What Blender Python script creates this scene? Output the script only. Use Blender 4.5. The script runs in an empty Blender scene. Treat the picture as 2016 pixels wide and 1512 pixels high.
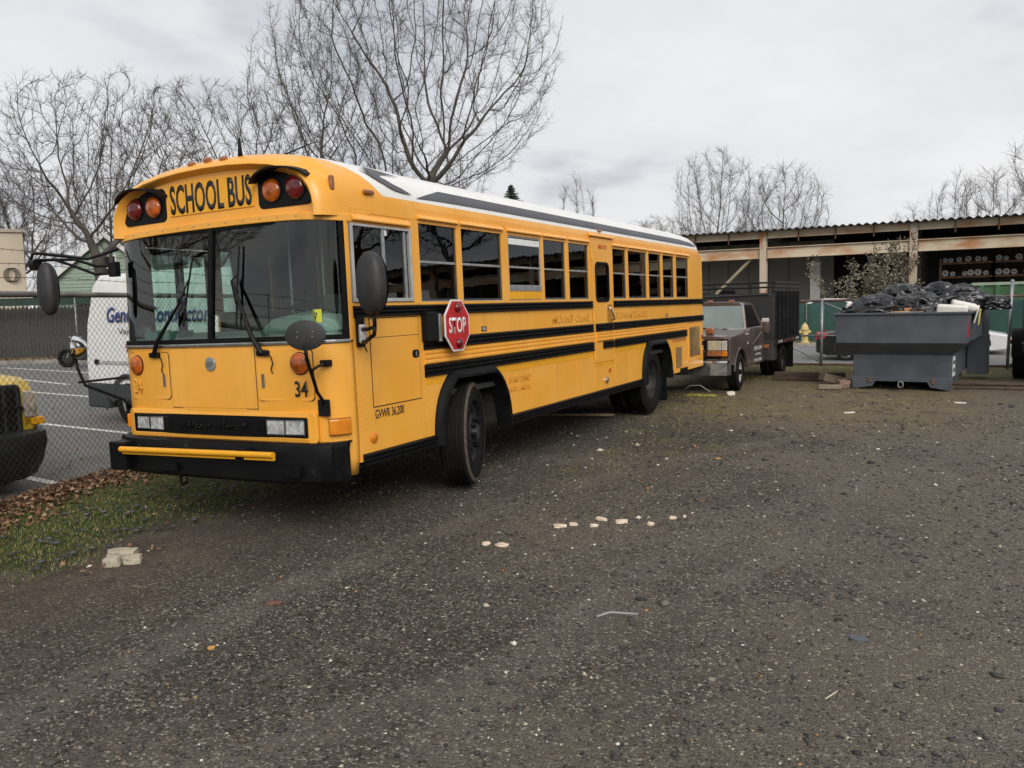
import bpy, bmesh, math, random
import numpy as np
from mathutils import Vector, Matrix
from mathutils.noise import noise as pnoise
rnd = random.Random(7)
nrs = np.random.RandomState(11)
S = bpy.context.scene
COL = S.collection
PI = math.pi
R = math.radians

# ------------------------------------------------------------------ camera
def make_camera():
    yaw, pit, rol = R(28.2), R(5.49), R(1.415)
    h = Vector((-math.sin(yaw), math.cos(yaw), 0)); z = Vector((0, 0, 1))
    F = h*math.cos(pit) - z*math.sin(pit)
    r0 = h.cross(z); u0 = r0.cross(F)
    rt = r0*math.cos(rol) - u0*math.sin(rol)
    up = u0*math.cos(rol) + r0*math.sin(rol)
    cd = bpy.data.cameras.new('camera'); co = bpy.data.objects.new('camera', cd); COL.objects.link(co)
    m = Matrix((rt, up, -F)).transposed().to_4x4(); m.translation = (0, 0, 1.79)
    co.matrix_world = m
    cd.sensor_width = 36; cd.lens = 36*1630/2016; cd.clip_start = .05; cd.clip_end = 3000
    S.camera = co
make_camera()

# ------------------------------------------------------------------ sky and sun
SUN_EL, SUN_AZ = R(34), R(138)     # azimuth clockwise from +Y
def make_world():
    w = bpy.data.worlds.new('World'); S.world = w; w.use_nodes = True
    nt = w.node_tree; N = nt.nodes; L = nt.links; N.clear()
    out = N.new('ShaderNodeOutputWorld'); bg = N.new('ShaderNodeBackground'); bg.inputs[1].default_value = .1
    sky = N.new('ShaderNodeTexSky'); sky.sky_type = 'NISHITA'; sky.sun_disc = False
    sky.sun_elevation = SUN_EL; sky.sun_rotation = SUN_AZ; sky.air_density = 1; sky.dust_density = 3
    tc = N.new('ShaderNodeTexCoord'); sep = N.new('ShaderNodeSeparateXYZ'); L.new(tc.outputs['Generated'], sep.inputs[0])
    def mth(op, a, b=None):
        n = N.new('ShaderNodeMath'); n.operation = op
        for i, v in enumerate((a, b)):
            if v is None: continue
            if isinstance(v, (int, float)): n.inputs[i].default_value = v
            else: L.new(v, n.inputs[i])
        return n.outputs[0]
    zz = mth('ADD', mth('MAXIMUM', sep.outputs[2], 0.0), .16)
    cb = N.new('ShaderNodeCombineXYZ'); L.new(mth('DIVIDE', sep.outputs[0], zz), cb.inputs[0]); L.new(mth('DIVIDE', sep.outputs[1], zz), cb.inputs[1])
    def noise(scale, det, rough, off):
        mp = N.new('ShaderNodeMapping'); mp.inputs['Location'].default_value = off; mp.inputs['Scale'].default_value = (1, .8, 1)
        mp.inputs['Rotation'].default_value = (0, 0, R(30))
        n = N.new('ShaderNodeTexNoise'); n.inputs['Scale'].default_value = scale; n.inputs['Detail'].default_value = det; n.inputs['Roughness'].default_value = rough
        L.new(cb.outputs[0], mp.inputs[0]); L.new(mp.outputs[0], n.inputs['Vector']); return n.outputs['Fac']
    n1 = noise(.75, 5, .5, (3.1, 1.7, 0)); n2 = noise(2.0, 6, .55, (9.2, 4.4, 0))
    f = mth('ADD', mth('MULTIPLY', n1, .72), mth('MULTIPLY', n2, .28))
    cr = N.new('ShaderNodeValToRGB'); e = cr.color_ramp.elements
    e[0].position = .38; e[0].color = (.45, .47, .51, 1); e[1].position = .60; e[1].color = (.79, .785, .79, 1)
    m_ = cr.color_ramp.elements.new(.47); m_.color = (.70, .705, .725, 1)
    L.new(f, cr.inputs[0])
    sc = N.new('ShaderNodeVectorMath'); sc.operation = 'SCALE'; sc.inputs[3].default_value = 7.8; L.new(cr.outputs[0], sc.inputs[0])
    mx = N.new('ShaderNodeMix'); mx.data_type = 'RGBA'; mx.inputs[0].default_value = .94
    L.new(sky.outputs[0], mx.inputs[6]); L.new(sc.outputs[0], mx.inputs[7])
    L.new(mx.outputs[2], bg.inputs[0]); L.new(bg.outputs[0], out.inputs[0])
make_world()
def make_sun():
    d = bpy.data.lights.new('sun', 'SUN'); d.energy = 1.5; d.angle = R(35); d.color = (1, .95, .88)
    o = bpy.data.objects.new('sun', d); COL.objects.link(o)
    v = Vector((math.sin(SUN_AZ)*math.cos(SUN_EL), math.cos(SUN_AZ)*math.cos(SUN_EL), math.sin(SUN_EL)))
    o.rotation_euler = v.to_track_quat('Z', 'Y').to_euler()
make_sun()
S.view_settings.view_transform = 'Standard'; S.view_settings.look = 'None'
S.view_settings.exposure = 0.55; S.view_settings.gamma = 1; S.view_settings.use_curve_mapping = False
S.cycles.max_bounces = 8; S.cycles.transparent_max_bounces = 24; S.cycles.caustics_reflective = False; S.cycles.caustics_refractive = False

# ------------------------------------------------------------------ helpers
def tag(o, label=None, cat=None, group=None, kind=None):
    if label: o['label'] = label
    if cat: o['category'] = cat
    if group: o['group'] = group
    if kind: o['kind'] = kind
    return o
def empty(name, loc=(0, 0, 0), rz=0, label=None, cat=None, group=None):
    o = bpy.data.objects.new(name, None); COL.objects.link(o); o.location = loc; o.rotation_euler = (0, 0, rz)
    return tag(o, label, cat, group)
def link(name, me, mat=None, parent=None, smooth=None, bevel=0, seg=2):
    if mat is not None and len(me.materials) == 0: me.materials.append(mat)
    o = bpy.data.objects.new(name, me); COL.objects.link(o); o.parent = parent
    if smooth is True: me.polygons.foreach_set('use_smooth', [True]*len(me.polygons))
    elif smooth: me.shade_smooth() if False else smooth_by_angle(me, smooth)
    if bevel:
        b = o.modifiers.new('bevel', 'BEVEL'); b.width = bevel; b.segments = seg; b.limit_method = 'ANGLE'; b.angle_limit = R(35); b.harden_normals = False
    return o
def smooth_by_angle(me, ang):
    me.polygons.foreach_set('use_smooth', [True]*len(me.polygons))
    bm = bmesh.new(); bm.from_mesh(me)
    for e in bm.edges:
        if len(e.link_faces) == 2 and e.calc_face_angle(0) > ang: e.smooth = False
    bm.to_mesh(me); bm.free()
def copy_tree(o, parent=None):
    c = o.copy(); COL.objects.link(c); c.parent = parent
    for ch in o.children: copy_tree(ch, c)
    return c
class MB:
    def __init__(s): s.v = []; s.f = []
    def add(s, vs, fs):
        n = len(s.v); s.v += [tuple(v) for v in vs]; s.f += [tuple(i+n for i in f) for f in fs]; return s
    def box(s, c, d, rot=None):
        x, y, z = (t/2 for t in d)
        vs = [Vector((sx*x, sy*y, sz*z)) for sz in (-1, 1) for sy in (-1, 1) for sx in (-1, 1)]
        if rot is not None: vs = [rot @ v for v in vs]
        c = Vector(c); vs = [v+c for v in vs]
        return s.add(vs, [(0, 2, 3, 1), (4, 5, 7, 6), (0, 1, 5, 4), (2, 6, 7, 3), (0, 4, 6, 2), (1, 3, 7, 5)])
    def bx(s, x0, x1, y0, y1, z0, z1): return s.box(((x0+x1)/2, (y0+y1)/2, (z0+z1)/2), (abs(x1-x0), abs(y1-y0), abs(z1-z0)))
    def prism(s, poly, axis, a, b):
        """poly: 2d points in the plane normal to axis ('x': (y,z), 'y': (x,z), 'z': (x,y))"""
        def P(p, t): return {'x': (t, p[0], p[1]), 'y': (p[0], t, p[1]), 'z': (p[0], p[1], t)}[axis]
        n = len(poly); vs = [P(p, a) for p in poly]+[P(p, b) for p in poly]
        fs = [tuple(range(n))[::-1], tuple(range(n, 2*n))]+[(i, (i+1) % n, n+(i+1) % n, n+i) for i in range(n)]
        return s.add(vs, fs)
    def loft(s, secs, cap=True, closed=True):
        n = len(secs[0]); vs = [p for sec in secs for p in sec]; fs = []
        for k in range(len(secs)-1):
            for i in range(n if closed else n-1):
                j = (i+1) % n; fs.append((k*n+i, k*n+j, (k+1)*n+j, (k+1)*n+i))
        if cap and closed: fs += [tuple(range(n))[::-1], tuple((len(secs)-1)*n+i for i in range(n))]
        return s.add(vs, fs)
    def tube(s, pts, r, n=8, cap=True):
        pts = [Vector(p) for p in pts]; secs = []
        if not isinstance(r, (list, tuple)): r = [r]*len(pts)
        ref = None
        for i, p in enumerate(pts):
            a = pts[max(i-1, 0)]; b = pts[min(i+1, len(pts)-1)]; t = (b-a).normalized()
            if ref is None:
                ref = t.cross(Vector((0, 0, 1)))
                if ref.length < 1e-3: ref = t.cross(Vector((1, 0, 0)))
                ref.normalize()
            ref = (ref - t*ref.dot(t)).normalized(); bi = t.cross(ref)
            secs.append([p+(ref*math.cos(2*PI*k/n)+bi*math.sin(2*PI*k/n))*r[i] for k in range(n)])
        return s.loft(secs, cap)
    def cyl(s, p0, p1, r, n=16, r1=None): return s.tube([p0, p1], [r, r if r1 is None else r1], n)
    def lathe(s, prof, n=32, axis='x', c=(0, 0, 0), a0=0, a1=2*PI):
        """prof: (along axis, radius)"""
        full = abs(a1-a0-2*PI) < 1e-6; m = n if full else n+1; secs = []
        for k in range(m):
            a = a0+(a1-a0)*k/n; ca, sa = math.cos(a), math.sin(a)
            sec = []
            for t, r in prof:
                q = {'x': (t, r*ca, r*sa), 'y': (r*ca, t, r*sa), 'z': (r*ca, r*sa, t)}[axis]
                sec.append((q[0]+c[0], q[1]+c[1], q[2]+c[2]))
            secs.append(sec)
        if full: secs.append(secs[0])
        return s.loft(secs, False, False)
    def build(s, name, mat=None, parent=None, smooth=None, bevel=0, seg=2, weld=False):
        me = bpy.data.meshes.new(name); me.from_pydata(s.v, [], s.f)
        bm = bmesh.new(); bm.from_mesh(me)
        if weld: bmesh.ops.remove_doubles(bm, verts=bm.verts, dist=1e-5)
        bmesh.ops.recalc_face_normals(bm, faces=bm.faces); bm.to_mesh(me); bm.free()
        return link(name, me, mat, parent, smooth, bevel, seg)
def fast_mesh(name, V, F, mat=None, parent=None, smooth=False):
    """V (n,3), F (m,k) arrays"""
    V = np.ascontiguousarray(V, dtype=np.float32); F = np.ascontiguousarray(F, dtype=np.int32); k = F.shape[1]
    me = bpy.data.meshes.new(name); me.vertices.add(len(V)); me.vertices.foreach_set('co', V.ravel())
    me.loops.add(F.size); me.loops.foreach_set('vertex_index', F.ravel())
    me.polygons.add(len(F)); me.polygons.foreach_set('loop_start', np.arange(0, F.size, k, dtype=np.int32))
    me.polygons.foreach_set('loop_total', np.full(len(F), k, dtype=np.int32))
    me.update(calc_edges=True); me.validate()
    return link(name, me, mat, parent, True if smooth else None)
def text_obj(name, body, mat, parent, h, w, depth=.002, bold=0.0, mtx=None, shear=0):
    """flat lettering h tall and w wide, centred at the origin of mtx; local x right, y up, z out"""
    cu = bpy.data.curves.new(name, 'FONT'); cu.body = body; cu.size = 1; cu.offset = bold; cu.shear = shear; cu.resolution_u = 3
    o = bpy.data.objects.new(name, cu); COL.objects.link(o)
    dg = bpy.context.evaluated_depsgraph_get(); dg.update()
    me = bpy.data.meshes.new_from_object(o.evaluated_get(dg)); bpy.data.objects.remove(o); bpy.data.curves.remove(cu)
    v = np.empty(len(me.vertices)*3); me.vertices.foreach_get('co', v); v = v.reshape(-1, 3)
    lo, hi = v.min(0), v.max(0); v[:, 0] = (v[:, 0]-(lo[0]+hi[0])/2)*w/(hi[0]-lo[0]); v[:, 1] = (v[:, 1]-(lo[1]+hi[1])/2)*h/(hi[1]-lo[1])
    me.vertices.foreach_set('co', v.ravel()); me.update(); me.name = name
    r = link(name, me, mat, parent)
    so = r.modifiers.new('thick', 'SOLIDIFY'); so.thickness = depth; so.offset = 1
    if mtx is not None: r.matrix_local = mtx
    return r
def frame_mtx(o, x, y):
    x = Vector(x).normalized(); y = Vector(y).normalized(); z = x.cross(y)
    m = Matrix((x, y, z)).transposed().to_4x4(); m.translation = o; return m

# ------------------------------------------------------------------ materials
MATS = {}
def M(name, col, rough=.5, metal=0., var=.12, scale=6., col2=None, bump=0., bscale=80., coat=0., spec=.5, stretch=None, lo=.35, hi=.65, rvar=.1, det=5):
    if name in MATS: return MATS[name]
    m = bpy.data.materials.new(name); m.use_nodes = True; nt = m.node_tree; N = nt.nodes; L = nt.links
    b = N['Principled BSDF']; tc = N.new('ShaderNodeTexCoord'); vec = tc.outputs['Object']
    if stretch:
        mp = N.new('ShaderNodeMapping'); mp.inputs['Scale'].default_value = stretch; L.new(vec, mp.inputs[0]); vec = mp.outputs[0]
    n = N.new('ShaderNodeTexNoise'); n.inputs['Scale'].default_value = scale; n.inputs['Detail'].default_value = det; L.new(vec, n.inputs['Vector'])
    cr = N.new('ShaderNodeValToRGB'); e = cr.color_ramp.elements; e[0].position = lo; e[1].position = hi
    c1 = [min(1, c*(1+var)) for c in col]; c0 = [c*(1-var) for c in col] if col2 is None else col2
    if col2 is not None: c1 = col
    e[0].color = (*c0, 1); e[1].color = (*c1, 1); L.new(n.outputs['Fac'], cr.inputs[0]); L.new(cr.outputs[0], b.inputs['Base Color'])
    mr = N.new('ShaderNodeMapRange'); mr.inputs['To Min'].default_value = max(0, rough-rvar); mr.inputs['To Max'].default_value = min(1, rough+rvar)
    L.new(n.outputs['Fac'], mr.inputs[0]); L.new(mr.outputs[0], b.inputs['Roughness'])
    b.inputs['Metallic'].default_value = metal; b.inputs['Coat Weight'].default_value = coat; b.inputs['Coat Roughness'].default_value = .12
    b.inputs['Specular IOR Level'].default_value = spec
    if bump:
        n2 = N.new('ShaderNodeTexNoise'); n2.inputs['Scale'].default_value = bscale; n2.inputs['Detail'].default_value = 4; L.new(vec, n2.inputs['Vector'])
        bp = N.new('ShaderNodeBump'); bp.inputs['Strength'].default_value = bump; bp.inputs['Distance'].default_value = .01
        L.new(n2.outputs['Fac'], bp.inputs['Height']); L.new(bp.outputs[0], b.inputs['Normal'])
    MATS[name] = m; return m
def glass(name, tint, ior=1.5, rough=.0, wave=0.0):
    m = bpy.data.materials.new(name); m.use_nodes = True; nt = m.node_tree; N = nt.nodes; L = nt.links; N.clear()
    out = N.new('ShaderNodeOutputMaterial'); t = N.new('ShaderNodeBsdfTransparent'); t.inputs[0].default_value = (*tint, 1)
    g = N.new('ShaderNodeBsdfGlossy'); g.inputs['Roughness'].default_value = rough; g.inputs[0].default_value = (.95, .97, .96, 1)
    fr = N.new('ShaderNodeFresnel'); fr.inputs[0].default_value = ior; mx = N.new('ShaderNodeMixShader')
    if wave:
        tc = N.new('ShaderNodeTexCoord'); n = N.new('ShaderNodeTexNoise'); n.inputs['Scale'].default_value = 5; n.inputs['Detail'].default_value = 2
        L.new(tc.outputs['Object'], n.inputs['Vector']); bp = N.new('ShaderNodeBump'); bp.inputs['Strength'].default_value = wave; bp.inputs['Distance'].default_value = .02
        L.new(n.outputs['Fac'], bp.inputs['Height']); L.new(bp.outputs[0], g.inputs['Normal'])
    L.new(fr.outputs[0], mx.inputs[0]); L.new(t.outputs[0], mx.inputs[1]); L.new(g.outputs[0], mx.inputs[2]); L.new(mx.outputs[0], out.inputs[0])
    return m
def island_mat(name, stops, rough=.8, spec=.3, noise_var=0.0):
    """colour differs from piece to piece of one mesh"""
    m = bpy.data.materials.new(name); m.use_nodes = True; nt = m.node_tree; N = nt.nodes; L = nt.links; b = N['Principled BSDF']
    g = N.new('ShaderNodeNewGeometry'); cr = N.new('ShaderNodeValToRGB'); cr.color_ramp.interpolation = 'CONSTANT'
    e = cr.color_ramp.elements
    while len(e) < len(stops): e.new(.5)
    for k, (p, c) in enumerate(stops): e[k].position = p; e[k].color = (*c, 1)
    L.new(g.outputs['Random Per Island'], cr.inputs[0]); L.new(cr.outputs[0], b.inputs['Base Color'])
    b.inputs['Roughness'].default_value = rough; b.inputs['Specular IOR Level'].default_value = spec
    return m
def worn(name, base, rust, rough=.5, thr=.60, scale=3.0, spec=.4, amt=.8, stretch=(1, 1, 1)):
    m = M(name, base, rough, var=.16, scale=2.4, spec=spec, det=8); nt = m.node_tree; N = nt.nodes; L = nt.links; b = N['Principled BSDF']
    src = b.inputs['Base Color'].links[0].from_socket; tc = N.new('ShaderNodeTexCoord'); mp = N.new('ShaderNodeMapping'); mp.inputs['Scale'].default_value = stretch; L.new(tc.outputs['Object'], mp.inputs[0])
    n = N.new('ShaderNodeTexNoise'); n.inputs['Scale'].default_value = scale; n.inputs['Detail'].default_value = 12; n.inputs['Roughness'].default_value = .68; L.new(mp.outputs[0], n.inputs['Vector'])
    mr = N.new('ShaderNodeMapRange'); mr.inputs[1].default_value = thr; mr.inputs[2].default_value = thr+.07; mr.inputs[4].default_value = amt; L.new(n.outputs['Fac'], mr.inputs[0])
    mx = N.new('ShaderNodeMix'); mx.data_type = 'RGBA'; L.new(mr.outputs[0], mx.inputs[0]); L.new(src, mx.inputs[6]); mx.inputs[7].default_value = (*rust, 1); L.new(mx.outputs[2], b.inputs['Base Color']); return m
YEL = (.78, .36, .022)
def bus_paint(name, masked):
    """chrome-yellow enamel with faded patches, rain streaks and dust; roof white above the paint line when masked"""
    m = bpy.data.materials.new(name); m.use_nodes = True; nt = m.node_tree; N = nt.nodes; L = nt.links; b = N['Principled BSDF']
    tc = N.new('ShaderNodeTexCoord')
    def noise(scale, st=(1, 1, 1), det=5):
        mp = N.new('ShaderNodeMapping'); mp.inputs['Scale'].default_value = st; L.new(tc.outputs['Object'], mp.inputs[0])
        n = N.new('ShaderNodeTexNoise'); n.inputs['Scale'].default_value = scale; n.inputs['Detail'].default_value = det; L.new(mp.outputs[0], n.inputs['Vector']); return n.outputs['Fac']
    def ramp(f, p0, c0, p1, c1):
        cr = N.new('ShaderNodeValToRGB'); e = cr.color_ramp.elements; e[0].position = p0; e[0].color = (*c0, 1); e[1].position = p1; e[1].color = (*c1, 1); L.new(f, cr.inputs[0]); return cr.outputs[0]
    base = ramp(noise(1.6, det=3), .35, (.83, .375, .036), .68, (.87, .43, .072))
    def mix(f, a, bb, kind='MIX'):
        mx = N.new('ShaderNodeMix'); mx.data_type = 'RGBA'; mx.blend_type = kind
        if isinstance(f, float): mx.inputs[0].default_value = f
        else: L.new(f, mx.inputs[0])
        for s, v in ((6, a), (7, bb)):
            if isinstance(v, tuple): mx.inputs[s].default_value = (*v, 1)
            else: L.new(v, mx.inputs[s])
        return mx.outputs[2]
    if masked:
        sp = N.new('ShaderNodeSeparateXYZ'); L.new(tc.outputs['Object'], sp.inputs[0])
        def mth(op, a, c):
            n = N.new('ShaderNodeMath'); n.operation = op
            for i, v in enumerate((a, c)):
                if isinstance(v, float): n.inputs[i].default_value = v
                else: L.new(v, n.inputs[i])
            return n.outputs[0]
        zc = mth('GREATER_THAN', sp.outputs[2], 2.705)
        # slanted leading edge of the white: y > 0.98 - 1.55*(z-2.705)
        ln = mth('ADD', sp.outputs[1], mth('MULTIPLY', mth('SUBTRACT', sp.outputs[2], 2.705), 1.25))
        yc = mth('GREATER_THAN', ln, .80)
        white = ramp(noise(2.2, (1, .4, 1)), .3, (.70, .70, .66), .62, (.80, .80, .78))
        base = mix(mth('MULTIPLY', zc, yc), base, white)
    streak = ramp(noise(9, (1, 1, .06)), .56, (0, 0, 0), .84, (.16, .16, .16))
    base = mix(streak, base, (.42, .22, .05), 'MIX')
    grime = ramp(noise(4.5, (1, 1, .5), 9), .58, (0, 0, 0), .80, (.20, .20, .20)); base = mix(grime, base, (.30, .18, .07))
    L.new(base, b.inputs['Base Color'])
    mr = N.new('ShaderNodeMapRange'); mr.inputs['To Min'].default_value = .26; mr.inputs['To Max'].default_value = .46; L.new(noise(7), mr.inputs[0]); L.new(mr.outputs[0], b.inputs['Roughness'])
    b.inputs['Coat Weight'].default_value = .15; b.inputs['Coat Roughness'].default_value = .2
    bp = N.new('ShaderNodeBump'); bp.inputs['Strength'].default_value = .10; bp.inputs['Distance'].default_value = .03
    L.new(noise(2.4, det=2), bp.inputs['Height']); L.new(bp.outputs[0], b.inputs['Normal'])
    MATS[name] = m; return m
mYEL = bus_paint('bus_yellow', False); mROOF = bus_paint('bus_roof_paint', True)
mYEL2 = M('stripe_yellow', (.80, .375, .014), .35, var=.05)
mFADE = M('faded_lettering', (.75, .34, .036), .45, var=.08, scale=30)
mBLK = M('black_enamel', (.006, .006, .0065), .45, var=.3, scale=12, spec=.14)
mRUB = M('black_rubber', (.007, .007, .0075), .6, var=.35, scale=9, bump=.1, spec=.12)
mTYRE = M('tyre_rubber', (.015, .014, .013), .75, var=.4, scale=7, col2=(.007, .007, .007), bump=.25, bscale=60, spec=.12)
mMUD = M('tyre_mud', (.085, .066, .048), .9, var=.3, scale=25, bump=.4)
mPLB = M('black_plastic', (.008, .008, .0085), .5, var=.3, scale=20, spec=.15)
mALU = M('window_aluminium', (.42, .43, .43), .42, .7, var=.15, scale=14)
mCHR = M('chrome', (.62, .62, .62), .14, 1, var=.06, rvar=.06)
mSTEEL = M('galvanised_steel', (.30, .31, .32), .5, .6, var=.2, scale=12)
mDARK = M('dark_interior', (.02, .02, .02), .8, var=.3)
mAMB = M('amber_lens', (.40, .085, .006), .2, var=.45, scale=14, coat=.5)
mAMB2 = M('amber_lens_faded', (.30, .11, .045), .25, var=.3, scale=30, coat=.4)
mORG = M('orange_lens', (.62, .20, .01), .2, var=.15, scale=9, coat=.5)
mRED = M('red_lens', (.13, .004, .006), .2, var=.45, scale=14, coat=.4)
mSTOP = M('stop_red', (.50, .018, .022), .38, var=.1, scale=4)
mWHT = M('white_paint', (.76, .76, .75), .4, var=.04)
mTXT = M('black_lettering', (.012, .012, .012), .5, var=.1)
mGRYST = M('roof_stripe_grey', (.075, .078, .09), .5, var=.15, scale=3)
mLENS = M('headlight_lens', (.66, .68, .68), .14, .45, var=.30, scale=22, coat=1)
gWIND = glass('windshield_glass', (.74, .88, .82), 1.65)
gSIDE = glass('tinted_side_glass', (.06, .07, .07), 1.5, wave=.02)
gCLEAR = glass('clear_door_glass', (.72, .84, .80), 1.45)
gVEH = glass('vehicle_glass', (.25, .30, .30), 1.5)
# ------------------------------------------------------------------ ground
def ground_material():
    m = bpy.data.materials.new('yard_ground'); m.use_nodes = True; nt = m.node_tree; N = nt.nodes; L = nt.links; b = N['Principled BSDF']
    tc = N.new('ShaderNodeTexCoord'); P = tc.outputs['Object']; sp = N.new('ShaderNodeSeparateXYZ'); L.new(P, sp.inputs[0])
    def mth(op, a, c=None, d=None):
        n = N.new('ShaderNodeMath'); n.operation = op
        for i, v in enumerate((a, c, d)):
            if v is None: continue
            if isinstance(v, (int, float)): n.inputs[i].default_value = v
            else: L.new(v, n.inputs[i])
        return n.outputs[0]
    def noise(scale, det=5, rough=.55):
        n = N.new('ShaderNodeTexNoise'); n.inputs['Scale'].default_value = scale; n.inputs['Detail'].default_value = det; n.inputs['Roughness'].default_value = rough; L.new(P, n.inputs['Vector']); return n.outputs['Fac']
    def sstep(v, a, c):
        n = N.new('ShaderNodeMapRange'); n.interpolation_type = 'SMOOTHSTEP'; L.new(v, n.inputs[0]); n.inputs[1].default_value = a; n.inputs[2].default_value = c; return n.outputs[0]
    def ramp(f, *st):
        cr = N.new('ShaderNodeValToRGB'); e = cr.color_ramp.elements
        while len(e) < len(st): e.new(.5)
        for k, (p, c) in enumerate(st): e[k].position = p; e[k].color = (*c, 1)
        L.new(f, cr.inputs[0]); return cr.outputs[0]
    def mix(f, a, c):
        mx = N.new('ShaderNodeMix'); mx.data_type = 'RGBA'
        L.new(f, mx.inputs[0]) if not isinstance(f, float) else setattr(mx.inputs[0], 'default_value', f)
        for s, v in ((6, a), (7, c)):
            if isinstance(v, tuple): mx.inputs[s].default_value = (*v, 1)
            else: L.new(v, mx.inputs[s])
        return mx.outputs[2]
    def voro(scale):
        v = N.new('ShaderNodeTexVoronoi'); v.inputs['Scale'].default_value = scale; L.new(P, v.inputs['Vector'])
        s = N.new('ShaderNodeSeparateColor'); L.new(v.outputs['Color'], s.inputs[0]); return v.outputs['Distance'], s.outputs[0]
    d1, c1 = voro(75.); d2, c2 = voro(26.)
    grit = ramp(c1, (0, (.016, .014, .0115)), (.40, (.050, .043, .034)), (.75, (.108, .092, .072)), (.90, (.19, .165, .13)), (1, (.42, .39, .32)))
    big = noise(.42, 4); mid = noise(2.3, 5)
    soil = ramp(mid, (.3, (.044, .038, .030)), (.7, (.102, .089, .071)))
    col = mix(sstep(c2, .35, .75), grit, soil)
    dusty = mix(mid, (.212, .182, .146), (.120, .103, .083))
    col = mix(mth('MULTIPLY', sstep(mth('ADD', big, mth('MULTIPLY', mth('ADD', sp.outputs[0], 2.2), .055)), .38, .64), .62), col, dusty)
    def arc(cx, cy, rr_, w_):
        dx = mth('SUBTRACT', sp.outputs[0], cx); dy = mth('SUBTRACT', sp.outputs[1], cy); dd = mth('SQRT', mth('ADD', mth('MULTIPLY', dx, dx), mth('MULTIPLY', dy, dy)))
        return sstep(mth('ABSOLUTE', mth('SUBTRACT', mth('ADD', dd, mth('MULTIPLY', mid, .25)), rr_)), w_, w_*.35)
    tracks = mth('MAXIMUM', mth('MAXIMUM', arc(11., 3.5, 13.0, .22), arc(11., 3.5, 14.9, .22)), mth('MAXIMUM', arc(-14., 9., 13.4, .2), arc(-14., 9., 15.2, .2)))
    tracks = mth('MULTIPLY', tracks, sstep(noise(1.1, 4), .30, .55))
    col = mix(mth('MULTIPLY', tracks, .55), col, mix(mid, (.18, .160, .134), (.105, .093, .078)))
    col = mix(mth('MULTIPLY', sstep(c1, .62, .80), .55), col, grit)
    wob = mth('ADD', mth('MULTIPLY', mth('SUBTRACT', noise(.9, 4), .5), 1.8), mth('MULTIPLY', mth('SUBTRACT', noise(5., 3), .5), .5))
    xw = mth('ADD', sp.outputs[0], wob)
    dirt = ramp(noise(3.5, 6), (.3, (.060, .044, .032)), (.7, (.13, .10, .074)))
    front = mth('MULTIPLY', sstep(xw, -3.6, -5.3), sstep(sp.outputs[1], 7.5, 5.0))
    col = mix(mth('MULTIPLY', front, .62), col, dirt)
    green = ramp(noise(7., 6), (.3, (.030, .040, .012)), (.5, (.050, .068, .018)), (.72, (.105, .085, .045)))
    col = mix(sstep(xw, -5.75, -6.25), col, green)
    yw = mth('ADD', sp.outputs[1], mth('MULTIPLY', wob, 1.6))
    moss = ramp(noise(1.7, 6, .65), (.33, (.080, .062, .042)), (.46, (.20, .155, .10)), (.56, (.165, .140, .058)), (.70, (.30, .235, .155)))
    mm = mth('MULTIPLY', sstep(yw, 10.8, 13.5), sstep(mth('ADD', xw, mth('MULTIPLY', sp.outputs[1], -.12)), -.4, -2.4))
    col = mix(mth('MULTIPLY', mm, .85), col, moss)
    strip = mth('MULTIPLY', sstep(yw, 19.6, 20.6), sstep(noise(2.5, 5), .35, .55))
    col = mix(strip, col, ramp(noise(5., 5), (.3, (.11, .115, .035)), (.7, (.21, .18, .09))))
    L.new(col, b.inputs['Base Color']); b.inputs['Roughness'].default_value = .85; b.inputs['Specular IOR Level'].default_value = .25
    hgt = mth('ADD', mth('MULTIPLY', d1, -.5), mth('ADD', mth('MULTIPLY', noise(30., 5), .8), mth('MULTIPLY', mid, .8)))
    bp = N.new('ShaderNodeBump'); bp.inputs['Strength'].default_value = 1.0; bp.inputs['Distance'].default_value = .03; L.new(hgt, bp.inputs['Height']); L.new(bp.outputs[0], b.inputs['Normal'])
    return m
def gz(x, y):
    """gentle ruts and hollows of the yard"""
    k = max(0., min(1., (x+7.4)/1.0, (9.-x)/3, (19.5-y)/3, (y+5)/3))
    return k*(.022*pnoise((x*.7, y*.55, .3))+.012*pnoise((x*2.1, y*1.4, 4.1))+.006*pnoise((x*6, y*5, 7.)))-.012*k
def make_ground():
    n = 190; xs = np.linspace(-9, 12, n); ys = np.linspace(-6, 21, n)
    V = [(x, y, gz(x, y)) for y in ys for x in xs]
    F = [(j*n+i, j*n+i+1, (j+1)*n+i+1, (j+1)*n+i) for j in range(n-1) for i in range(n-1)]
    me = bpy.data.meshes.new('ground'); bm = bmesh.new(); vs = [bm.verts.new(v) for v in V]
    for f in F: bm.faces.new([vs[i] for i in f])
    ring = [i for i in range(n)]+[j*n+n-1 for j in range(1, n)]+[(n-1)*n+i for i in range(n-2, -1, -1)]+[j*n for j in range(n-2, 0, -1)]
    B = 900.; c4 = [bm.verts.new(p) for p in ((-B, -B, 0), (B, -B, 0), (B, B, 0), (-B, B, 0))]
    seg = [ring[0:n], ring[n-1:2*n-1], ring[2*n-2:3*n-2], ring[3*n-3:]+[ring[0]]]
    for k in range(4):
        a, c = c4[k], c4[(k+1) % 4]; e = [vs[i] for i in seg[k]]
        bm.faces.new([a, c]+e[::-1])
    bmesh.ops.recalc_face_normals(bm, faces=bm.faces); bm.normal_update()
    bm.to_mesh(me); bm.free()
    me.polygons.foreach_set('use_smooth', [True]*len(me.polygons))
    o = link('ground', me, ground_material()); tag(o, kind='structure')
make_ground()
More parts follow.
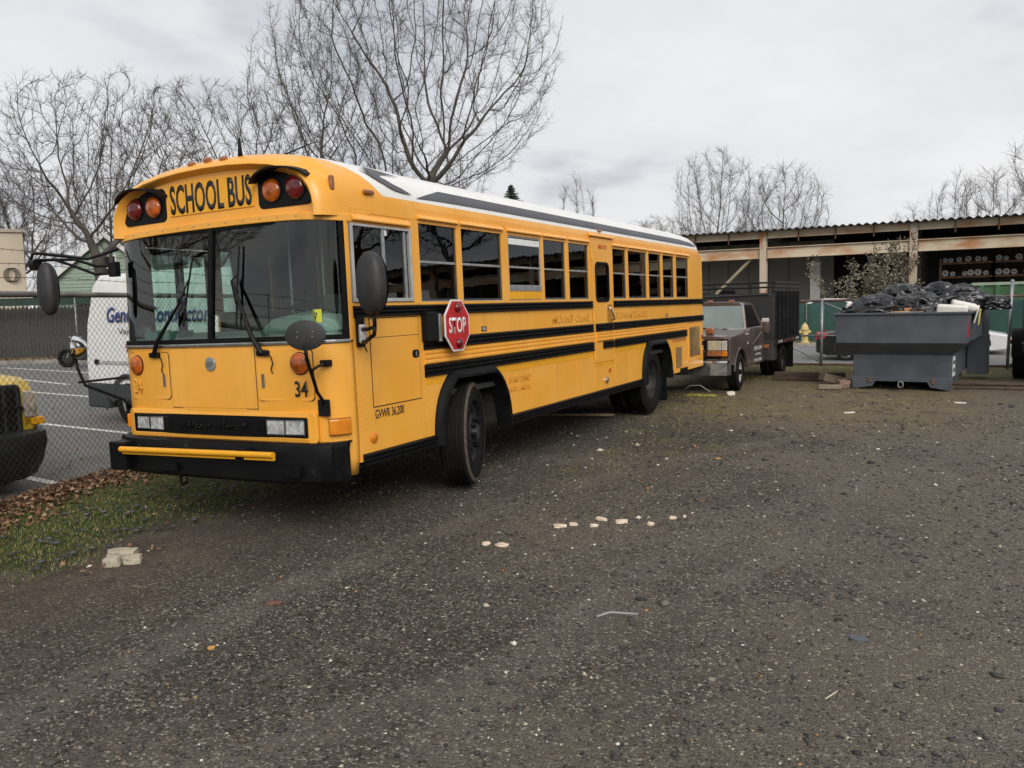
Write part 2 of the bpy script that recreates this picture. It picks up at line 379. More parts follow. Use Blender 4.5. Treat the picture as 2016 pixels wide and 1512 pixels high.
mASPH = M('lot_asphalt', (.17, .165, .155), .85, var=.1, scale=3, bump=.35, bscale=120, col2=(.125, .122, .116))
mROAD = M('road_asphalt', (.19, .19, .19), .85, var=.1, scale=1.5, bump=.2, bscale=90)
mLINE = M('line_paint', (.66, .65, .60), .6, var=.25, scale=12)
mKERB = M('kerb_concrete', (.27, .25, .225), .85, var=.25, scale=3, bump=.2)
mDRY = M('dry_grass_soil', (.20, .155, .085), .9, var=.3, scale=2.2, col2=(.115, .105, .045), bump=.5, bscale=30)
FP = Vector((-7.70, 4.34, 0)); FD = Vector((-.282, .959, 0)).normalized(); FN = Vector((-FD.y, FD.x, 0))   # left fence: point, run, outward normal
def fp(t, off=0, z=0): p = FP+FD*t+FN*off; return Vector((p.x, p.y, z))
def sheet(name, pts, z, mat, kind='structure', parent=None):
    me = bpy.data.meshes.new(name); me.from_pydata([(p[0], p[1], z) for p in pts], [], [tuple(range(len(pts)))])
    o = link(name, me, mat, parent)
    if parent is None: tag(o, kind=kind)
    return o
lot_mb = MB()
lotp = [fp(-14, .12), fp(34, .12), fp(34, 30), fp(-14, 30)]
lot = MB().prism([(p.x, p.y) for p in lotp], 'z', -.1, .006).build('parking_lot', mASPH); tag(lot, kind='structure')
for (x0, y0), (x1, y1), w in (((-24.9, 14.44), (-20.2, 13.4), .13), ((-13.5, 8.35), (-8.95, 7.95), .11), ((-9.7, 5.52), (-7.85, 5.28), .11), ((-29.5, 17.2), (-23.2, 16.28), .14), ((-20, 11.9), (-14, 11.2), .12)):
    d = Vector((x1-x0, y1-y0, 0)).normalized(); nn = Vector((-d.y, d.x, 0))*w/2; a = Vector((x0, y0, 0)); c = Vector((x1, y1, 0))
    sheet('painted_line', [a-nn, c-nn, c+nn, a+nn], .0105, mLINE, parent=lot)
# verge and kerb at the far side of the lot
vd = Vector((.86, .51, 0)); v0 = Vector((-33.6, 17.2, 0)); vn = Vector((-.51, .86, 0))
verge = MB().prism([(p.x, p.y) for p in (v0-vd*20+vn*.18, v0+vd*26+vn*.18, v0+vd*26+vn*30, v0-vd*20+vn*30)], 'z', -.1, .135).build('grass_verge', mDRY); tag(verge, kind='structure')
MB().prism([(p.x, p.y) for p in (v0-vd*20, v0+vd*26, v0+vd*26+vn*.176, v0-vd*20+vn*.176)], 'z', -.1, .145).build('kerb', mKERB, bevel=.02)['kind'] = 'structure'
# street behind the yard
tag(MB().bx(-60, 60, 23.6, 31.3, -.1, .007).build('road', mROAD), kind='structure')
tag(MB().bx(-60, 60, 31.3, 31.48, -.1, .13).build('kerb', mKERB, bevel=.02), kind='structure')
tag(MB().bx(-60, 60, 31.48, 36.2, -.1, .12).build('roadside_verge', mDRY), kind='structure')
tag(MB().bx(-60, 60, 23.42, 23.6, -.1, .03).build('kerb', mKERB, bevel=.01), kind='structure')
tag(MB().bx(-60, 60, 36.2, 62, -.1, .14).build('shed_floor', mKERB), kind='structure')
# ------------------------------------------------------------------ wheels
def tyre_profile(Rr, w, rim):
    h = w/2; p = [(-h*.62, rim), (-h*.95, rim+.03), (-h, (Rr+rim)/2), (-h*.93, Rr-.05), (-h*.80, Rr-.012)]
    g = [-.62, -.3, 0, .3, .62]; x = -h*.80
    p.append((-h*.74, Rr))
    for gx in g:
        a = gx*h*.86; p += [(a-.009, Rr), (a-.006, Rr-.012), (a+.006, Rr-.012), (a+.009, Rr)]
    p += [(h*.74, Rr), (h*.80, Rr-.012), (h*.93, Rr-.05), (h, (Rr+rim)/2), (h*.95, rim+.03), (h*.62, rim)]
    return p
def wheel(parent, name, c, Rr, w, rim, style, rz=0, mats=None, mud=False):
    """axis along local x, outer face +x; > tyre, rim"""
    rt = bpy.data.objects.new(name, None); COL.objects.link(rt); rt.parent = parent; rt.location = c; rt.rotation_euler = (0, 0, rz)
    MB().lathe(tyre_profile(Rr, w, rim), 56).build('tyre', mTYRE, rt, smooth=R(30), weld=True)
    h = w/2; rm = mats or M('wheel_steel', (.028, .028, .029), .5, var=.4, scale=9, spec=.3)
    if mud: MB().lathe([(h*.97, Rr*.885), (h*.985, Rr*.90), (h*.90, Rr*.955), (h*.86, Rr*.965), (h*.80, Rr*.945)], 56).build('mud_ring', mMUD, rt, smooth=True)
    k = MB()
    if style == 'steer':       # hub stands proud
        k.lathe([(h*.60, rim), (h*.66, rim+.012), (h*.55, rim-.015), (h*.1, rim-.03), (-h*.1, rim*.86), (h*.25, rim*.66), (h*.72, rim*.60), (h*.80, rim*.52), (h*.80, rim*.32)], 48)
        k.build('rim', rm, rt, smooth=R(40), weld=True)
        hb = MB().lathe([(h*.79, rim*.33), (h*1.12, rim*.30), (h*1.18, rim*.2), (h*1.18, 0.0001)], 24).build('hub', rm, rt, smooth=R(30), weld=True)
        for i in range(10):
            a = 2*PI*i/10; MB().cyl((h*.78, rim*.46*math.cos(a), rim*.46*math.sin(a)), (h*.78+.055, rim*.46*math.cos(a), rim*.46*math.sin(a)), .019, 6).build('lug_nut', mPLB, rt)
        for i in range(5):
            a = 2*PI*(i+.5)/5; MB().cyl((h*.40, rim*.77*math.cos(a), rim*.77*math.sin(a)), (h*.46, rim*.77*math.cos(a), rim*.77*math.sin(a)), .032, 12).build('hand_hole', mDARK, rt)
    elif style == 'dual':      # deep dish
        k.lathe([(h*.60, rim), (h*.66, rim+.012), (h*.55, rim-.012), (-h*.1, rim-.03), (-h*.5, rim*.80), (-h*.62, rim*.45), (-h*.62, rim*.30), (h*.35, rim*.27), (h*.42, 0.0001)], 48)
        k.build('rim', rm, rt, smooth=R(40), weld=True)
        for i in range(8):
            a = 2*PI*i/8; MB().cyl((-h*.6, rim*.42*math.cos(a), rim*.42*math.sin(a)), (-h*.6+.05, rim*.42*math.cos(a), rim*.42*math.sin(a)), .018, 6).build('lug_nut', mPLB, rt)
    elif style == 'car':
        k.lathe([(h*.60, rim), (h*.70, rim+.008), (h*.6, rim-.02), (h*.2, rim-.03), (h*.2, .0001)], 40); k.build('rim', mDARK, rt, smooth=R(40), weld=True)
        for i in range(5):
            a = 2*PI*i/5
            for da in (-.16, .16):
                p0 = (h*.55, .04*math.cos(a), .04*math.sin(a)); p1 = (h*.62, rim*.97*math.cos(a+da), rim*.97*math.sin(a+da)); MB().tube([p0, p1], [.022, .016], 6).build('spoke', rm, rt)
        MB().cyl((h*.4, 0, 0), (h*.72, 0, 0), .05, 16).build('hub', rm, rt)
        MB().lathe([(h*.60, rim*.985), (h*.72, rim*1.0), (h*.62, rim*.93)], 40).build('rim_lip', rm, rt, smooth=True)
    else:                      # plain steel wheel with round holes
        k.lathe([(h*.60, rim), (h*.70, rim+.01), (h*.6, rim-.02), (h*.25, rim-.03), (h*.15, rim*.8), (h*.5, rim*.6), (h*.45, rim*.35), (h*.62, rim*.3), (h*.62, .0001)], 40)
        k.build('rim', rm, rt, smooth=R(40), weld=True)
        for i in range(8):
            a = 2*PI*i/8; MB().cyl((h*.30, rim*.72*math.cos(a), rim*.72*math.sin(a)), (h*.38, rim*.72*math.cos(a), rim*.72*math.sin(a)), rim*.10, 10).build('hand_hole', mDARK, rt)
        MB().cyl((h*.4, 0, 0), (h*.95, 0, 0), rim*.25, 16).build('hub', mPLB, rt)
    return rt

# ------------------------------------------------------------------ the school bus (x to its driver side, y to its rear, z up)
BUS = empty('school_bus', (-5.39, 4.85, -.022), 0, 'long yellow school bus with white roof and folded red stop sign parked on gravel', 'school bus')
BUS.rotation_euler = (0, -.020, 0); BUS.scale = (1.025, 1, 1)
PLAN = [(0, 0), (.3, .001), (.6, .006), (.85, .018), (.98, .036), (1.07, .062), (1.13, .098), (1.175, .145), (1.205, .205), (1.217, .265), (1.22, .31)]
def plan(off=0., lo=-1.22, hi=1.22, sub=1):
    """front outline from +x to -x; off moves it inwards"""
    pts = [(x, y) for x, y in PLAN[::-1]]+[(-x, y) for x, y in PLAN[1:]]
    out = []
    for i, (x, y) in enumerate(pts):
        a = Vector(pts[max(i-1, 0)]); b = Vector(pts[min(i+1, len(pts)-1)]); t = (b-a).normalized(); nrm = Vector((t.y, -t.x))
        if nrm.y < 0 and abs(x) < .5: nrm = -nrm
        cx = Vector((0, .6))-Vector((x, y))
        if nrm.dot(cx) < 0: nrm = -nrm
        out.append((x+nrm.x*off, y+nrm.y*off))
    return out
def plan_y(x):
    x = abs(x)
    for (a, ya), (b, yb) in zip(PLAN, PLAN[1:]):
        if x <= b: return ya+(yb-ya)*(x-a)/(b-a)
    return .31
def on_front(name, poly, mat, parent, off=.004, th=.006, bevel=0):
    """a plate bent to the front outline; poly (x,z) rectangle list -> strips"""
    x0, x1, z0, z1 = poly; n = max(2, int(abs(x1-x0)/.06)+1); secs = []
    for i in range(n+1):
        x = x0+(x1-x0)*i/n; e = 1e-3; t = Vector((2*e, plan_y(x+e)-plan_y(x-e))).normalized(); nn = Vector((t.y, -t.x))
        if nn.y > 0: nn = -nn
        y = plan_y(x); a = Vector((x, y))+nn*off; b = a+nn*th
        secs.append([(a.x, a.y, z0), (b.x, b.y, z0), (b.x, b.y, z1), (a.x, a.y, z1)])
    return MB().loft(secs).build(name, mat, parent, bevel=bevel)
def front_at(x, z, out=0.):
    e = 1e-3; t = Vector((2*e, plan_y(x+e)-plan_y(x-e))).normalized(); nn = Vector((t.y, -t.x)); nn = -nn if nn.y > 0 else nn
    return Vector((x+nn.x*out, plan_y(x)+nn.y*out+(max(0, z-1.60)/.9*.085 if z < 2.4 else 0), z)), Vector((nn.x, nn.y, 0))

# lower front: yellow skin lofted up the outline
fas = MB(); zl = [(.47, .03), (.60, .006), (.75, 0), (1.1, 0), (1.40, 0), (1.52, .004), (1.535, .02)]
fas.loft([[(x, y, z) for x, y in plan(o)] for z, o in zl], False, False)
fascia = fas.build('front_fascia', mYEL, BUS, smooth=R(40)); sm = fascia.modifiers.new('thick', 'SOLIDIFY'); sm.thickness = .02; sm.offset = -1
# panel doors standing slightly proud with rounded corners
def rrect(x0, x1, z0, z1, r, n=5):
    pts = []
    for cx, cz, a0 in ((x1-r, z1-r, 0), (x0+r, z1-r, PI/2), (x0+r, z0+r, PI), (x1-r, z0+r, 1.5*PI)):
        for k in range(n+1): a = a0+PI/2*k/n; pts.append((cx+r*math.cos(a), cz+r*math.sin(a)))
    return pts
def bent_plate(name, outline, mat, parent, out0, out1, hole=None, bevel=0):
    """outline (x,z) bent onto the front; with hole it is a ring"""
    def P(p, o): q, _ = front_at(p[0], p[1], o); return tuple(q)
    mb = MB(); n = len(outline)
    if hole is None:
        cxx = sum(p[0] for p in outline)/n
        mb.add([P(p, out0) for p in outline]+[P(p, out1) for p in outline], [tuple(range(n))]+[(i, (i+1) % n, n+(i+1) % n, n+i) for i in range(n)])
        # face fan in strips so it follows the bend
        mb.f[0] = tuple(range(n, 2*n))
    else:
        vs = [P(p, out0) for p in outline]+[P(p, out1) for p in outline]+[P(p, out1) for p in hole]+[P(p, out0) for p in hole]
        fs = []
        for i in range(n):
            j = (i+1) % n; fs += [(i, j, n+j, n+i), (n+i, n+j, 2*n+j, 2*n+i), (2*n+i, 2*n+j, 3*n+j, 3*n+i)]
        mb.add(vs, fs)
    return mb.build(name, mat, parent, bevel=bevel)
for sx in (-1, 1):
    x0, x1 = sorted((sx*.50, sx*1.025))
    bent_plate('access_door', rrect(x0, x1, 1.085, 1.485, .035), mYEL, fascia, .001, .010, bevel=.003)
    l = M('latch_grey', (.18, .18, .18), .4, .5)
    bent_plate('latch', rrect(sx*.56-.012, sx*.56+.012, 1.19, 1.30, .008), l, fascia, .009, .016)
bent_plate('centre_panel', rrect(-.478, .478, 1.018, 1.512, .006), mYEL, fascia, .001, .006, bevel=.002)
# seam shadows drawn as thin dark plates under the panel edges
bent_plate('seam_shade', rrect(-.484, .484, 1.012, 1.514, .006), mDARK, fascia, -.001, .002)
for sx in (-1, 1):
    x0, x1 = sorted((sx*.494, sx*1.031)); bent_plate('seam_shade', rrect(x0, x1, 1.079, 1.491, .037), mDARK, fascia, -.001, .002)
# headlight bezel
bz_o = rrect(-1.05, 1.05, .742, .998, .05); bz_h = rrect(-.975, .975, .795, .955, .012)
bent_plate('headlight_bezel', bz_o, mYEL, fascia, 0, .040, bz_h, bevel=.008)
on_front('grille_back', (-.98, .98, .79, .96), mBLK, fascia, .002, .008)
bent_plate('inner_bezel', rrect(-.975, .975, .795, .955, .012), mPLB, fascia, .006, .038, rrect(-.955, .955, .812, .940, .012))
for i in range(7):
    z = .822+i*.0165; bent_plate('grille_slat', rrect(-.55, .55, z, z+.009, .001, 1), mPLB, fascia, .010, .022)
text_obj('emblem_script', 'Blue Bird', mPLB, fascia, .055, .74, .004, .01, frame_mtx(Vector((0, plan_y(0)-.024, .875)), (1, 0, 0), (0, 0, 1)), .3)
for sx in (-1, 1):
    for k, xc in enumerate((.672, .855)):
        c = sx*xc; hl = bent_plate('headlight', rrect(c-.085, c+.085, .822, .932, .008), mLENS, fascia, .008, .030, bevel=.004)
        bent_plate('headlight_rim', rrect(c-.090, c+.090, .817, .937, .01), mCHR, hl, .007, .033, rrect(c-.081, c+.081, .826, .928, .008))
        for q in range(5): bent_plate('lens_rib', rrect(c-.07+q*.034-.002, c-.07+q*.034+.002, .827, .927, .001, 1), mLENS, hl, .029, .0325)
        pass
# round emblem, amber lamps, turn signals, markers
def disc_on_front(name, x, z, r, th, mat, parent, dome=.0, n=28):
    p, nn = front_at(x, z, 0.0); q = nn.to_track_quat('Z', 'Y').to_matrix().to_4x4(); q.translation = p
    pr = [(0, r), (th*.7, r), (th, r*.93)]+[(th+dome*(1-(t*t)), r*.93*t) for t in (.8, .6, .4, .2, .0001)]
    o = MB().lathe(pr, n, 'z').build(name, mat, parent, smooth=R(35), weld=True); o.matrix_local = q; return o
em = disc_on_front('emblem', 0, 1.382, .058, .014, mSTEEL, fascia, .004)
text_obj('emblem_mark', 'D', M('emblem_dark', (.14, .14, .15), .4, .5), em, .035, .055, .002, 0, Matrix.Translation((0, 0, .0185)), .5)
for sx in (-1, 1):
    a = disc_on_front('amber_warning_lamp', sx*.92, 1.377, .084, .02, mAMB, fascia, .028)
    disc_on_front('lamp_base', sx*.92, 1.377, .090, .008, mPLB, fascia, 0)
    for q in range(3):
        MB().lathe([(.028-.004*q, .075-.02*q), (.031-.001*q, .072-.02*q), (.028-.002*q, .068-.02*q)], 28, 'z').build('lens_ring', mAMB, a, smooth=True)
    x0, x1 = sorted((sx*1.12, sx*1.205))
    t = on_front('turn_signal', (x0, x1, .815, .935), mORG, BUS, .001, .045, bevel=.008)
    on_front('turn_signal_base', (x0-.008, x1+.004, .807, .943), M('signal_base', (.30, .12, .02), .5), t, .0, .014, bevel=.003)
text_obj('fleet_number', '34', mTXT, BUS, .125, .115, .002, .015, frame_mtx(Vector((.925, plan_y(.925)-.013, 1.18)), (1, .12, 0), (0, 0, 1)))
text_obj('faded_number', '34', M('ghost_number', (.84, .41, .04), .4, var=.05), BUS, .125, .11, .0015, .01, frame_mtx(Vector((-.92, plan_y(.92)-.012, 1.19)), (1, -.12, 0), (0, 0, 1)))
# chrome strip and black gasket under the windshield
def front_band(name, z0, z1, o0, o1, mat, parent, bevel=0, rng=None):
    a, b = plan(-o0), plan(-o1); secs = []
    for (xa, ya), (xb, yb) in list(zip(a, b))[1:-1]: secs.append([(xa, ya, z0), (xb, yb, z0), (xb, yb, z1), (xa, ya, z1)])
    return MB().loft(secs).build(name, mat, parent, bevel=bevel)
front_band('chrome_strip', 1.528, 1.552, -.02, .012, mALU, BUS, .004)
front_band('chrome_bead', 1.537, 1.544, .008, .018, mCHR, BUS)
front_band('windshield_gasket', 1.553, 1.592, -.03, .006, mRUB, BUS, .005)
front_band('windshield_header', 2.47, 2.53, -.15, -.10, mRUB, BUS, .004)
# bumper
def bp_out(off): return [(x*1.005, y-off) for x, y in plan(0)]
bm_secs = []
for (z, o) in ((.44, .09), (.47, .12), (.69, .125), (.745, .11), (.76, .08)):
    bm_secs.append([(x*1.012, y-o*(1-.25*abs(x/1.22)**3), z+.025*0) for x, y in plan(0)[1:-1]])
bmp = MB().loft(bm_secs, False, False); ins = [[(x*.97, y+.02, z) for x, y in plan(0)[1:-1]] for z in (.76, .44)]
bmp.loft([bm_secs[-1], ins[0]], False, False).loft([ins[1], bm_secs[0]], False, False)
bumper = bmp.build('front_bumper', worn('bumper_enamel', (.007, .007, .0075), (.045, .042, .038), .45, .62, 4., .14, .7), BUS, smooth=R(30), weld=True); bumper.modifiers.new('thick', 'SOLIDIFY').thickness = .012
for sx in (-1, 1): MB().bx(sx*1.10, sx*1.225, .03, .16, .45, .75).build('bumper_end', mBLK, bumper, bevel=.02)
MB().bx(-.50, -.30, -.165, -.15, .50, .57).build('tow_slot', mBLK, bumper)
MB().bx(.80, .98, -.13, -.10, .51, .60).build('tow_slot', mBLK, bumper)
MB().tube([(-.36, -.06, .46), (-.36, -.09, .40), (-.32, -.10, .375), (-.28, -.10, .39), (-.265, -.10, .43)], .014, 8).build('tow_hook', mBLK, bumper, smooth=True)
# crossing arm folded along the bumper
arm = MB().tube([(-.92, -.21, .668), (.80, -.20, .690)], .025, 10).build('crossing_arm', mYEL2, BUS, smooth=R(40))
MB().box((-.06, -.19, .650), (1.72, .02, .028), Matrix.Rotation(-.0126, 3, 'Y')).build('arm_flange', mYEL2, arm)
MB().bx(-1.13, -.93, -.17, .10, .47, .72).build('arm_motor_box', mBLK, arm, bevel=.012)
MB().bx(.40, .50, -.20, -.13, .63, .73).build('arm_rest', mPLB, arm, bevel=.004)
MB().bx(-1.245, -1.20, .20, .25, .86, 1.0).build('side_marker', mORG, BUS, bevel=.008)

# windshield: two panes and a mullion
for sx in (-1, 1):
    a = [(x, y) for x, y in plan(.022) if (x*sx > -.001)]
    a = [p for p in a if abs(p[0]) <= 1.203]
    if sx > 0: a = a
    mb = MB(); secs = [[(x, y, z) for x, y in a] for z in (1.585, 2.05, 2.50)]
    mb.loft([[(x*(1 if i != 0 else 1), y+.045*k*(1-(min(1, abs(x)/1.22))**4), z) for i, (x, y, z) in enumerate(s_)] for k, s_ in enumerate(secs)], False, False)
    mb.build('windshield', gWIND, BUS, smooth=True)
MB().loft([[(-.022, .0, 1.57), (.022, .0, 1.57), (.022, .04, 1.57), (-.022, .04, 1.57)], [(-.022, .09, 2.50), (.022, .09, 2.50), (.022, .13, 2.50), (-.022, .13, 2.50)]]).build('windshield_mullion', mRUB, BUS)
for sx in (-1, 1):   # corner posts
    MB().prism([(sx*1.207, .225), (sx*1.221, .29), (sx*1.19, .30), (sx*1.18, .24)], 'z', 1.55, 2.52).build('corner_post', mRUB if sx > 0 else mRUB, BUS, bevel=.006)
    MB().bx(sx*1.20, sx*1.224, .272, .318, 1.54, 2.52).build('pillar', mYEL, BUS, bevel=.004)
# wipers
for p0, p1, bl in (((-.65, 1.465), (-.30, 1.93), ((-.30, 1.70), (-.19, 2.29))), ((.58, 1.465), (.27, 2.05), ((.30, 1.66), (.33, 2.33)))):
    P = lambda q, o: tuple(front_at(q[0], q[1], o)[0])
    wp = MB().tube([P(p0, .03), P(((p0[0]*.75+p1[0]*.25), p0[1]*.75+p1[1]*.25), .05), P(p1, .02)], [.022, .019, .010], 6).build('wiper', mBLK, BUS, smooth=R(40))
    MB().box(P(p0, .015), (.12, .04, .045)).build('wiper_pivot', mPLB, wp, bevel=.01)
    MB().tube([P(bl[0], .0), P(((bl[0][0]+bl[1][0])/2, (bl[0][1]+bl[1][1])/2), .006), P(bl[1], .0)], .008, 6).build('wiper_blade', mPLB, wp)
    MB().tube([P((bl[0][0]*.7+bl[1][0]*.3, bl[0][1]*.7+bl[1][1]*.3), .012), P(p1, .026), P((bl[0][0]*.35+bl[1][0]*.65, bl[0][1]*.35+bl[1][1]*.65), .012)], .007, 6).build('blade_bridge', mPLB, wp)
    MB().tube([P((p0[0]+.03, p0[1]), .02), P((p0[0]+.09, p0[1]-.03), .03), P((p0[0]+.10, p0[1]-.08), .025), P((p0[0]+.07, p0[1]-.13), .015), P((p0[0]+.08, p0[1]-.16), .01)], .005, 6).build('washer_hose', mPLB, wp)

# roof
RP = [(1.22, 2.52), (1.218, 2.62), (1.207, 2.705), (1.18, 2.785), (1.13, 2.86), (1.055, 2.925), (.94, 2.985), (.77, 3.035), (.56, 3.07), (.30, 3.093), (0, 3.10)]
RPF = RP+[(-x, z) for x, z in RP[-2::-1]]
zb = 2.52
def rsec(y, ix=0., iz=0., z0=2.52):
    return [(x*(1-ix/1.22), y, z0+(z-2.52)*(3.10-iz-z0)/(3.10-2.52)) for x, z in RPF]
roof = MB().loft([rsec(1.262), rsec(3), rsec(5), rsec(7), rsec(9.6), rsec(10.25, .004, .02), rsec(10.42, .02, .06), rsec(10.51, .05, .12), rsec(10.54, .09, .19)], False, False)
last = rsec(10.54, .09, .19); roof.add(last, [tuple(range(len(last)))])
roof = roof.build('roof', mROOF, BUS, smooth=R(45), weld=True)
# front cap
capsec = [(1.268, -.004, -.004), (.9, -.004, -.004), (.62, -.004, -.002), (.50, -.002, .0), (.36, .001, .004), (.28, .004, .012), (.21, .010, .026), (.155, .022, .044), (.115, .038, .062), (.085, .056, .080), (.062, .078, .10), (.05, .10, .12)]
def cbot(y, x):     # lower lip of the cap: arched at the front
    return 2.405+.04*(1-(abs(x)/1.22)**2)
def csec(y, ix, iz):
    pts = []
    z0 = 2.42 if y < .7 else 2.42+(2.545-2.42)*min(1, (y-.55)/.1) if y > .55 else 2.42
    return [(x*(1-ix/1.22), y, z0+(z-2.52)*(3.10-iz-z0)/(3.10-2.52)) for x, z in RPF]
cs = []
for y, ix, iz in capsec:
    z0 = 2.545 if y > .55 else 2.50
    cs.append([(x*(1-ix/1.22), y, z0+(z-2.52)*(3.10-iz-z0)/(3.10-2.52)) for x, z in RPF])
cap = MB().loft(cs, False, False)
f0 = cs[-1]; prev = f0
rings = [f0]
for k, (s_, yy) in enumerate(((.985, .055), (.97, .070), (.95, .100), (.93, .118), (.80, .122), (.5, .122), (.2, .122))):
    rings.append([(x*s_, yy+.02*(abs(x*s_)/1.1)**6, 2.50+(z-2.50)*s_) for x, _, z in f0])
cap.loft(rings, False, False)
cap.add(rings[-1], [tuple(range(len(f0)))])
roofcap = cap.build('roof_cap', mROOF, BUS, smooth=R(50), weld=True)
# lip under the cap
lip = []
for x, y in plan(-.012):
    ly = .10-.06*(abs(x)/1.22)**3; zq = .035*(1-min(1, (abs(x)/1.2)**3)); lip.append([(x, y+ly, 2.462+zq), (x, y+ly, 2.52+zq), (x*.985, y+ly+.05, 2.52+zq), (x*.985, y+ly+.05, 2.462+zq)])
MB().loft(lip).build('cap_lip', mYEL, roofcap, bevel=.006)
# marker lights on the brow
for x, z in ((-.18, 3.005), (0, 3.012), (.18, 3.005)):
    mk = MB().lathe([(0, .045), (.012, .046), (.014, .042)], 20, 'z').build('marker_base', mAMB2, BUS, smooth=R(30)); mk.scale = (1, .55, 1); mk.location = (x, .125, z+.030-.2*x*x); mk.rotation_euler = (.75, 0, 0)
    l2 = MB().lathe([(.012, .043), (.030, .040), (.036, .030), (.037, .0001)], 20, 'z').build('marker_lens', mAMB2, mk, smooth=R(40))
def lens_box(name, c, d, rot=(0, 0, 0), mat=None, parent=BUS):
    o = MB().box((0, 0, 0), d).build(name, mat or mAMB2, parent, bevel=min(d)*.3); o.location = c; o.rotation_euler = rot; return o
lens_box('clearance_light', (1.185, .20, 2.75), (.03, .04, .11)); lens_box('clearance_light', (-1.185, .20, 2.75), (.03, .04, .11))
lens_box('clearance_light', (1.225, .60, 2.715), (.035, .12, .035)); lens_box('clearance_light', (1.205, 5.56, 2.735), (.04, .10, .03))
lens_box('clearance_light', (1.11, 10.5, 2.76), (.06, .08, .035), mat=M('red_clearance', (.22, .02, .02), .3))
# warning lamp hoods
for sx in (-1, 1):
    xa, xb = .52, 1.055
    y0 = -.018
    pl = MB(); outline = rrect(xa, xb, 2.60, 2.885, .05)
    pl.prism([(sx*x, z) for x, z in outline], 'y', .118, .2); hood_plate = pl.build('lamp_panel', mBLK, BUS, bevel=.004)
    hd = []
    for k in range(15):
        t = k/14; x = xa-.02+(xb-xa+.04)*t; z = 2.828+.085*max(0., math.sin(PI*t))**.6; d_ = .14*(.35+.65*math.sin(PI*(.12+.76*t)))
        hd.append([(sx*x, .18, z+.004), (sx*x, .122-d_, z-.02), (sx*x, .124-d_, z-.034), (sx*x, .18, z-.014)])
    MB().loft(hd).build('lamp_hood', mPLB, hood_plate, smooth=R(40))
    for x, mt in ((.668, mAMB), (.905, mRED)):
        ln = MB().lathe([(.120, .092), (.100, .088), (.086, .070), (.078, .045), (.074, .0001)], 28, 'y', (sx*x, 0, 2.738)).build('warning_lamp', mt, BUS, smooth=True)
        MB().lathe([(.122, .102), (.108, .100), (.108, .090)], 28, 'y', (sx*x, 0, 2.738)).build('lamp_ring', mPLB, ln, smooth=R(30))
    # moulded yellow swell along the outer side of the lamp recess
    sw_ = []
    for k in range(15):
        a = -.5+k*(PI*.62)/14; cx_, cz_ = .86, 2.715; rx_, rz_ = .225, .185
        q = (cx_+rx_*math.cos(a), cz_+rz_*math.sin(a)); u = (math.cos(a), math.sin(a)); hh = .045*math.sin(PI*(k+.6)/15.2)
        sw_.append([(sx*(q[0]-.03*u[0]), .16, q[1]-.03*u[1]), (sx*(q[0]-.012*u[0]), .135-hh, q[1]-.012*u[1]), (sx*(q[0]+.03*u[0]), .14-hh*.7, q[1]+.03*u[1]), (sx*(q[0]+.085*u[0]), .20, q[1]+.085*u[1])])
    MB().loft(sw_).build('lamp_surround', mYEL, roofcap, smooth=R(60))
MB().bx(-.475, .475, .113, .13, 2.635, 2.90).build('sign_plate', mYEL2, BUS, bevel=.002)
text_obj('school_bus_lettering', 'SCHOOL BUS', mTXT, BUS, .245, .92, .002, .024, frame_mtx(Vector((0, .1128, 2.768)), (1, 0, 0), (0, 0, 1)))
# antennas
MB().tube([(.30, .18, 3.03), (.30, .18, 3.20)], [.022, .010], 10).build('antenna_base', mPLB, BUS, smooth=True)
MB().tube([(.30, .18, 3.19), (.305, .185, 3.62)], [.006, .003], 6).build('antenna_whip', mSTEEL, BUS)
MB().tube([(-.1, 1.1, 3.08), (-.1, 1.1, 3.15)], [.03, .012], 8).build('antenna_stub', mPLB, BUS, smooth=True)
MB().tube([(.12, .6, 3.07), (.25, 1.2, 3.35)], [.012, .004], 6).build('antenna_blade', mPLB, BUS)
# roof stripe decals following the roof curve
def roof_pt(s_, y, off=.004, cap_=False):
    """s_: arc height z on the driver flank"""
    for (xa, za), (xb, zb_) in zip(RP, RP[1:]):
        if s_ <= zb_:
            t = (s_-za)/(zb_-za); x = xa+(xb-xa)*t; nn = Vector((zb_-za, -(xb-xa))).normalized(); nn = nn if nn.x > 0 else -nn
            return (x+nn.x*off, y, s_+nn.y*off)
    return (0, y, 3.06)
def ribbon(name, stations, mat, parent, n=5, off_=.008):
    """stations: (y, zlow, zhigh)"""
    vs = []; fs = []
    for y0, zl_, zh in stations:
        for k in range(n+1): vs.append(roof_pt(zl_+(zh-zl_)*k/n, y0, off_))
    for i in range(len(stations)-1):
        for k in range(n): a = i*(n+1)+k; fs.append((a, a+1, a+n+2, a+n+1))
    return MB().add(vs, fs).build(name, mat, parent, smooth=True)
ribbon('grey_stripe', [(1.31, 2.735, 2.737), (1.52, 2.742, 2.79), (1.75, 2.745, 2.845)]+[(y, 2.748-.0*y, 2.845-.001*y) for y in (2.5, 3.5, 4.5, 5.5, 6.5, 7.5, 8.5, 9.4)]+[(10.0, 2.75, 2.81), (10.25, 2.752, 2.756)], mGRYST, roof)
ribbon('grey_swoosh', [(.66, 2.905, 2.908), (.74, 2.86, 2.89), (.82, 2.82, 2.875), (.92, 2.785, 2.855), (1.0, 2.765, 2.82), (1.10, 2.755, 2.79), (1.22, 2.75, 2.755)], mGRYST, roofcap, off_=.022)
ribbon('grey_swoosh', [(.77, 2.875, 2.945), (.86, 2.845, 2.95), (.93, 2.895, 2.942), (1.05, 2.905, 2.925), (1.2, 2.905, 2.908)], mGRYST, roofcap, off_=.022)

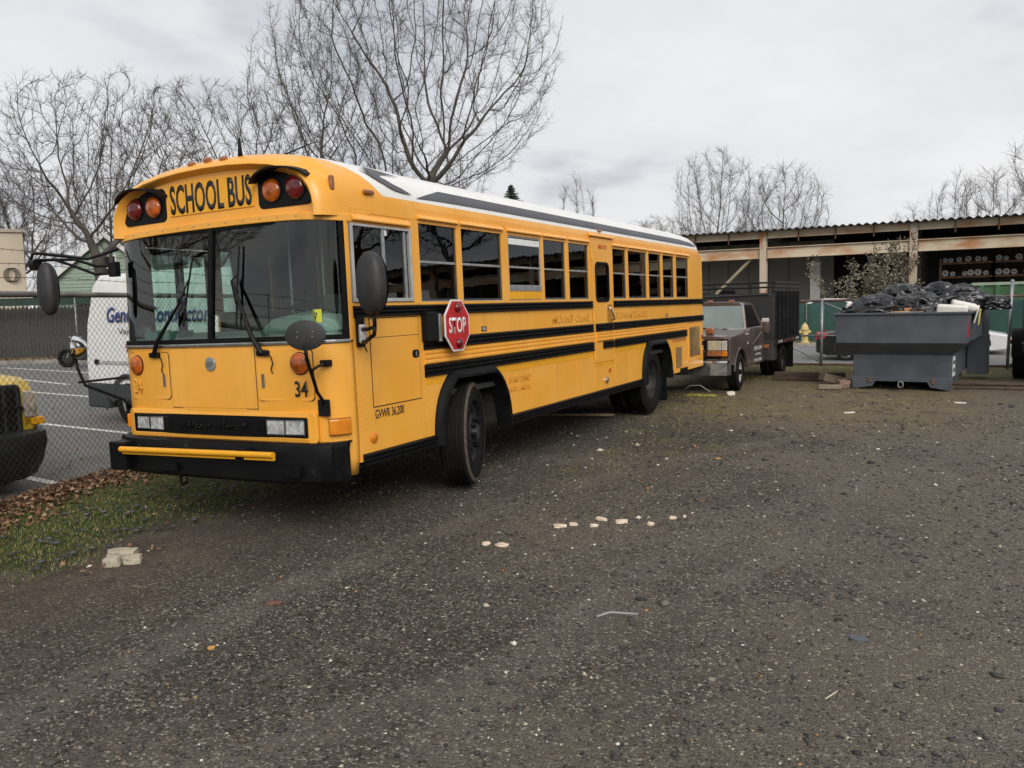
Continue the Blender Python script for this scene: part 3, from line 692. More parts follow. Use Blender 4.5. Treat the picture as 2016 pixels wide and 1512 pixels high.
# driver-side wall -------------------------------------------------
XS = 1.22
def arch(yc, r, z0, n=14, top=1.13):
    """arched cut-out from z0 over the wheel"""
    pts = []
    for k in range(n+1):
        a = PI-PI*k/n; y = yc+r*math.cos(a); z = min(top, .52+(top-.52)*1.16*max(0., math.sin(a))**.75)
        pts.append((y, max(z, z0)))
    return pts
FW, RW = 2.10, 7.75
ZB = .56
seams = [.315, 1.262, 2.80, 3.33, 3.98, 4.62, 5.19, 5.95, 6.55, 8.60, 9.47, 10.54]
mBACK = M('dark_lining', (.05, .05, .045), .8)
wall = MB()
side = None
def side_panel(y0, y1, name='side_panel', z0=ZB, z1=1.83, xo=0., cut=None):
    g = .003; out = [(y0+g, z1), (y0+g, z0)]
    if cut: out += [p for p in cut if y0+g < p[0] < y1-g]
    out += [(y1-g, z0), (y1-g, z1)]
    return MB().prism(out, 'x', XS-.02, XS+xo).build(name, mYEL, BUS, bevel=.0015, seg=1)
fcut = arch(FW, .66, ZB); rcut = arch(RW, .64, ZB)
pan = []
for i, (a, b) in enumerate(zip(seams, seams[1:])):
    if abs(a-5.19) < .01:
        pan.append(side_panel(a, b, z0=ZB, z1=.985)); continue
    cut = fcut if a < FW < b else rcut if a < RW < b else None
    pan.append(side_panel(a, b, xo=.0015*(i % 2), cut=cut))
# backing wall and floor so nothing shows through the joints
MB().bx(XS-.05, XS-.026, .36, 1.30, .62, 1.80).build('dark_lining', mBACK, BUS)
MB().bx(XS-.05, XS-.026, 2.9, 6.9, .62, 1.80).build('dark_lining', mBACK, BUS)
MB().bx(XS-.05, XS-.026, 1.30, 2.9, 1.2, 1.80).build('dark_lining', mBACK, BUS)
MB().bx(XS-.05, XS-.026, 6.9, 10.5, 1.2, 1.80).build('dark_lining', mBACK, BUS)
MB().bx(XS-.05, XS-.026, 8.5, 10.5, .62, 1.2).build('dark_lining', mBACK, BUS)
# rub rails: ribbed section
def rail(name, y0, y1, z0, z1, mat=mBLK, th=.028, ribs=3, parent=BUS):
    h = z1-z0; prof = [(XS-.002, z0)]
    for k in range(ribs):
        a = z0+h*k/ribs; b = z0+h*(k+1)/ribs; d = (b-a)
        prof += [(XS+.010, a+d*.04), (XS+th, a+d*.28), (XS+th, a+d*.72), (XS+.010, a+d*.96)]
    prof.append((XS-.002, z1))
    return MB().prism(prof, 'y', y0, y1).build(name, mat, parent)
rail('rub_rail', .325, 5.18, 1.712, 1.806); rail('rub_rail', 5.96, 10.54, 1.712, 1.806)
rail('rub_rail', 1.27, 5.18, 1.400, 1.508); rail('rub_rail', 5.96, 10.54, 1.400, 1.508)
rail('rub_rail', 1.27, 5.18, 1.155, 1.267); rail('rub_rail', 5.96, 9.44, 1.155, 1.267)
rail('rub_rail', .345, FW-.70, .520, .622); rail('rub_rail', FW+.70, RW-.68, .520, .622); rail('rub_rail', RW+.70, RW+.83, .535, .622); rail('rub_rail', 9.02, 9.42, .535, .622)
for a, b in ((1.27, 5.18), (5.96, 9.46)): rail('corrugation', a, b, 1.268, 1.399, mYEL, .022, 3)
# brighter reflective stripe
for a, b in ((1.27, FW-.52), (FW+.50, 5.18), (5.20, 5.94), (5.96, RW-.5)):
    MB().bx(XS+.001, XS+.0035, a, b, 1.083 if a < 5.1 or a > 5.9 else .945, 1.153 if a < 5.1 or a > 5.9 else .98).build('reflective_stripe', mYEL2, BUS)
# driver hatch
hatch = MB().bx(XS, XS+.006, .52, 1.20, .985, 1.70).build('driver_hatch', mYEL, BUS, bevel=.002)
MB().bx(XS+.0005, XS+.002, .512, 1.208, .977, 1.708).build('hatch_gap', mDARK, hatch)
MB().bx(XS+.002, XS+.0075, .52, 1.20, 1.544, 1.548).build('hatch_seam', mDARK, hatch)
lt = MB().prism(rrect(1.09, 1.19, 1.345, 1.415, .03), 'x', XS+.005, XS+.010).build('hatch_latch', mPLB, hatch); MB().bx(XS+.009, XS+.016, 1.135, 1.15, 1.36, 1.40).build('latch_paddle', mALU, lt)
text_obj('weight_lettering', 'GVWR 36,200', mTXT, BUS, .085, .40, .0015, .004, frame_mtx(Vector((XS+.0025, .73, .915)), (0, 1, 0), (0, 0, 1)))
mk = MB().lathe([(0, .042), (.012, .042), (.018, .034), (.020, .0001)], 24, 'x', (XS, .49, .735)).build('side_reflector', mORG, BUS, smooth=R(40))
text_obj('faded_lettering', 'MOUNT OLIVE', mFADE, BUS, .105, 1.10, .001, .004, frame_mtx(Vector((XS+.003, 4.52, 1.60)), (0, 1, 0), (0, 0, 1)))
text_obj('faded_lettering', 'TOWNSHIP SCHOOLS', mFADE, BUS, .105, 1.35, .001, .004, frame_mtx(Vector((XS+.003, 6.70, 1.60)), (0, 1, 0), (0, 0, 1)))
text_obj('faded_lettering', 'BOARD OWNED', mFADE, BUS, .07, .50, .001, .004, frame_mtx(Vector((XS+.003, 3.10, .985)), (0, 1, 0), (0, 0, 1)))
text_obj('faded_lettering', 'BUDD LAKE, N.J.', mFADE, BUS, .07, .52, .001, .004, frame_mtx(Vector((XS+.003, 3.10, .875)), (0, 1, 0), (0, 0, 1)))
for yy in (2.36, 8.35):
    pl_ = MB().bx(XS, XS+.004, yy-.05, yy+.05, 1.525, 1.575).build('number_plate', mTXT, BUS); text_obj('plate_number', '102', mWHT, pl_, .03, .06, .001, .01, frame_mtx(Vector((XS+.0042, yy, 1.55)), (0, 1, 0), (0, 0, 1)))
MB().lathe([(0, .048), (.02, .046), (.028, .03), (.03, .0001)], 24, 'x', (XS, 5.60, .735)).build('fuel_cap', mCHR, BUS, smooth=R(40))
MB().lathe([(0, .03), (.01, .03), (.014, .0001)], 20, 'x', (XS, 5.74, .86)).build('side_reflector', mAMB, BUS, smooth=R(40))
# engine grilles at the back
mGRL = M('perforated_grille', (.23, .14, .05), .6, var=.4, scale=3, bump=.9, bscale=300)
g1 = MB().bx(XS, XS+.012, 9.52, 10.38, .70, 1.345).build('engine_door', mYEL, BUS, bevel=.004); MB().bx(XS+.011, XS+.016, 9.60, 10.25, .78, 1.30).build('grille_mesh', mGRL, g1)
for k in range(9): MB().bx(XS+.015, XS+.019, 9.60, 10.25, .80+k*.055, .806+k*.055).build('grille_bar', mGRL, g1)
g2 = MB().bx(XS+.001, XS+.008, 8.80, 9.12, .64, .99).build('vent_grille', mGRL, BUS, bevel=.002)
MB().bx(XS+.001, XS+.006, 8.62, 9.40, 1.09, 1.15).build('rust_strip', M('rust_strip', (.40, .17, .04), .7), BUS)
lens_box('side_marker', (XS+.008, 10.44, 1.10), (.02, .05, .09), mat=mRED); lens_box('side_marker', (XS+.008, 10.46, .98), (.02, .05, .08), mat=mPLB)
MB().bx(-1.2, 1.23, 10.50, 10.70, .55, .86).build('rear_bumper', mBLK, BUS, bevel=.03)
# fender flares
def flare(yc, r, top):
    secs = []; pts = arch(yc, r+.005, .50, 26, top+.005); 
    for i, (y, z) in enumerate(pts):
        a = Vector(pts[max(i-1, 0)]); b = Vector(pts[min(i+1, len(pts)-1)]); t = (b-a).normalized(); nn = Vector((-t.y, t.x)); 
        if nn.dot(Vector((y-yc, z-.5))) < 0: nn = -nn
        q = lambda o, x: (x, y+nn.x*o, z+nn.y*o)
        secs.append([q(.055, XS), q(.05, XS+.02), q(.02, XS+.055), q(-.01, XS+.075), q(-.03, XS+.07), q(-.035, XS-.10), q(.0, XS-.12)])
    return MB().loft(secs).build('fender_flare', mRUB, BUS, smooth=R(50))
flare(FW, .66, 1.13); flare(RW, .64, 1.13)
# wheel wells
for yc in (FW, RW):
    w = MB(); 
    pts = arch(yc, .66, .60, 16, 1.16); w.loft([[(x, y, z) for y, z in pts] for x in (XS-.03, .92)], False, False); w.build('wheel_well', mDARK, BUS, smooth=True)
# upper wall: pillars, header, windows
WIN = [(1.285, 1.915), (2.0, 2.80), (2.94, 3.72), (3.80, 4.40), (4.50, 5.12), (5.975, 6.50), (6.59, 7.40), (7.50, 8.10), (8.20, 8.80), (8.92, 9.66)]
ZW0, ZW1 = 1.84, 2.545
edges = [1.165]+[e for w_ in WIN for e in w_]+[10.54]
pil = [(1.165, 1.285)]+[(WIN[i][1], WIN[i+1][0]) for i in range(len(WIN)-1) if i != 4]+[(5.12, 5.19), (5.94, 5.975), (9.66, 10.54)]
for a, b in pil: MB().bx(XS-.06, XS+.0025, a, b, 1.812, 2.56).build('window_pillar', mYEL, BUS, bevel=.003)
for a, b in ((1.165, 5.19), (5.94, 10.54)):
    MB().bx(XS-.05, XS-.001, a, b, 1.808, 1.838).build('window_sill', mALU, BUS, bevel=.003); MB().bx(XS-.05, XS+.001, a, b, 2.545, 2.60).build('window_header', mYEL, BUS)
def glazing(name, y0, y1, z0, z1, bar, fmat, op=False, x=XS-.03):
    w = .022; o = MB(); 
    ring = MB().bx(x-.012, x+.016, y0, y0+w, z0, z1).bx(x-.012, x+.016, y1-w, y1, z0, z1).bx(x-.012, x+.016, y0+w, y1-w, z0, z0+w*.7).bx(x-.012, x+.016, y0+w, y1-w, z1-w*.6, z1)
    fr = ring.build(name, fmat, BUS, bevel=.002, seg=1)
    MB().bx(x-.008, x+.018, y0+w, y1-w, bar-.011, bar+.011).build('sash_bar', mALU, fr, bevel=.002, seg=1)
    p = MB().bx(x-.002, x+.002, y0+w, y1-w, z0+w*.7, bar-.011).build('pane', gSIDE, fr); p.rotation_euler = (0, 0, 0)
    MB().bx(x+.004, x+.008, y0+w, y1-w, bar+.011, z1-w*.6).build('pane', gSIDE, fr)
    return fr
mFRM = M('dark_window_frame', (.07, .07, .07), .45, .4)
for i, (a, b) in enumerate(WIN):
    if i == 2:     # this one is fitted with a bright screwed-in sash
        fr = glazing('side_window', a, b, ZW0+.09, ZW1-.03, 2.185, mALU, x=XS-.018)
        MB().bx(XS-.04, XS+.0, a, b, ZW0, ZW0+.088).build('sash_board', mYEL2, fr, bevel=.003)
        MB().bx(XS-.03, XS-.004, a, b, ZW1-.028, ZW1).build('sash_top', mALU, fr, bevel=.003)
        MB().bx(XS-.03, XS-.002, a+.02, b-.02, ZW1-.12, ZW1-.055).build('blind_strip', mWHT, fr)
        MB().bx(XS-.02, XS+.004, a, b, ZW0+.088, ZW0+.155).build('bottom_sash', mALU, fr, bevel=.003)
    else: glazing('side_window', a, b, ZW0, ZW1, 2.185, mFRM)
    eb = [(XS-.002, 2.553), (XS+.030, 2.553), (XS+.032, 2.562), (XS+.012, 2.592), (XS-.002, 2.597)]
    MB().prism(eb, 'y', a-.02, b+.02).build('drip_ledge', mYEL, BUS, bevel=.003)
# driver window
dw = MB(); y0, y1, z0, z1 = .335, 1.155, 1.835, 2.455; w = .03
dr = MB().bx(XS-.03, XS+.012, y0, y0+w, z0, z1).bx(XS-.03, XS+.012, y1-w, y1, z0, z1).bx(XS-.03, XS+.012, y0+w, y1-w, z0, z0+w).bx(XS-.03, XS+.012, y0+w, y1-w, z1-w*.7, z1).build('driver_window', M('bright_frame', (.55, .55, .54), .45, .5), BUS, bevel=.003)
MB().bx(XS-.024, XS+.004, .745, .78, z0+w, z1-w*.7).build('sash_bar', mALU, dr, bevel=.002); MB().bx(XS-.024, XS+.0, 1.06, 1.085, z0+w, z1-w*.7).build('sash_bar', mALU, dr, bevel=.002)
MB().bx(XS-.012, XS-.008, y0+w, .745, z0+w, z1-w*.7).build('pane', gSIDE, dr); MB().bx(XS-.020, XS-.016, .78, y1-w, z0+w, z1-w*.7).build('pane', gSIDE, dr)
MB().prism([(XS-.002, 2.475), (XS+.034, 2.475), (XS+.036, 2.487), (XS+.012, 2.522), (XS-.002, 2.527)], 'y', .36, 1.13).build('drip_ledge', mYEL, BUS, bevel=.003)
MB().bx(XS-.05, XS-.0005, .318, 1.262, 2.455, 2.56).build('window_header', mYEL, BUS)
MB().bx(XS-.03, XS-.002, .78, .82, 2.38, 2.43).build('window_latch', mWHT, dr)
# emergency door
ED = MB(); ed_o = [(5.20, .99), (5.945, .99), (5.945, 2.63), (5.20, 2.63)]; hole = rrect(5.315, 5.80, 1.79, 2.32, .085)
def plate_hole(outer, hole, x0, x1):
    bm = bmesh.new(); vo = [bm.verts.new((x1, *p)) for p in outer]; vh = [bm.verts.new((x1, *p)) for p in hole]
    es = [bm.edges.new((l[i], l[(i+1) % len(l)])) for l in (vo, vh) for i in range(len(l))]
    bmesh.ops.triangle_fill(bm, use_beauty=True, edges=es)
    r = bmesh.ops.extrude_face_region(bm, geom=bm.faces[:]); 
    for v in [g for g in r['geom'] if isinstance(g, bmesh.types.BMVert)]: v.co.x = x0
    bmesh.ops.recalc_face_normals(bm, faces=bm.faces); me = bpy.data.meshes.new('plate'); bm.to_mesh(me); bm.free(); return me
door = link('emergency_door', plate_hole(ed_o, hole, XS-.03, XS+.006), mYEL, BUS)
MB().bx(XS-.028, XS-.001, 5.188, 5.957, .978, 2.642).build('door_gap', mDARK, door) if False else None
n_ = len(hole); h2 = rrect(5.345, 5.77, 1.82, 2.29, .065)
MB().add([(XS+.004, *p) for p in hole]+[(XS+.016, *p) for p in hole]+[(XS+.016, *p) for p in h2]+[(XS-.004, *p) for p in h2], [f for i in range(n_) for j in [(i+1) % n_] for f in ((i, j, n_+j, n_+i), (n_+i, n_+j, 2*n_+j, 2*n_+i), (2*n_+i, 2*n_+j, 3*n_+j, 3*n_+i))]).build('window_gasket', mRUB, door)
MB().bx(XS-.006, XS-.002, 5.33, 5.785, 1.805, 2.305).build('door_window', gSIDE, door)
rail('door_rail', 5.28, 5.90, 1.400, 1.508, parent=door, ribs=3).location = (.006, 0, 0)
rail('door_corrugation', 5.28, 5.90, 1.268, 1.399, mYEL, .022, 3, parent=door).location = (.006, 0, 0)
rail('door_rail', 5.52, 5.90, 1.165, 1.262, parent=door).location = (.006, 0, 0)
MB().tube([(XS+.005, 5.72, 1.72), (XS+.05, 5.74, 1.70), (XS+.06, 5.80, 1.60), (XS+.05, 5.86, 1.55), (XS+.005, 5.87, 1.54)], .012, 8).build('door_handle', mCHR, door, smooth=True)
MB().prism(rrect(5.70, 5.89, 1.50, 1.76, .06), 'x', XS+.006, XS+.010).build('handle_recess', M('handle_recess', (.45, .20, .02), .5), door)
for z in (1.10, 1.60, 2.40): MB().cyl((XS+.012, 5.205, z-.06), (XS+.012, 5.205, z+.06), .012, 8).build('hinge', mYEL, door)
MB().prism([(XS-.002, 2.645), (XS+.034, 2.645), (XS+.034, 2.657), (XS-.002, 2.69)], 'y', 5.14, 5.99).build('drip_ledge', mYEL, BUS, bevel=.003)
text_obj('exit_lettering', 'EMERGENCY DOOR', M('red_lettering', (.55, .05, .03), .5), door, .055, .30, .001, .01, frame_mtx(Vector((XS+.0065, 5.60, 2.52)), (0, 1, 0), (0, 0, 1)))
MB().bx(XS-.05, XS-.031, 5.19, 5.95, .98, 1.79).build('door_lining', mBACK, door)
# stop arm
sb = MB().bx(XS+.001, XS+.075, 1.25, 1.43, 1.475, 1.742).build('stop_arm_box', mPLB, BUS, bevel=.012)
MB().bx(XS+.06, XS+.085, 1.42, 1.46, 1.47, 1.72).build('hinge_bracket', mALU, sb, bevel=.003)
sroot = bpy.data.objects.new('stop_sign', None); COL.objects.link(sroot); sroot.parent = BUS; sroot.location = (XS+.10, 1.69, 1.605); sroot.rotation_euler = (0, 0, R(4)); sroot['label'] = 'red octagonal sign reading STOP folded against the bus'
def octa(r): return [(r/math.cos(PI/8)*math.cos(PI/8+k*PI/4), r/math.cos(PI/8)*math.sin(PI/8+k*PI/4)) for k in range(8)]
MB().prism(octa(.2375), 'x', -.006, .006).build('sign_edge', mWHT, sroot, bevel=.002)
MB().prism(octa(.222), 'x', .0055, .008).build('sign_face', mSTOP, sroot)
text_obj('stop_lettering', 'STOP', mWHT, sroot, .150, .335, .0015, .022, frame_mtx(Vector((.0082, 0, .0)), (0, 1, 0), (0, 0, 1)))
for z in (-.165, .165):
    MB().lathe([(.006, .046), (.020, .045), (.036, .036), (.044, .020), (.046, .0001)], 24, 'x', (0, .0, z)).build('stop_lamp', mRED, sroot, smooth=True)
    MB().lathe([(-.006, .046), (-.020, .045), (-.036, .036), (-.046, .0001)], 24, 'x', (0, .0, z)).build('stop_lamp', mRED, sroot, smooth=True)
lens_box('side_marker', (XS+.012, 1.95, 1.62), (.03, .06, .06), mat=mAMB)
# rivets, too small to pick apart
rv = []
def rv_row(y0, y1, z0, z1, step):
    n = max(1, int(math.hypot(y1-y0, z1-z0)/step))
    for k in range(n+1): rv.append((XS, y0+(y1-y0)*k/n, z0+(z1-z0)*k/n))
for y in seams[1:-1]:
    for dy in (-.02, .02): rv_row(y+dy, y+dy, .66, 1.06, .05) if not (1.4 < y < 2.75) else None
rv_row(.345, .345, .65, 1.68, .04); rv_row(1.24, 1.24, .65, .95, .05); rv_row(.36, 1.24, 2.545, 2.545, .06); rv_row(.36, 1.24, 2.575, 2.575, .06)
for z in (2.605, 2.625, 2.645): rv_row(1.30, 10.4, z, z, .055)
for y in (1.225, 1.295): rv_row(y, y, 2.56, 2.70, .05)
for a, b in pil[:-1]: rv_row((a+b)/2+.015, (a+b)/2+.015, 1.86, 2.52, .11); rv_row((a+b)/2-.015, (a+b)/2-.015, 1.86, 2.52, .11) if b-a > .08 else None
q = MB(); r_ = .008
for x, y, z in rv:
    xo = x+.002 if z < 2.62 else x
    q.add([(xo+.006, y, z), (xo, y+r_, z), (xo, y, z+r_), (xo, y-r_, z), (xo, y, z-r_)], [(0, 1, 2), (0, 2, 3), (0, 3, 4), (0, 4, 1)])
tag(q.build('rivets', mYEL, BUS), kind='stuff')
q = MB()
for k in range(13):
    x = -1.10+2.20*k/12; p, nn = front_at(x, 2.495+.035*(1-min(1, (abs(x)/1.2)**3)), .015); p = p+Vector((0, .10-.06*(abs(x)/1.22)**3, 0)); q.lathe([(0, .006), (-.004, .004), (-.006, .0001)], 8, 'y', tuple(p))
tag(q.build('lip_screws', mALU, BUS), kind='stuff')
# passenger side, rear wall, floor, ceiling --------------------------
MB().bx(-XS, -XS+.03, 1.25, 10.54, .56, 1.83).build('far_side_panel', mYEL, BUS)
MB().bx(-XS+.031, -XS+.04, 1.25, 10.5, .565, 1.82).build('dark_lining', mBACK, BUS); MB().bx(-XS, -XS+.03, .31, .42, .56, 2.56).build('far_side_panel', mYEL, BUS); MB().bx(-XS, -XS+.04, 1.17, 1.30, 1.8, 2.56).build('far_window_pillar', mYEL, BUS)  # dark sheet added inside so the panel's lit inner face stays dark
MB().bx(-XS, -XS+.04, .31, 10.54, 2.45, 2.60).build('far_window_header', mYEL, BUS)
for k in range(12):
    y = 1.30+k*.77; MB().bx(-XS, -XS+.05, y+.70, y+.77, 1.83, 2.46).build('far_window_pillar', mYEL, BUS); MB().bx(-XS+.02, -XS+.024, y, y+.70, 1.83, 2.46).build('far_side_window', gCLEAR if k < 2 else gSIDE, BUS)
# entrance door: two glazed leaves
for a, b in ((.43, .79), (.80, 1.16)):
    dl = MB().bx(-XS, -XS+.03, a, a+.04, .58, 2.44).bx(-XS, -XS+.03, b-.04, b, .58, 2.44).bx(-XS, -XS+.03, a+.04, b-.04, 2.38, 2.44).bx(-XS, -XS+.03, a+.04, b-.04, 1.42, 1.50).bx(-XS, -XS+.03, a+.04, b-.04, .58, .66).build('entrance_door', mPLB, BUS, bevel=.004)
    MB().bx(-XS+.012, -XS+.016, a+.04, b-.04, 1.50, 2.38).build('door_glass', gCLEAR, dl); MB().bx(-XS+.012, -XS+.016, a+.04, b-.04, .66, 1.42).build('door_glass', gCLEAR, dl)
MB().bx(-1.2, 1.2, 10.48, 10.535, .6, 2.55).build('rear_wall', mYEL, BUS)
mFLR = M('bus_floor', (.03, .03, .03), .7)
MB().bx(-1.19, 1.17, 1.25, 10.45, .95, 1.0).build('floor', mFLR, BUS)
MB().bx(-.55, 1.17, .35, 1.25, .95, 1.0).build('floor', mFLR, BUS)
mCEIL = M('ceiling_panel', (.40, .44, .42), .6)
MB().loft([[(x*.96, y, z-.04) for x, z in RPF[3:-3]] for y in (.30, 10.4)], False, False).build('ceiling', mCEIL, BUS, smooth=True)
MB().bx(-1.15, 1.15, .16, .38, 2.53, 2.68).build('header_box', M('header_box', (.10, .11, .11), .6), BUS, bevel=.02)
# dashboard
mDSH = M('dash_green_grey', (.48, .62, .56), .6, var=.1, scale=5, bump=.1, bscale=200)
ds = MB()
ds.loft([[(x*.97, y+.05, 1.60) for x, y in plan(.03)[2:-2]], [(x*.95, .55, 1.64) for x, y in plan(.03)[2:-2]]], False, False)
dash = ds.build('dashboard', mDSH, BUS); dash.modifiers.new('thick', 'SOLIDIFY').thickness = .03
MB().bx(-1.1, 1.1, .46, .52, 1.0, 1.575).build('dash_face', mDSH, dash)
MB().loft([[(x, .40+.0*k, z) for x, z in ((.16, 1.58), (.20, 1.66), (.30, 1.73), (.52, 1.76), (.80, 1.745), (.98, 1.70), (1.05, 1.58))] for k in (0,)]+[[(x, .62, z) for x, z in ((.16, 1.58), (.20, 1.68), (.30, 1.76), (.52, 1.79), (.80, 1.775), (.98, 1.72), (1.05, 1.58))]], True).build('instrument_hood', mDSH, dash, bevel=.02)
for k in range(13): MB().bx(-.55+k*.1, -.48+k*.1, .19, .205, 1.583, 1.589).build('vent_slot', mDARK, dash)
MB().lathe([(0, .11), (.03, .105), (.05, .08), (.03, .05), (0, .045)], 24, 'y', (-.98, .17, 1.62)).build('defrost_fan', M('fan_grey', (.35, .37, .36), .5), BUS, smooth=True)
tb = MB().box((-.70, .20, 1.625), (.36, .20, .08), Matrix.Rotation(.15, 3, 'Z')).build('tissue_box', M('turquoise_card', (.25, .50, .45), .7), BUS, bevel=.005)
MB().lathe([(.0, .045), (.001, .0001)], 20, 'z', (-.70, .20, 1.667)).build('tissue_slot', mDARK, tb).scale = (1.0, 1, 1)
# steering wheel, seat, partition
sw = MB(); 
for k in range(1): pass
stw = bpy.data.objects.new('steering_wheel', None); COL.objects.link(stw); stw.parent = BUS; stw.location = (.60, .66, 1.72); stw.rotation_euler = (R(-28), 0, 0)
MB().tube([(.25*math.cos(2*PI*k/32), .25*math.sin(2*PI*k/32), 0) for k in range(33)], .016, 8).build('rim', mPLB, stw, smooth=True)
MB().tube([(-.25, 0, 0), (0, -.02, -.03), (.25, 0, 0)], .014, 6).build('spoke', mPLB, stw); MB().cyl((0, 0, -.35), (0, 0, .0), .03, 10).build('column', mPLB, stw)
mSEAT = M('seat_vinyl', (.035, .035, .037), .5)
st = bpy.data.objects.new('driver_seat', None); COL.objects.link(st); st.parent = BUS; st.location = (.60, 1.0, 0)
MB().bx(-.24, .24, -.2, .25, 1.32, 1.46).build('seat', mSEAT, st, bevel=.05, seg=3)
MB().loft([[(x*.9 if z > 2.0 else x, y+(z-1.4)*.15, z) for x, y in ((-.25, .20), (.25, .20), (.25, .32), (-.25, .32))] for z in (1.42, 1.8, 2.05, 2.15)]).build('backrest', mSEAT, st, bevel=.06, seg=3)
MB().bx(-.2, .2, -.1, .2, 1.0, 1.32).build('pedestal', mPLB, st)
MB().bx(.02, 1.15, 1.42, 1.46, 1.0, 1.95).build('driver_partition', M('partition', (.10, .10, .095), .6), BUS); MB().bx(-1.17, -.28, 1.30, 1.34, 1.0, 1.75).build('stair_partition', M('partition', (.1, .1, .1), .6), BUS)
MB().tube([(-.28, 1.32, 1.0), (-.28, 1.32, 2.85)], .018, 8).build('grab_pole', mALU, BUS); MB().tube([(.02, 1.44, 1.0), (.02, 1.44, 2.95)], .018, 8).build('grab_pole', mALU, BUS)
for k in range(11):
    for sx in (-1, 1):
        y = 2.0+k*.74; sx_ = sx*.70
        pb = bpy.data.objects.new('passenger_seat', None); COL.objects.link(pb); pb.parent = BUS; pb.location = (sx_, y, 0)
        MB().bx(-.47, .47, -.25, .1, 1.30, 1.42).build('seat', mSEAT, pb, bevel=.03); MB().bx(-.47, .47, .08, .17, 1.30, 1.97).build('backrest', mSEAT, pb, bevel=.04)
# inspection stickers on the windshield
stk = MB().bx(1.02, 1.11, .086, .088, 1.69, 1.79).build('inspection_sticker', M('sticker_yellow', (.60, .62, .06), .5), BUS); stk.rotation_euler = (0, 0, .0); stk.location = (0, -.0, 0)
text_obj('sticker_number', '7', mTXT, stk, .05, .03, .0008, .01, frame_mtx(Vector((1.055, .0855, 1.74)), (1, 0, 0), (0, 0, 1)))
# wheels
wheel(BUS, 'front_wheel', (1.08, FW, .537), .515, .27, .295, 'steer', R(19), mud=True)
wheel(BUS, 'front_wheel', (-1.05, FW, .56), .515, .27, .295, 'steer', R(180+15))
wheel(BUS, 'rear_wheel', (1.03, RW, .537), .515, .26, .295, 'dual', 0); wheel(BUS, 'rear_wheel', (.70, RW, .537), .515, .26, .295, 'dual', 0)
wheel(BUS, 'rear_wheel', (-1.03, RW, .56), .515, .26, .295, 'dual', PI); wheel(BUS, 'rear_wheel', (-.70, RW, .56), .515, .26, .295, 'dual', PI)
# chassis under the floor
for x in (-.45, .45): MB().bx(x-.05, x+.05, .3, 10.3, .62, .86).build('chassis_rail', mDARK, BUS)
MB().bx(-1.1, 1.1, 8.6, 10.4, .50, .95).build('engine', mDARK, BUS, bevel=.03)
MB().bx(-1.15, 1.15, .33, 1.35, .50, .95).build('front_floor_box', mDARK, BUS)
for y in (FW, RW): MB().cyl((-.95, y, .52), (.95, y, .52), .075, 12).build('axle', mDARK, BUS)
for x in (.86, -.86): MB().bx(x-.32, x+.32, RW+.62, RW+.64, .14, .95).build('mud_flap', mRUB, BUS)
# mirrors ------------------------------------------------------------
def ellipsoid(c, r, n=20, flat=None):
    mb = MB(); secs = []
    for i in range(n+1):
        a = -PI/2+PI*i/n; secs.append([(c[0]+r[0]*math.cos(a)*math.cos(2*PI*k/n), c[1]+r[1]*math.cos(a)*math.sin(2*PI*k/n), c[2]+r[2]*math.sin(a)) for k in range(n)])
    return mb.loft(secs, False)
def superell(c, r, p=2.6, n=24):
    mb = MB(); secs = []
    f = lambda v: math.copysign(abs(v)**(2/p), v)
    for i in range(n+1):
        a = -PI/2+PI*i/n; secs.append([(c[0]+r[0]*f(math.cos(a))*f(math.cos(2*PI*k/n)), c[1]+r[1]*f(math.cos(a))*f(math.sin(2*PI*k/n)), c[2]+r[2]*f(math.sin(a))) for k in range(n)])
    return mb.loft(secs, False)
mHOUS = M('mirror_housing', (.022, .022, .023), .55, var=.25, scale=10, bump=.15, bscale=150)
mMIR = M('mirror_glass', (.75, .77, .78), .03, 1, var=.02, rvar=.02)
def mirror(name, c, rz, r, lab):
    t = bpy.data.objects.new(name, None); COL.objects.link(t); t.parent = BUS; t.location = c; t.rotation_euler = (0, 0, rz)
    h = superell((0, 0, 0), (r[0], r[1], r[2]), 2.35); h.build('housing', mHOUS, t, smooth=True, weld=True)
    MB().lathe([(r[1]*.70, r[0]*.93), (r[1]*.74, r[0]*.88), (r[1]*.76, .0001)], 32, 'y').build('mirror_face', mMIR, t, smooth=R(40)).scale = (1, 1, r[2]/r[0])
    return t
dmr = mirror('driver_mirror', (1.54, .15, 1.965), R(-14), (.135, .085, .235), '')
MB().bx(XS+.002, XS+.03, .335, .425, 1.48, 1.72).build('mirror_bracket', mPLB, BUS, bevel=.008)
MB().tube([(XS+.02, .38, 1.62), (XS+.12, .30, 1.62), (XS+.22, .20, 1.62), (1.55, .15, 1.64), (1.55, .15, 1.76)], .016, 8).build('mirror_arm', mBLK, BUS, smooth=True)
MB().tube([(XS+.02, .38, 1.53), (XS+.13, .29, 1.52), (XS+.21, .21, 1.54), (1.54, .15, 1.58), (1.55, .15, 1.64)], .016, 8).build('mirror_arm', mBLK, BUS, smooth=True)
MB().box((XS+.06, .35, 1.585), (.06, .05, .15), Matrix.Rotation(.6, 3, 'Z')).build('mirror_clamp', mALU, BUS, bevel=.012)
MB().tube([(XS+.05, .36, 1.50), (XS+.09, .34, 1.46), (XS+.11, .33, 1.44), (XS+.10, .33, 1.47), (XS+.06, .355, 1.49)], .004, 6).build('mirror_wire', mPLB, BUS)
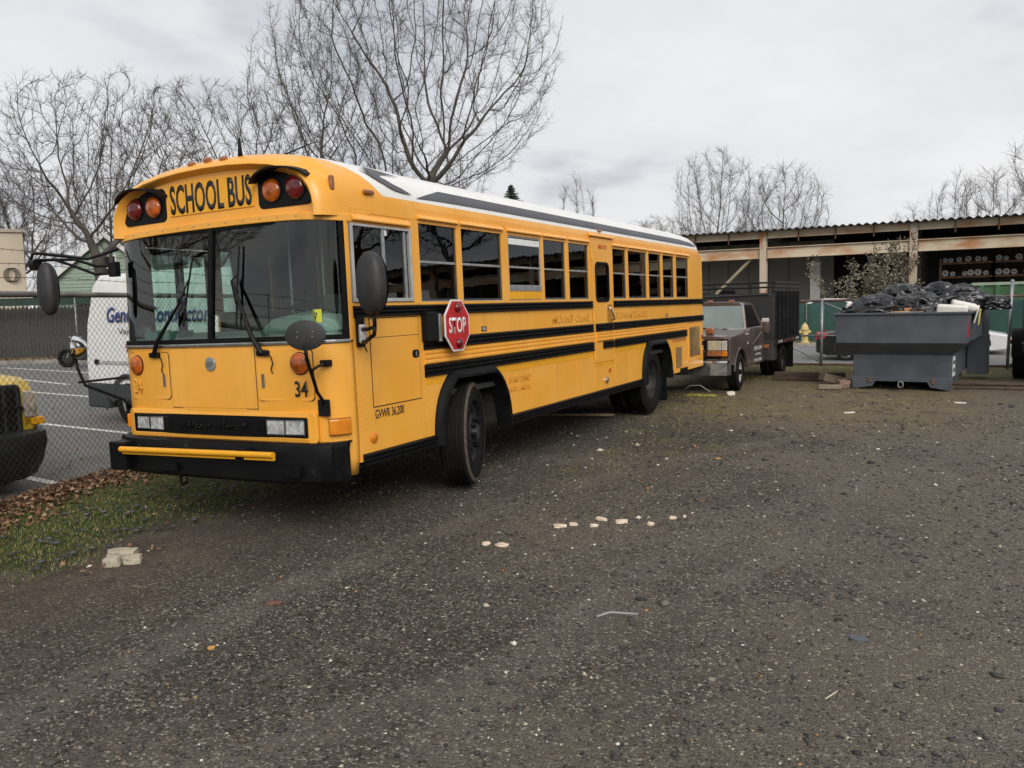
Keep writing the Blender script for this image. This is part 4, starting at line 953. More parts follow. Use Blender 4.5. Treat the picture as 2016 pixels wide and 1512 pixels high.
# passenger main mirror on a two-bar arm
pmr = mirror('passenger_mirror', (-1.67, -.24, 2.085), R(18), (.088, .07, .235), '')
A = (-1.19, .12, 2.33)
MB().tube([(-1.19, .14, 2.42), (-1.40, -.02, 2.34), (-1.72, -.26, 2.40), (-1.78, -.28, 2.40), (-1.80, -.29, 2.34), (-1.80, -.29, 2.27)], .013, 8).build('mirror_arm', mBLK, BUS, smooth=True)
MB().tube([(-1.16, .06, 2.27), (-1.32, .0, 2.27), (-1.46, -.10, 2.335), (-1.77, -.27, 2.345)], .013, 8).build('mirror_arm', mBLK, BUS, smooth=True)
MB().tube([(-1.16, .06, 2.20), (-1.33, -.01, 2.20), (-1.50, -.12, 2.29), (-1.62, -.2, 2.345)], .013, 8).build('mirror_arm', mBLK, BUS, smooth=True)
MB().bx(-1.21, -1.12, .03, .09, 2.17, 2.30).build('mirror_bracket', mPLB, BUS, bevel=.006)
MB().tube([(-1.72, -.28, 2.30), (-1.78, -.285, 2.30)], .05, 10).build('mirror_clamp', mPLB, BUS)
# cross-view mirrors on bent rods
def cross_mirror(c, rz, rod, foot, tilt):
    t = bpy.data.objects.new('cross_view_mirror', None); COL.objects.link(t); t.parent = BUS; t.location = c; t.rotation_euler = (tilt, 0, rz)
    MB().lathe([(-.018, .0001), (-.018, .10), (-.006, .145), (.0, .149), (.006, .147)], 36, 'y').build('housing', mHOUS, t, smooth=R(35), weld=True).scale = (1, 1, .74)
    g = MB().lathe([(.004, .145), (.04, .125), (.075, .085), (.095, .04), (.10, .0001)], 36, 'y').build('convex_glass', mMIR, t, smooth=True, weld=True); g.scale = (1, 1, .74)
    for dx, dz in ((-.055, -.01), (-.05, .025), (.055, -.01), (.06, .025)): MB().lathe([(-.018, .006), (-.022, .004), (-.023, .0001)], 8, 'y', (dx, 0, dz)).build('screw', mCHR, t)
    MB().tube(rod, .0135, 8).build('mirror_rod', mBLK, BUS, smooth=True)
    f = MB().box(foot, (.10, .03, .13)).build('mirror_foot', mPLB, BUS, bevel=.006)
cross_mirror((1.25, -.27, 1.60), R(24), [(1.25, -.28, 1.53), (1.25, -.27, 1.43), (1.21, -.17, 1.28), (1.12, -.03, 1.16), (1.105, .035, 1.10), (1.10, .06, 1.04)], (1.10, .06, 1.03), R(0))
MB().tube([(1.23, -.20, 1.34), (1.18, -.08, 1.36), (1.13, .08, 1.375)], .012, 8).build('mirror_brace', mBLK, BUS); MB().bx(1.09, 1.165, .05, .11, 1.35, 1.40).build('mirror_brace_foot', mPLB, BUS, bevel=.006)
cross_mirror((-1.40, -.22, 1.555), R(-50), [(-1.40, -.22, 1.46), (-1.38, -.22, 1.36), (-1.33, -.20, 1.22), (-1.20, .08, 1.06), (-1.19, .12, .98)], (-1.19, .13, .96), 0)
MB().tube([(-1.36, -.24, 1.25), (-1.19, .12, 1.265)], .011, 8).build('mirror_brace', mBLK, BUS)
# ------------------------------------------------------------------ brown flatbed truck (x to its driver side, y rearward, origin under front axle)
TR = empty('stake_truck', (-4.62, 16.45, 0), R(-2), 'brown pickup truck with tall black stake body and dual rear wheels behind the bus', 'truck')
mBRN = worn('brown_paint', (.088, .062, .054), (.17, .14, .12), .30, .64, 3.5, amt=.5); mBRN.node_tree.nodes['Principled BSDF'].inputs['Coat Weight'].default_value = .5
mCHRD = M('dull_chrome', (.46, .45, .43), .28, .9, var=.25, scale=6)
mSTK = M('stake_black', (.010, .0105, .012), .5, var=.5, scale=6, spec=.2)
# body sides: fender + door profile
cab = MB()
cab.prism([(-.78, .52), (-.78, 1.06), (-.70, 1.10), (.62, 1.16), (.70, 1.19), (1.95, 1.19), (1.95, .42), (.45, .42), (.44, .60), (.30, .76), (.12, .82), (-.12, .82), (-.30, .76), (-.42, .60), (-.44, .52)], 'x', .72, .93)
cab.prism([(-.78, .52), (-.78, 1.06), (-.70, 1.10), (.62, 1.16), (.70, 1.19), (1.95, 1.19), (1.95, .42), (.45, .42), (.44, .60), (.30, .76), (.12, .82), (-.12, .82), (-.30, .76), (-.42, .60), (-.44, .52)], 'x', -.93, -.72)
cab.build('body_side', mBRN, TR, bevel=.045, seg=3)
hood = MB().loft([[(x*k, y, z) for x, z in ((-.90, 1.02), (-.84, 1.105+dz), (-.30, 1.135+dz), (.30, 1.135+dz), (.84, 1.105+dz), (.90, 1.02))] for y, k, dz in ((-.80, .96, -.03), (-.72, 1, -.005), (0, 1, .025), (.60, 1, .055))], True).build('hood', mBRN, TR, smooth=R(30))
MB().bx(-.80, .80, -.76, .6, .55, 1.03).build('engine_bay', mDARK, TR); MB().bx(-.9, .9, .55, 1.94, .5, 1.15).build('cab_tub', mBRN, TR)
MB().bx(-.72, .72, -.80, -.755, .52, .66).build('valance', mBRN, TR)
g = MB().bx(-.50, .50, -.825, -.77, .66, 1.02).build('grille', mPLB, TR, bevel=.01)
for k in range(5): MB().bx(-.47, .47, -.835, -.82, .70+k*.062, .725+k*.062).build('grille_bar', mPLB, g)
mYHL = M('aged_headlight', (.50, .48, .36), .2, .2, var=.15, scale=20, coat=1)
for sx in (-1, 1):
    hb = MB().bx(sx*.49, sx*.90, -.815, -.77, .70, 1.035).build('headlight_surround', mPLB, TR, bevel=.01)
    MB().bx(sx*.51, sx*.77, -.832, -.80, .825, 1.01).build('headlight', mYHL, hb, bevel=.012); MB().bx(sx*.775, sx*.885, -.828, -.78, .825, 1.01).build('side_lens', mLENS, hb, bevel=.012)
    MB().bx(sx*.50, sx*.77, -.832, -.80, .715, .818).build('turn_lens', mAMB2, hb, bevel=.01); MB().bx(sx*.775, sx*.888, -.830, -.78, .715, .818).build('turn_lens', mORG, hb, bevel=.01)
bsec = [(-.93, -.70), (-.90, -.88), (-.6, -.93), (0, -.945), (.6, -.93), (.90, -.88), (.93, -.70)]
bmpr = MB().loft([[(x, y, z) for x, y in bsec] for z in (.36, .60)], False, False).build('bumper', mCHRD, TR, bevel=.0); bmpr.modifiers.new('t', 'SOLIDIFY').thickness = .03
MB().loft([[(x, y+dy, z) for x, y in bsec] for z, dy in ((.598, .0), (.632, .02), (.636, .09))], False, False).build('bumper_top', mCHR, bmpr, smooth=R(40))
lens_box('clearance_lamp', (.50, -.62, 1.19), (.16, .10, .13), mat=mAMB2, parent=TR)
# greenhouse
A0, A1 = (.62, 1.18), (1.02, 1.66)
rf = MB().loft([[(x*.70, y, z) for x, z in ((-1, 1.64), (-.92, 1.71), (-.5, 1.735), (.5, 1.735), (.92, 1.71), (1, 1.64))] for y in (1.0, 1.9)], True).build('cab_roof', mBRN, TR, bevel=.02)
for sx in (-1, 1):
    MB().loft([[(sx*.86, .60, 1.16), (sx*.80, .60, 1.16), (sx*.80, .68, 1.16), (sx*.86, .70, 1.16)], [(sx*.70, 1.02, 1.66), (sx*.64, 1.02, 1.66), (sx*.64, 1.08, 1.66), (sx*.70, 1.10, 1.66)]]).build('windshield_post', M('primer_pink', (.38, .30, .29), .4), TR)
    MB().loft([[(sx*.90, 1.78, 1.17), (sx*.84, 1.78, 1.17), (sx*.84, 1.94, 1.17), (sx*.90, 1.94, 1.17)], [(sx*.70, 1.70, 1.66), (sx*.64, 1.70, 1.66), (sx*.64, 1.9, 1.66), (sx*.70, 1.9, 1.66)]]).build('rear_post', mBRN, TR)
    MB().add([(sx*.865, .74, 1.19), (sx*.88, 1.78, 1.19), (sx*.695, 1.70, 1.655), (sx*.69, 1.08, 1.655)], [(0, 1, 2, 3)]).build('side_window', gVEH, TR)
    MB().tube([(sx*.88, .70, 1.185), (sx*.90, 1.86, 1.195)], .012, 6).build('belt_moulding', mCHRD, TR)
mHAZ = M('hazy_windshield', (.16, .20, .19), .12, var=.1, scale=2, coat=.6)
MB().add([(-.82, .61, 1.185), (.82, .61, 1.185), (.66, 1.01, 1.655), (-.66, 1.01, 1.655)], [(0, 1, 2, 3)]).build('windshield', mHAZ, TR)
MB().tube([(-.84, .59, 1.17), (.84, .59, 1.17), (.69, 1.02, 1.675), (-.69, 1.02, 1.675), (-.84, .59, 1.17)], .018, 6).build('windshield_trim', M('trim_silver', (.50, .47, .46), .35, .5), TR)
for x in (-.45, 0, .45): lens_box('roof_marker', (x, 1.06, 1.745), (.11, .07, .045), mat=mAMB2, parent=TR)
MB().tube([(.45, .56, 1.17), (.20, .60, 1.19), (-.30, .64, 1.22)], .009, 6).build('wiper', mPLB, TR); MB().box((.45, .56, 1.17), (.09, .04, .04)).build('wiper_pivot', mPLB, TR)
# door seam, handle, lettering
MB().lathe([(.925, .49), (.945, .485), (.945, .455), (.925, .45)], 24, 'x', (0, 0, .36), .1, PI-.1).build('fender_lip', mBRN, TR, smooth=R(40)); MB().bx(-.86, .86, .585, .592, 1.10, 1.175).build('cowl_gap', mDARK, TR); MB().bx(.929, .9325, .80, .806, .50, 1.18).build('door_seam', mDARK, TR); MB().bx(.929, .9325, 1.80, 1.806, .50, 1.18).build('door_seam', mDARK, TR)
MB().bx(.93, .945, 1.62, 1.74, 1.03, 1.06).build('door_handle', mCHRD, TR, bevel=.006)
for body, z, h, w in (('EMERG. CLEAN', .74, .085, .62), ('RAHWAY, N.J.', .62, .06, .46), ('732-555-0134', .50, .06, .60)):
    pass
for body, z, h, w in (('BERG CLEAN', .755, .085, .60), ('DOVER N.J.', .625, .055, .42), ('973 361 2500', .51, .06, .62)):
    text_obj('door_lettering', body, mWHT, TR, h, w, .002, .008, frame_mtx(Vector((.932, 1.36, z)), (0, 1, 0), (0, 0, 1)))
text_obj('fender_badge', 'HEAVY DUTY', mWHT, TR, .03, .26, .002, .005, frame_mtx(Vector((.932, .46, 1.085)), (0, 1, 0), (0, 0, 1)))
text_obj('fender_badge', '350', mWHT, TR, .045, .10, .002, .005, frame_mtx(Vector((.932, .52, .90)), (0, 1, 0), (0, 0, 1)))
# mirror
tm = superell((1.17, 1.02, 1.22), (.075, .07, .16), 4).build('door_mirror', mBRN, TR, smooth=True); MB().bx(1.098, 1.242, .945, 1.0, 1.30, 1.385).build('mirror_cap', M('mirror_cap_grey', (.45, .43, .40), .5), tm, bevel=.02)
MB().tube([(.93, 1.0, 1.20), (1.17, 1.0, 1.22)], .011, 6).build('mirror_strut', mCHRD, tm); MB().tube([(.935, .95, .87), (1.12, .99, 1.16)], .009, 6).build('mirror_strut', mCHRD, tm); MB().tube([(1.10, .96, 1.18), (1.09, .95, 1.34)], .009, 6).build('mirror_strut', mCHRD, tm)
# stake body
mDKST = M('bed_grey', (.035, .035, .036), .6, var=.3, scale=4)
bed = MB().bx(-1.12, 1.12, 2.02, 4.75, .78, .88).build('bed_floor', mDKST, TR, bevel=.01)
rb = MB().bx(1.12, 1.135, 2.04, 4.75, .775, .885).build('rub_plate', mSTK, bed)
for y, body, mt, w in ((2.55, '24 7 SERV', mWHT, .42), (3.05, 'AUTO', M('plate_red', (.3, .06, .05), .6), .2), (3.45, 'FIRE', M('plate_red', (.3, .06, .05), .6), .2), (3.85, 'FLOOD', M('plate_red', (.3, .06, .05), .6), .22), (4.35, '555-6161', mWHT, .36)):
    text_obj('bed_lettering', body, mt, rb, .055, w, .002, .008, frame_mtx(Vector((1.1355, y, .83)), (0, 1, 0), (0, 0, 1)))
MB().bx(-1.12, 1.12, 2.02, 2.06, .88, 1.90).build('headboard', M('headboard', (.022, .021, .021), .6, var=.25, scale=2), TR)
for sx in (-1, 1):
    for k in range(7):
        y = 2.12+k*.40; MB().bx(sx*1.06, sx*1.115, y, y+.16, .88, 1.95).build('stake', mSTK, TR, bevel=.008)
        MB().bx(sx*1.10, sx*1.125, y+.05, y+.11, .9, 1.93).build('stake_rib', mSTK, TR)
    for k in range(6):
        z = .93+k*.168; MB().bx(sx*1.03, sx*1.06, 2.06, 4.74, z, z+.15).build('side_board', mSTK, TR)
for z in (2.02, 2.12): MB().tube([(-1.12, 2.05, z), (1.12, 2.05, z), (1.10, 4.7, z)], .02, 8).build('rack_rail', mSTK, TR)
MB().tube([(-1.1, 1.99, 1.84), (.98, 1.99, 1.87), (1.04, 2.02, 1.84)], .012, 6).build('rack_rail', mDKST, TR)
for x in (-1.08, -.2, .6, 1.08): MB().tube([(x, 2.04, 1.9), (x, 2.04, 2.14)], .018, 8).build('rack_post', mSTK, TR)
MB().bx(.72, 1.10, 2.0, 2.35, .44, .79).build('tool_box', mDKST, TR, bevel=.015); lens_box('clearance_lamp', (.93, 1.985, .84-.09), (.16, .03, .09), mat=mAMB2, parent=TR)
MB().bx(.62, 1.12, 3.95, 3.97, .16, .80).build('mud_flap', mRUB, TR); MB().bx(-.45, .45, -.6, 4.6, .45, .62).build('chassis', mDARK, TR)
MB().bx(-1.1, 1.1, 4.70, 4.74, .88, 1.9).build('tailboard', mSTK, TR)
wheel(TR, 'front_wheel', (.82, 0, .36), .36, .235, .205, 'steel', R(4), M('dirty_white_rim', (.42, .40, .36), .6, var=.35, scale=12)); wheel(TR, 'front_wheel', (-.82, 0, .36), .36, .235, .205, 'steel', PI)
for x in (.94, .68): wheel(TR, 'rear_wheel', (x, 3.28, .37), .37, .22, .205, 'dual', 0)
for x in (-.94, -.68): wheel(TR, 'rear_wheel', (x, 3.28, .37), .37, .22, .205, 'dual', PI)
# ------------------------------------------------------------------ dumpster
DU = empty('dumpster', (-.90, 17.0, 0), R(-5.5), 'blue-grey steel dumpster with flared upper half, heaped with rubbish bags', 'dumpster')
mDMP = worn('dumpster_grey', (.074, .085, .103), (.11, .085, .070), .45, .635, 2.6, amt=.6, stretch=(1, 1, .45))
L_ = 3.35
def ring(x0, x1, y0, y1, z): return [(x0, y0, z), (x1, y0, z), (x1, y1, z), (x0, y1, z)]
outs = [ring(-.86, .84, .27, L_-.1, .20), ring(-.86, .84, .25, L_-.1, .66), ring(-1.13, 1.10, 0, L_, .895), ring(-1.15, 1.12, -.01, L_, 1.44)]
ins = [ring(-1.12, 1.09, .02, L_-.03, 1.44), ring(-1.10, 1.07, .03, L_-.03, .92), ring(-.83, .81, .28, L_-.13, .68), ring(-.83, .81, .30, L_-.13, .25)]
hull = MB().loft(outs+ins, True).build('hull', mDMP, DU, bevel=.006)
MB().bx(-1.19, 1.14, -.045, .0, 1.425, 1.465).build('rim_beam', mDMP, DU, bevel=.006); MB().bx(1.10, 1.16, .0, L_, 1.425, 1.465).build('rim_beam', mDMP, DU, bevel=.006); MB().bx(-1.19, -1.13, .0, L_, 1.425, 1.465).build('rim_beam', mDMP, DU, bevel=.006)
MB().bx(-.88, .86, .20, .30, .155, .235).build('base_beam', mDMP, DU, bevel=.006)
for sx in (-1, 1):
    MB().prism([(sx*.86, .16), (sx*.86, .02), (sx*.78, .02), (sx*.50, .06), (sx*.45, .16)], 'y', .20, .26).build('corner_gusset', mDMP, DU)
    MB().bx(sx*.55-.03, sx*.55+.03, .18, .21, .13, .23).build('hinge_lug', M('lug_rust', (.12, .075, .05), .8), DU, bevel=.006)
    MB().bx(sx*.70-.05, sx*.70+.05, .3, L_-.2, .0, .2).build('skid', mDMP, DU)
MB().tube([(.045*math.cos(a)+.0, .175, .10+.055*math.sin(a)) for a in [2*PI*k/20 for k in range(21)]], .010, 8).build('tow_ring', mSTEEL, DU, smooth=True)
MB().bx(-.05, .05, .18, .2, .13, .19).build('ring_plate', mDMP, DU)
for y in (.75, 1.55, 2.4, 3.15):
    MB().bx(1.10, 1.16, y-.05, y+.05, .92, 1.42).build('side_rib', mDMP, DU, bevel=.006)
MB().bx(1.11, 1.124, .06, .10, 1.0, 1.38).build('red_tape', M('red_tape', (.45, .02, .02), .4), DU)
MB().bx(.86, 1.24, L_-.45, L_+.02, .10, .93).build('rear_panel', mDMP, DU, bevel=.01); MB().bx(1.12, 1.22, L_-.12, L_+.03, .93, 1.44).build('tailgate_post', mDMP, DU, bevel=.01)
MB().bx(.84, .8435, .45, .85, .25, .62).build('warning_label', mWHT, DU); text_obj('label_print', 'NO LIQUIDS', mTXT, DU, .08, .34, .001, .01, frame_mtx(Vector((.8445, .65, .50)), (0, 1, 0), (0, 0, 1))); text_obj('label_print', 'KEEP OUT', mTXT, DU, .08, .3, .001, .01, frame_mtx(Vector((.8445, .65, .36)), (0, 1, 0), (0, 0, 1)))
DM = Matrix.Translation((-.90, 17.0, 0)) @ Matrix.Rotation(R(-5.5), 4, 'Z')
mBAG = M('bag_plastic', (.012, .013, .015), .27, var=.3, scale=6, bump=.25, bscale=9, spec=.6)
mCARD = M('cardboard', (.42, .29, .16), .8, var=.12)
mFOAM = M('white_board', (.72, .69, .64), .6, var=.06)
def bag(c, r, rz, seed, label):
    rr = random.Random(seed); bm = bmesh.new(); bmesh.ops.create_icosphere(bm, subdivisions=5, radius=1)
    off = Vector((rr.uniform(0, 99), rr.uniform(0, 99), rr.uniform(0, 99)))
    for v in bm.verts:
        d = v.co.normalized(); k = 1.05+.20*pnoise(d*1.5+off)-.36*abs(pnoise(Vector((d.x*2.2+.5*pnoise(d*2+off), d.y*4.5, d.z*3))+off*1.3))-.11*abs(pnoise(Vector((d.x*6, d.y*3, d.z*5))+off))-.015*abs(pnoise(d*15+off))
        flat = .0
        v.co = Vector((d.x*r[0]*k, d.y*r[1]*k, max(-.45*r[2], d.z*r[2]*k)))
    # tied neck
    me = bpy.data.meshes.new('rubbish_bag'); bm.to_mesh(me); bm.free()
    o = link('rubbish_bag', me, mBAG, None, smooth=True); o.matrix_world = DM @ Matrix.Translation(c) @ Matrix.Rotation(rz, 4, 'Z')
    tag(o, label, 'rubbish bag', 'bags heaped in the dumpster')
bag((-.52, .62, 1.50), (.62, .50, .30), .1, 1, 'wide black rubbish bag at the front corner of the dumpster nearest the fire hydrant')
bag((-.15, 1.35, 1.68), (.48, .5, .34), .4, 2, 'black rubbish bag behind the wide front one, next to the cardboard flap')
bag((.18, .75, 1.54), (.50, .45, .30), -.3, 3, 'creased black rubbish bag in the middle of the dumpster heap')
bag((.62, 1.75, 1.66), (.66, .5, .36), .2, 4, 'tallest black rubbish bag at the back of the dumpster heap')
bag((.38, .40, 1.42), (.34, .3, .18), .7, 5, 'small flat black bag at the front rim of the dumpster')
bag((1.22, 2.45, 1.55), (.42, .4, .22), .3, 6, 'black bag slumped over the far side rim of the dumpster')
def slab(name, c, d, rot, mat, label, cat, bev=.004):
    o = MB().box((0, 0, 0), d).build(name, mat, None, bevel=bev); o.matrix_world = DM @ Matrix.Translation(c) @ rot
    tag(o, label, cat); return o
E3 = lambda a, b, c: Matrix.Rotation(c, 4, 'Z') @ Matrix.Rotation(b, 4, 'Y') @ Matrix.Rotation(a, 4, 'X')
slab('cardboard_flap', (-.40, 1.55, 1.72), (.62, .35, .02), E3(.5, -.35, .3), mCARD, 'tan cardboard flap sticking up among the rubbish bags', 'cardboard')
slab('cardboard_sheet', (.05, .25, 1.47), (.62, .3, .02), E3(.12, -.05, .05), mCARD, 'flat tan cardboard sheet lying on the dumpster front rim', 'cardboard')
slab('wooden_offcut', (.14, .35, 1.53), (.25, .14, .05), E3(.5, -.3, .3), M('rotten_wood', (.35, .18, .09), .8, var=.3, scale=20), 'orange brown wood offcut poking out between the bags', 'wood')
slab('white_bucket', (-.98, .55, 1.48), (.24, .28, .36), E3(.1, .25, .2), mFOAM, 'white plastic tub tucked behind the wide front bag', 'tub', .06)
slab('foam_block', (.83, .25, 1.50), (.50, .22, .16), E3(.1, .08, .02), mFOAM, 'white foam block on the front rim of the dumpster', 'foam block', .03)
slab('foam_block', (.98, .70, 1.56), (.44, .30, .13), E3(.1, .25, .2), mFOAM, 'white foam block leaning behind the front foam block', 'foam block', .04)
slab('pale_batten', (.42, .75, 1.57), (.52, .07, .02), E3(.0, .35, -.5), M('pale_wood', (.50, .44, .30), .7), 'pale thin wooden batten lying across the dumpster heap', 'batten')
slab('white_rag', (1.18, .72, 1.40), (.03, .35, .28), E3(.2, .25, .1), mFOAM, 'white rag hanging over the dumpster side rim', 'rag', .01)
slab('yellow_rag', (1.21, 1.0, 1.34), (.025, .12, .30), E3(.1, .1, 0), M('rag_yellow', (.55, .50, .12), .8), 'yellow strip of cloth hanging beside the white rag', 'rag', .01)
# ------------------------------------------------------------------ chain-link fences
def chain_mesh(p0, p1, z0, z1, pitch, wr, name, mat, parent):
    p0, p1 = Vector(p0), Vector(p1); Ln = (p1-p0).length; d = (p1-p0)/Ln; nn = Vector((-d.y, d.x, 0)); h = pitch/2
    nw = int(Ln/h); nz = int((z1-z0)/h); V = []; F = []
    i_ = np.arange(nz+1); zz = z0+i_*h
    for k in range(nw):
        t = k*h+np.where(i_ % 2 == 0, 0, h)*(1 if k % 2 == 0 else 1)
        if k % 2: t = k*h+np.where(i_ % 2 == 0, h, 0)
        t = np.clip(t, 0, Ln); off = np.where(i_ % 2 == 0, 1, -1)*wr*.9*(1 if k % 2 else -1)
        P = np.array(p0)[None, :]+np.outer(t, np.array(d))+np.outer(off, np.array(nn)); P[:, 2] = zz
        base = len(V)*1; 
        ring_ = np.array([np.array(d)*wr, (-np.array(d)*.5+np.array(nn)*.87)*wr, (-np.array(d)*.5-np.array(nn)*.87)*wr])
        vv = (P[:, None, :]+ring_[None]).reshape(-1, 3); V.append(vv)
        b = k*(nz+1)*3; a = b+np.arange(nz)[:, None]*3
        for s_ in range(3):
            s2 = (s_+1) % 3; F.append(np.hstack([a+s_, a+s2, a+3+s2, a+3+s_]))
    o = fast_mesh(name, np.vstack(V), np.vstack(F), mat, parent, True); tag(o, kind='stuff'); return o
mWIRE = M('old_fence_wire', (.035, .045, .040), .55, .4, var=.3)
mWIRE2 = M('grey_fence_wire', (.16, .17, .17), .5, .5, var=.2)
mRAIL = M('fence_rail_grey', (.15, .145, .14), .55, .4, var=.3, scale=5)
mRUST = M('rusty_rail', (.11, .065, .050), .75, .1, var=.35, scale=4)
FL = empty('chain_link_fence', tuple(FP), 0, 'dark chain-link fence with barbed wire along the parking lot', 'fence')
inv = Matrix.Translation(-FP)
def FLp(t, z, off=0): v = FD*t+FN*off; return (v.x, v.y, z)
MB().tube([FLp(-9, 2.0), FLp(22, 2.0)], .030, 10).build('top_rail', mRAIL, FL, smooth=True)
for t in (-5.4, -2.1, 4.6, 8.0, 11.3, 14.7, 18, 21.3):
    MB().tube([FLp(t, 0), FLp(t, 2.06)], .032, 10).build('post', mRAIL, FL, smooth=True)
    MB().tube([FLp(t, 2.03), FLp(t, 2.45, .18)], .014, 6).build('barb_arm', mRAIL, FL)
chain_mesh(Vector(FLp(-4.5, 0)), Vector(FLp(16, 0)), .03, 2.0, .076, .0024, 'wire_mesh', mWIRE, FL)
for z, o in ((2.16, .06), (2.29, .12), (2.43, .18)):
    bw = MB().tube([FLp(-6+k*.75, z+.012*math.sin(k*2.1+z*9), o) for k in range(38)], .003, 4)
    for k in range(230):
        t = -6+k*.12; c = Vector(FLp(t, z, o)); 
        bw.tube([c+Vector((.0, .012, .018)), c-Vector((0, .012, .018))], .0022, 3)
    bw.build('barbed_wire', M('barb_rust', (.05, .042, .038), .7), FL)
# yard-end fence along the street
FR = empty('chain_link_fence', (0, 22.5, 0), 0, 'grey chain-link fence with rusty top rail between yard and street', 'fence')
MB().tube([(-14, 0, 1.68), (-3.0, 0, 1.69), (12, 0, 1.72)], .032, 10).build('top_rail', mRUST, FR, smooth=True)
MB().tube([(-14, 0, .06), (12, 0, .06)], .028, 8).build('bottom_rail', mRUST, FR, smooth=True)
MB().tube([(-4.6, .0, .80), (-2.0, 0, .80)], .022, 8).build('mid_rail', mRAIL, FR, smooth=True)
for x, zt, dx in ((-9.6, 1.7, 0), (-6.3, 1.7, 0), (-3.02, 1.70, .01), (1.10, 2.04, .05), (4.6, 1.8, 0), (8, 1.8, 0)):
    MB().tube([(x, 0, 0), (x+dx, 0, zt)], .036, 10).build('post', mSTEEL, FR, smooth=True)
    MB().lathe([(zt, .042), (zt+.03, .036), (zt+.05, .0001)], 12, 'z', (x+dx, 0, 0)).build('post_cap', mSTEEL, FR, smooth=True)
for a, b in (((-2.97, 0, 1.64), (-.9, 0, .72)), ((1.07, 0, 1.62), (-.9, 0, .68)), ((-3.05, 0, .12), (-4.6, 0, 1.02)), ((1.15, 0, .1), (3, 0, .9))):
    MB().tube([a, b], .022, 8).build('brace', mSTEEL, FR, smooth=True)
chain_mesh((-9.6, 0, 0), (5, 0, 0), .06, 1.68, .066, .0019, 'wire_mesh', mWIRE2, FR)
# green screened fence across the street
GS = empty('screened_fence', (0, 33.2, 0), 0, 'fence hung with dark green privacy fabric across the street', 'fence')
mGRN = M('green_fabric', (.014, .080, .062), .75, var=.18, scale=1.2, bump=.15, bscale=60)
gsm = MB(); npt = 240
gsm.loft([[(-16+26*k/npt, .02*math.sin(k*.9)+.012*math.sin(k*2.3), z) for k in range(npt+1)] for z in (.14, .8, 1.54)], False, False); gsm.build('fabric', mGRN, GS, smooth=True)
chain_mesh((-9, -.05, 0), (4, -.05, 0), .14, 1.56, .13, .004, 'wire_mesh', mWIRE2, GS)
for k in range(9): MB().tube([(-14+k*3, -.03, .1), (-14+k*3, -.03, 1.62)], .03, 8).build('post', mRAIL, GS, smooth=True)
# ------------------------------------------------------------------ hydrant
HY = empty('fire_hydrant', (-4.85, 31.85, .12), R(20), 'yellow fire hydrant on the verge across the street', 'fire hydrant')
mHYD = M('hydrant_yellow', (.62, .47, .18), .55, var=.15, scale=6)
MB().lathe([(0, .17), (.05, .17), (.06, .12), (.40, .115), (.44, .13), (.47, .13), (.48, .16), (.51, .16), (.52, .13)], 20, 'z').build('barrel', mHYD, HY, smooth=R(40))
MB().lathe([(.52, .13), (.60, .12), (.67, .085), (.70, .04), (.74, .035), (.74, .0001)], 20, 'z').build('bonnet', mHYD, HY, smooth=R(40))
for a in (0, PI): MB().cyl((0, 0, .40), (.20*math.cos(a), .20*math.sin(a), .40), .055, 12).build('side_outlet', mHYD, HY)
MB().cyl((0, 0, .36), (0, -.22, .36), .08, 14).build('front_outlet', mHYD, HY)
